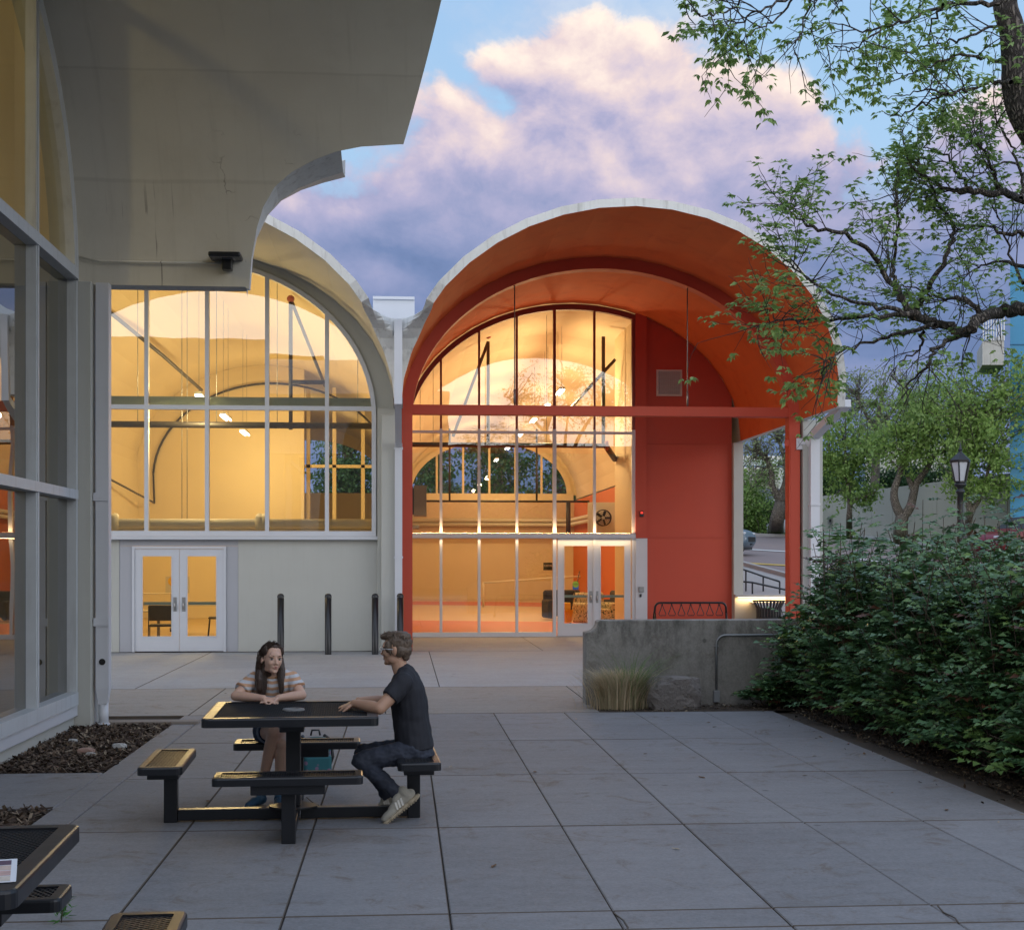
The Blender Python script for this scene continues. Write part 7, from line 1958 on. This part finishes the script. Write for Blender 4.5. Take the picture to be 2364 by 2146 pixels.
# ------------------------------------------------------------------ the woman: seated behind the table, forearms folded on it, face turned to the man
WY = 11.06
wom = thing('person', 'woman with long dark hair and orange striped T-shirt leaning on the picnic table', 'person', (-.98, 11.22, 0))
SKW = skin_mat('woman_skin', (.60, .38, .285))
hw = Head(K(698, 337, 10.98), (.44, -.90, .02), (.06, .05, 1), .985)
b = Blob(); hw.skull(b, True)
nb = K(702, 500, WY); nt = K(700, 395, 11.02)
b.limb([nb, nb.lerp(nt, .5), nt], [.058, .050, .050])
PEL = Vector((-.975, 11.21, .53))
WT = [(PEL, .115, .165), (Vector((-.975, 11.20, .66)), .100, .140), (Vector((-.978, 11.15, .78)), .105, .145), (Vector((-.985, 11.10, .88)), .095, .160), (Vector((-.988, 11.075, .945)), .070, .150), (Vector((-.99, 11.07, .985)), .048, .075)]
def wtorso(b, g_=0.0, k1=6): b.loft([(c, Y_, rd + g_, X_, rw + g_) for c, rd, rw in WT[:k1]])
wtorso(b)
SHR_, SHL_ = K(545, 505, 11.10), K(853, 490, 11.10)
ELR, WRR = K(415, 625, 10.96), K(632, 642, 10.835)
ELL, WRL = K(930, 618, 10.96), K(748, 640, 10.85)
for sh, el, wr in ((SHR_, ELR, WRR), (SHL_, ELL, WRL)):
    b.limb([sh, sh.lerp(el, .5), el], [.046, .042, .036]); b.limb([el, el.lerp(wr, .35), wr], [.037, .038, .0255])
hand(b, WRR, K(742, 668, 10.80) - WRR, Vector((.05, -.35, 1)), 1, .90, (.30, .34, .38, .42), .10)
hand(b, WRL, K(590, 672, 10.80) - WRL, Vector((0, -.1, 1)), -1, .90, (.06, .08, .1, .12), .05)
HR, HL_ = Vector((-1.06, 11.17, .53)), Vector((-.89, 11.17, .52))
KR, KL = K(712, 905, 10.72), K(778, 1003, 10.76)
AR, AL = K(618, 1330, 10.92), K(752, 1400, 10.88)
for h_, k_, a_ in ((HR, KR, AR), (HL_, KL, AL)):
    b.limb([h_, h_.lerp(k_, .5), k_], [.078, .068, .050]); b.limb([k_, k_.lerp(a_, .28), a_], [.047, .048, .030])
b.grow('body', SKW, wom, .005, 3)
hw.face(wom, (.36, .12, .11), hair_mat('woman_brow', (.035, .022, .016)), True)
HW = hair_mat('woman_hair', (.050, .030, .021))
b = Blob(); k = hw.sc; E = lambda c, r: b.ell(hw.p(*c), [q * k for q in r], hw.M)
E((-.030, 0, .046), (.095, .0835, .086)); E((-.055, 0, -.03), (.065, .076, .080)); E((-.055, 0, -.09), (.050, .070, .06))
E((.004, .0, .094), (.060, .064, .036))
for q in (-1, 1): E((.020, q * .066, .062), (.036, .016, .040)); E((-.030, q * .074, .0), (.036, .014, .05))
# right lock (image left) behind the ear and down the front of the shirt; left lock beyond the cheek
b.limb([hw.p(-.035, -.076, .0), K(612, 415, 11.02), K(610, 500, 10.99), K(612, 570, 10.985), K(618, 615, 10.985)], [.034, .036, .036, .032, .016])
b.limb([K(628, 430, 11.03), K(638, 520, 10.99), K(640, 605, 10.98)], [.026, .026, .012]); b.limb([K(596, 440, 11.05), K(588, 520, 11.02), K(590, 590, 11.0)], [.024, .022, .010])
b.limb([hw.p(-.030, .076, .0), K(775, 425, 11.02), K(770, 500, 10.985), K(772, 560, 10.98), K(774, 610, 10.98)], [.030, .028, .024, .020, .010])
b.limb([K(760, 440, 11.0), K(758, 520, 10.99), K(764, 590, 10.98)], [.018, .016, .008])
b.grow('hair', HW, wom, .0045, 3, .0045, 75, (1, 1, .14))
def strands(name, paths, n, r, jit, mat, parent, seed):
    rg = np.random.default_rng(seed); m = MB()
    for j in range(n):
        pth = paths[j % len(paths)]; k0 = rg.normal(0, jit, 3)
        pts = [Vector(p) + Vector(k0 * (.7 + .5 * i / len(pth))) + Vector(rg.normal(0, jit * .22, 3)) for i, p in enumerate(pth)]
        m.tube(smooth_path(pts, 8), list(np.linspace(r, r * .35, 9)), 4, caps=False)
    return m.build(name, mat, parent, recalc=False)
strands('hair_strands', [[hw.p(.05, -.02, .118), hw.p(-.01, -.072, .07), hw.p(-.045, -.083, 0), K(606, 430, 11.01), K(606, 520, 10.975), K(610, 600, 10.97), K(612, 628, 10.97)],
    [hw.p(.02, -.03, .125), hw.p(-.04, -.075, .06), hw.p(-.06, -.08, -.02), K(590, 450, 11.03), K(584, 540, 11.0), K(590, 610, 10.985)],
    [hw.p(.05, .01, .118), hw.p(.01, .066, .07), hw.p(-.02, .080, 0), K(776, 425, 11.0), K(768, 510, 10.97), K(776, 615, 10.965)],
    [hw.p(.05, -.015, .12), hw.p(.02, -.066, .06), hw.p(-.02, -.080, .01), K(628, 430, 11.0), K(636, 520, 10.965), K(638, 618, 10.96)]], 150, .0022, .011, HW, wom, 3)
# striped T-shirt
STP = bpy.data.materials.new('striped_jersey'); STP.use_nodes = True; t_ = NT(STP.node_tree)
co = t_.n('TexCoord').outputs['Object']; sx_, sy_, sz_ = t_.n('SeparateXYZ', i0=co).outputs
hgt = t_.m('ADD', sz_, t_.m('MULTIPLY', t_.m('ABSOLUTE', t_.m('ADD', sx_, .005)), -.16))
fr = t_.m('FRACT', t_.m('MULTIPLY', t_.m('ADD', hgt, .012), 1 / .046))
f2 = t_.m('MULTIPLY', t_.smooth(fr, .0, .05), t_.m('SUBTRACT', 1.0, t_.smooth(fr, .50, .55)))
nz = t_.n('TexNoise', Vector=co, Scale=30.0, Detail=4.0).outputs['Fac']
cc = t_.mix(f2, (.56, .58, .62, 1), (.58, .33, .19, 1)); cc = t_.mix(t_.m('MULTIPLY', nz, .22), cc, (.40, .33, .30, 1))
p_ = t_.n('BsdfPrincipled', Base_Color=cc, Roughness=.85); bp = t_.n('Bump', Strength=.3, Distance=.003, Height=nz); t_.set(p_.inputs['Normal'], bp.outputs[0]); t_.n('OutputMaterial', Surface=p_.outputs[0])
b = Blob(); wtorso(b, .016, 5)
b.limb([K(700, 480, 11.075), K(700, 472, 11.075)], [.075, .068])
for sh, el in ((SHR_, ELR), (SHL_, ELL)):
    e2 = sh.lerp(el, .62); b.limb([sh, sh.lerp(e2, .4)], [.060, .060]); b.tube([sh, sh.lerp(e2, .5), e2], [.060, .062, .064], 18)
    b.limb([sh, Vector((sh.x * .5 + (-.99) * .5, 11.085, .965))], [.058, .062])
b.grow('t_shirt', STP, wom, .0055, 3, .008, 16, (1, 1, .5))
m = MB(); c0 = Vector((-.988, 11.055, .985))
m.tube([c0 + X_ * .072 * math.cos(a) + Vector((0, .86, .42)) * .062 * math.sin(a) for a in np.linspace(0, 2 * math.pi, 25)], .0085, 6, caps=False); m.build('collar', mk('orange_rib', (.58, .33, .18), .85), wom)
# shorts
b = Blob(); b.ell(PEL + Vector((0, 0, -.01)), (.172, .125, .085))
for h_, k_ in ((HR, KR), (HL_, KL)):
    b.limb([h_, h_.lerp(k_, .2)], [.094, .090]); b.tube([h_, h_.lerp(k_, .25), h_.lerp(k_, .48)], [.094, .090, .086], 18)
b.grow('shorts', mk('blue_denim', (.022, .040, .085), .85, .2, 12, .03, 200), wom, .0055, 3, .004, 22)
for h_, k_ in ((HR, KR), (HL_, KL)):
    c = h_.lerp(k_, .475); ax = (k_ - h_).normalized(); a1 = ax.orthogonal().normalized(); a2 = ax.cross(a1)
    m = MB(); m.tube([c + (a1 * math.cos(a) + a2 * math.sin(a)) * .0865 for a in np.linspace(0, 2 * math.pi, 21)], .008, 6, caps=False); m.build('cuff', mk_or('pale_denim', (.16, .20, .27)), wom)
BSH = mk('blue_shoe', (.02, .07, .13), .6, .1, 10)
for a_, dx in ((AR, -.05), (AL, .01)):
    b = Blob(); z0 = max(.03, a_.z - .05)
    b.limb([Vector((a_.x, a_.y, max(.06, a_.z))), Vector((a_.x, a_.y - .02, .06))], [.034, .036]); b.limb([Vector((a_.x, a_.y + .04, .045)), Vector((a_.x + dx, a_.y - .09, .042)), Vector((a_.x + dx * 1.6, a_.y - .17, .032))], [.038, .038, .028])
    b.grow('shoe', BSH, wom, .006, 3)
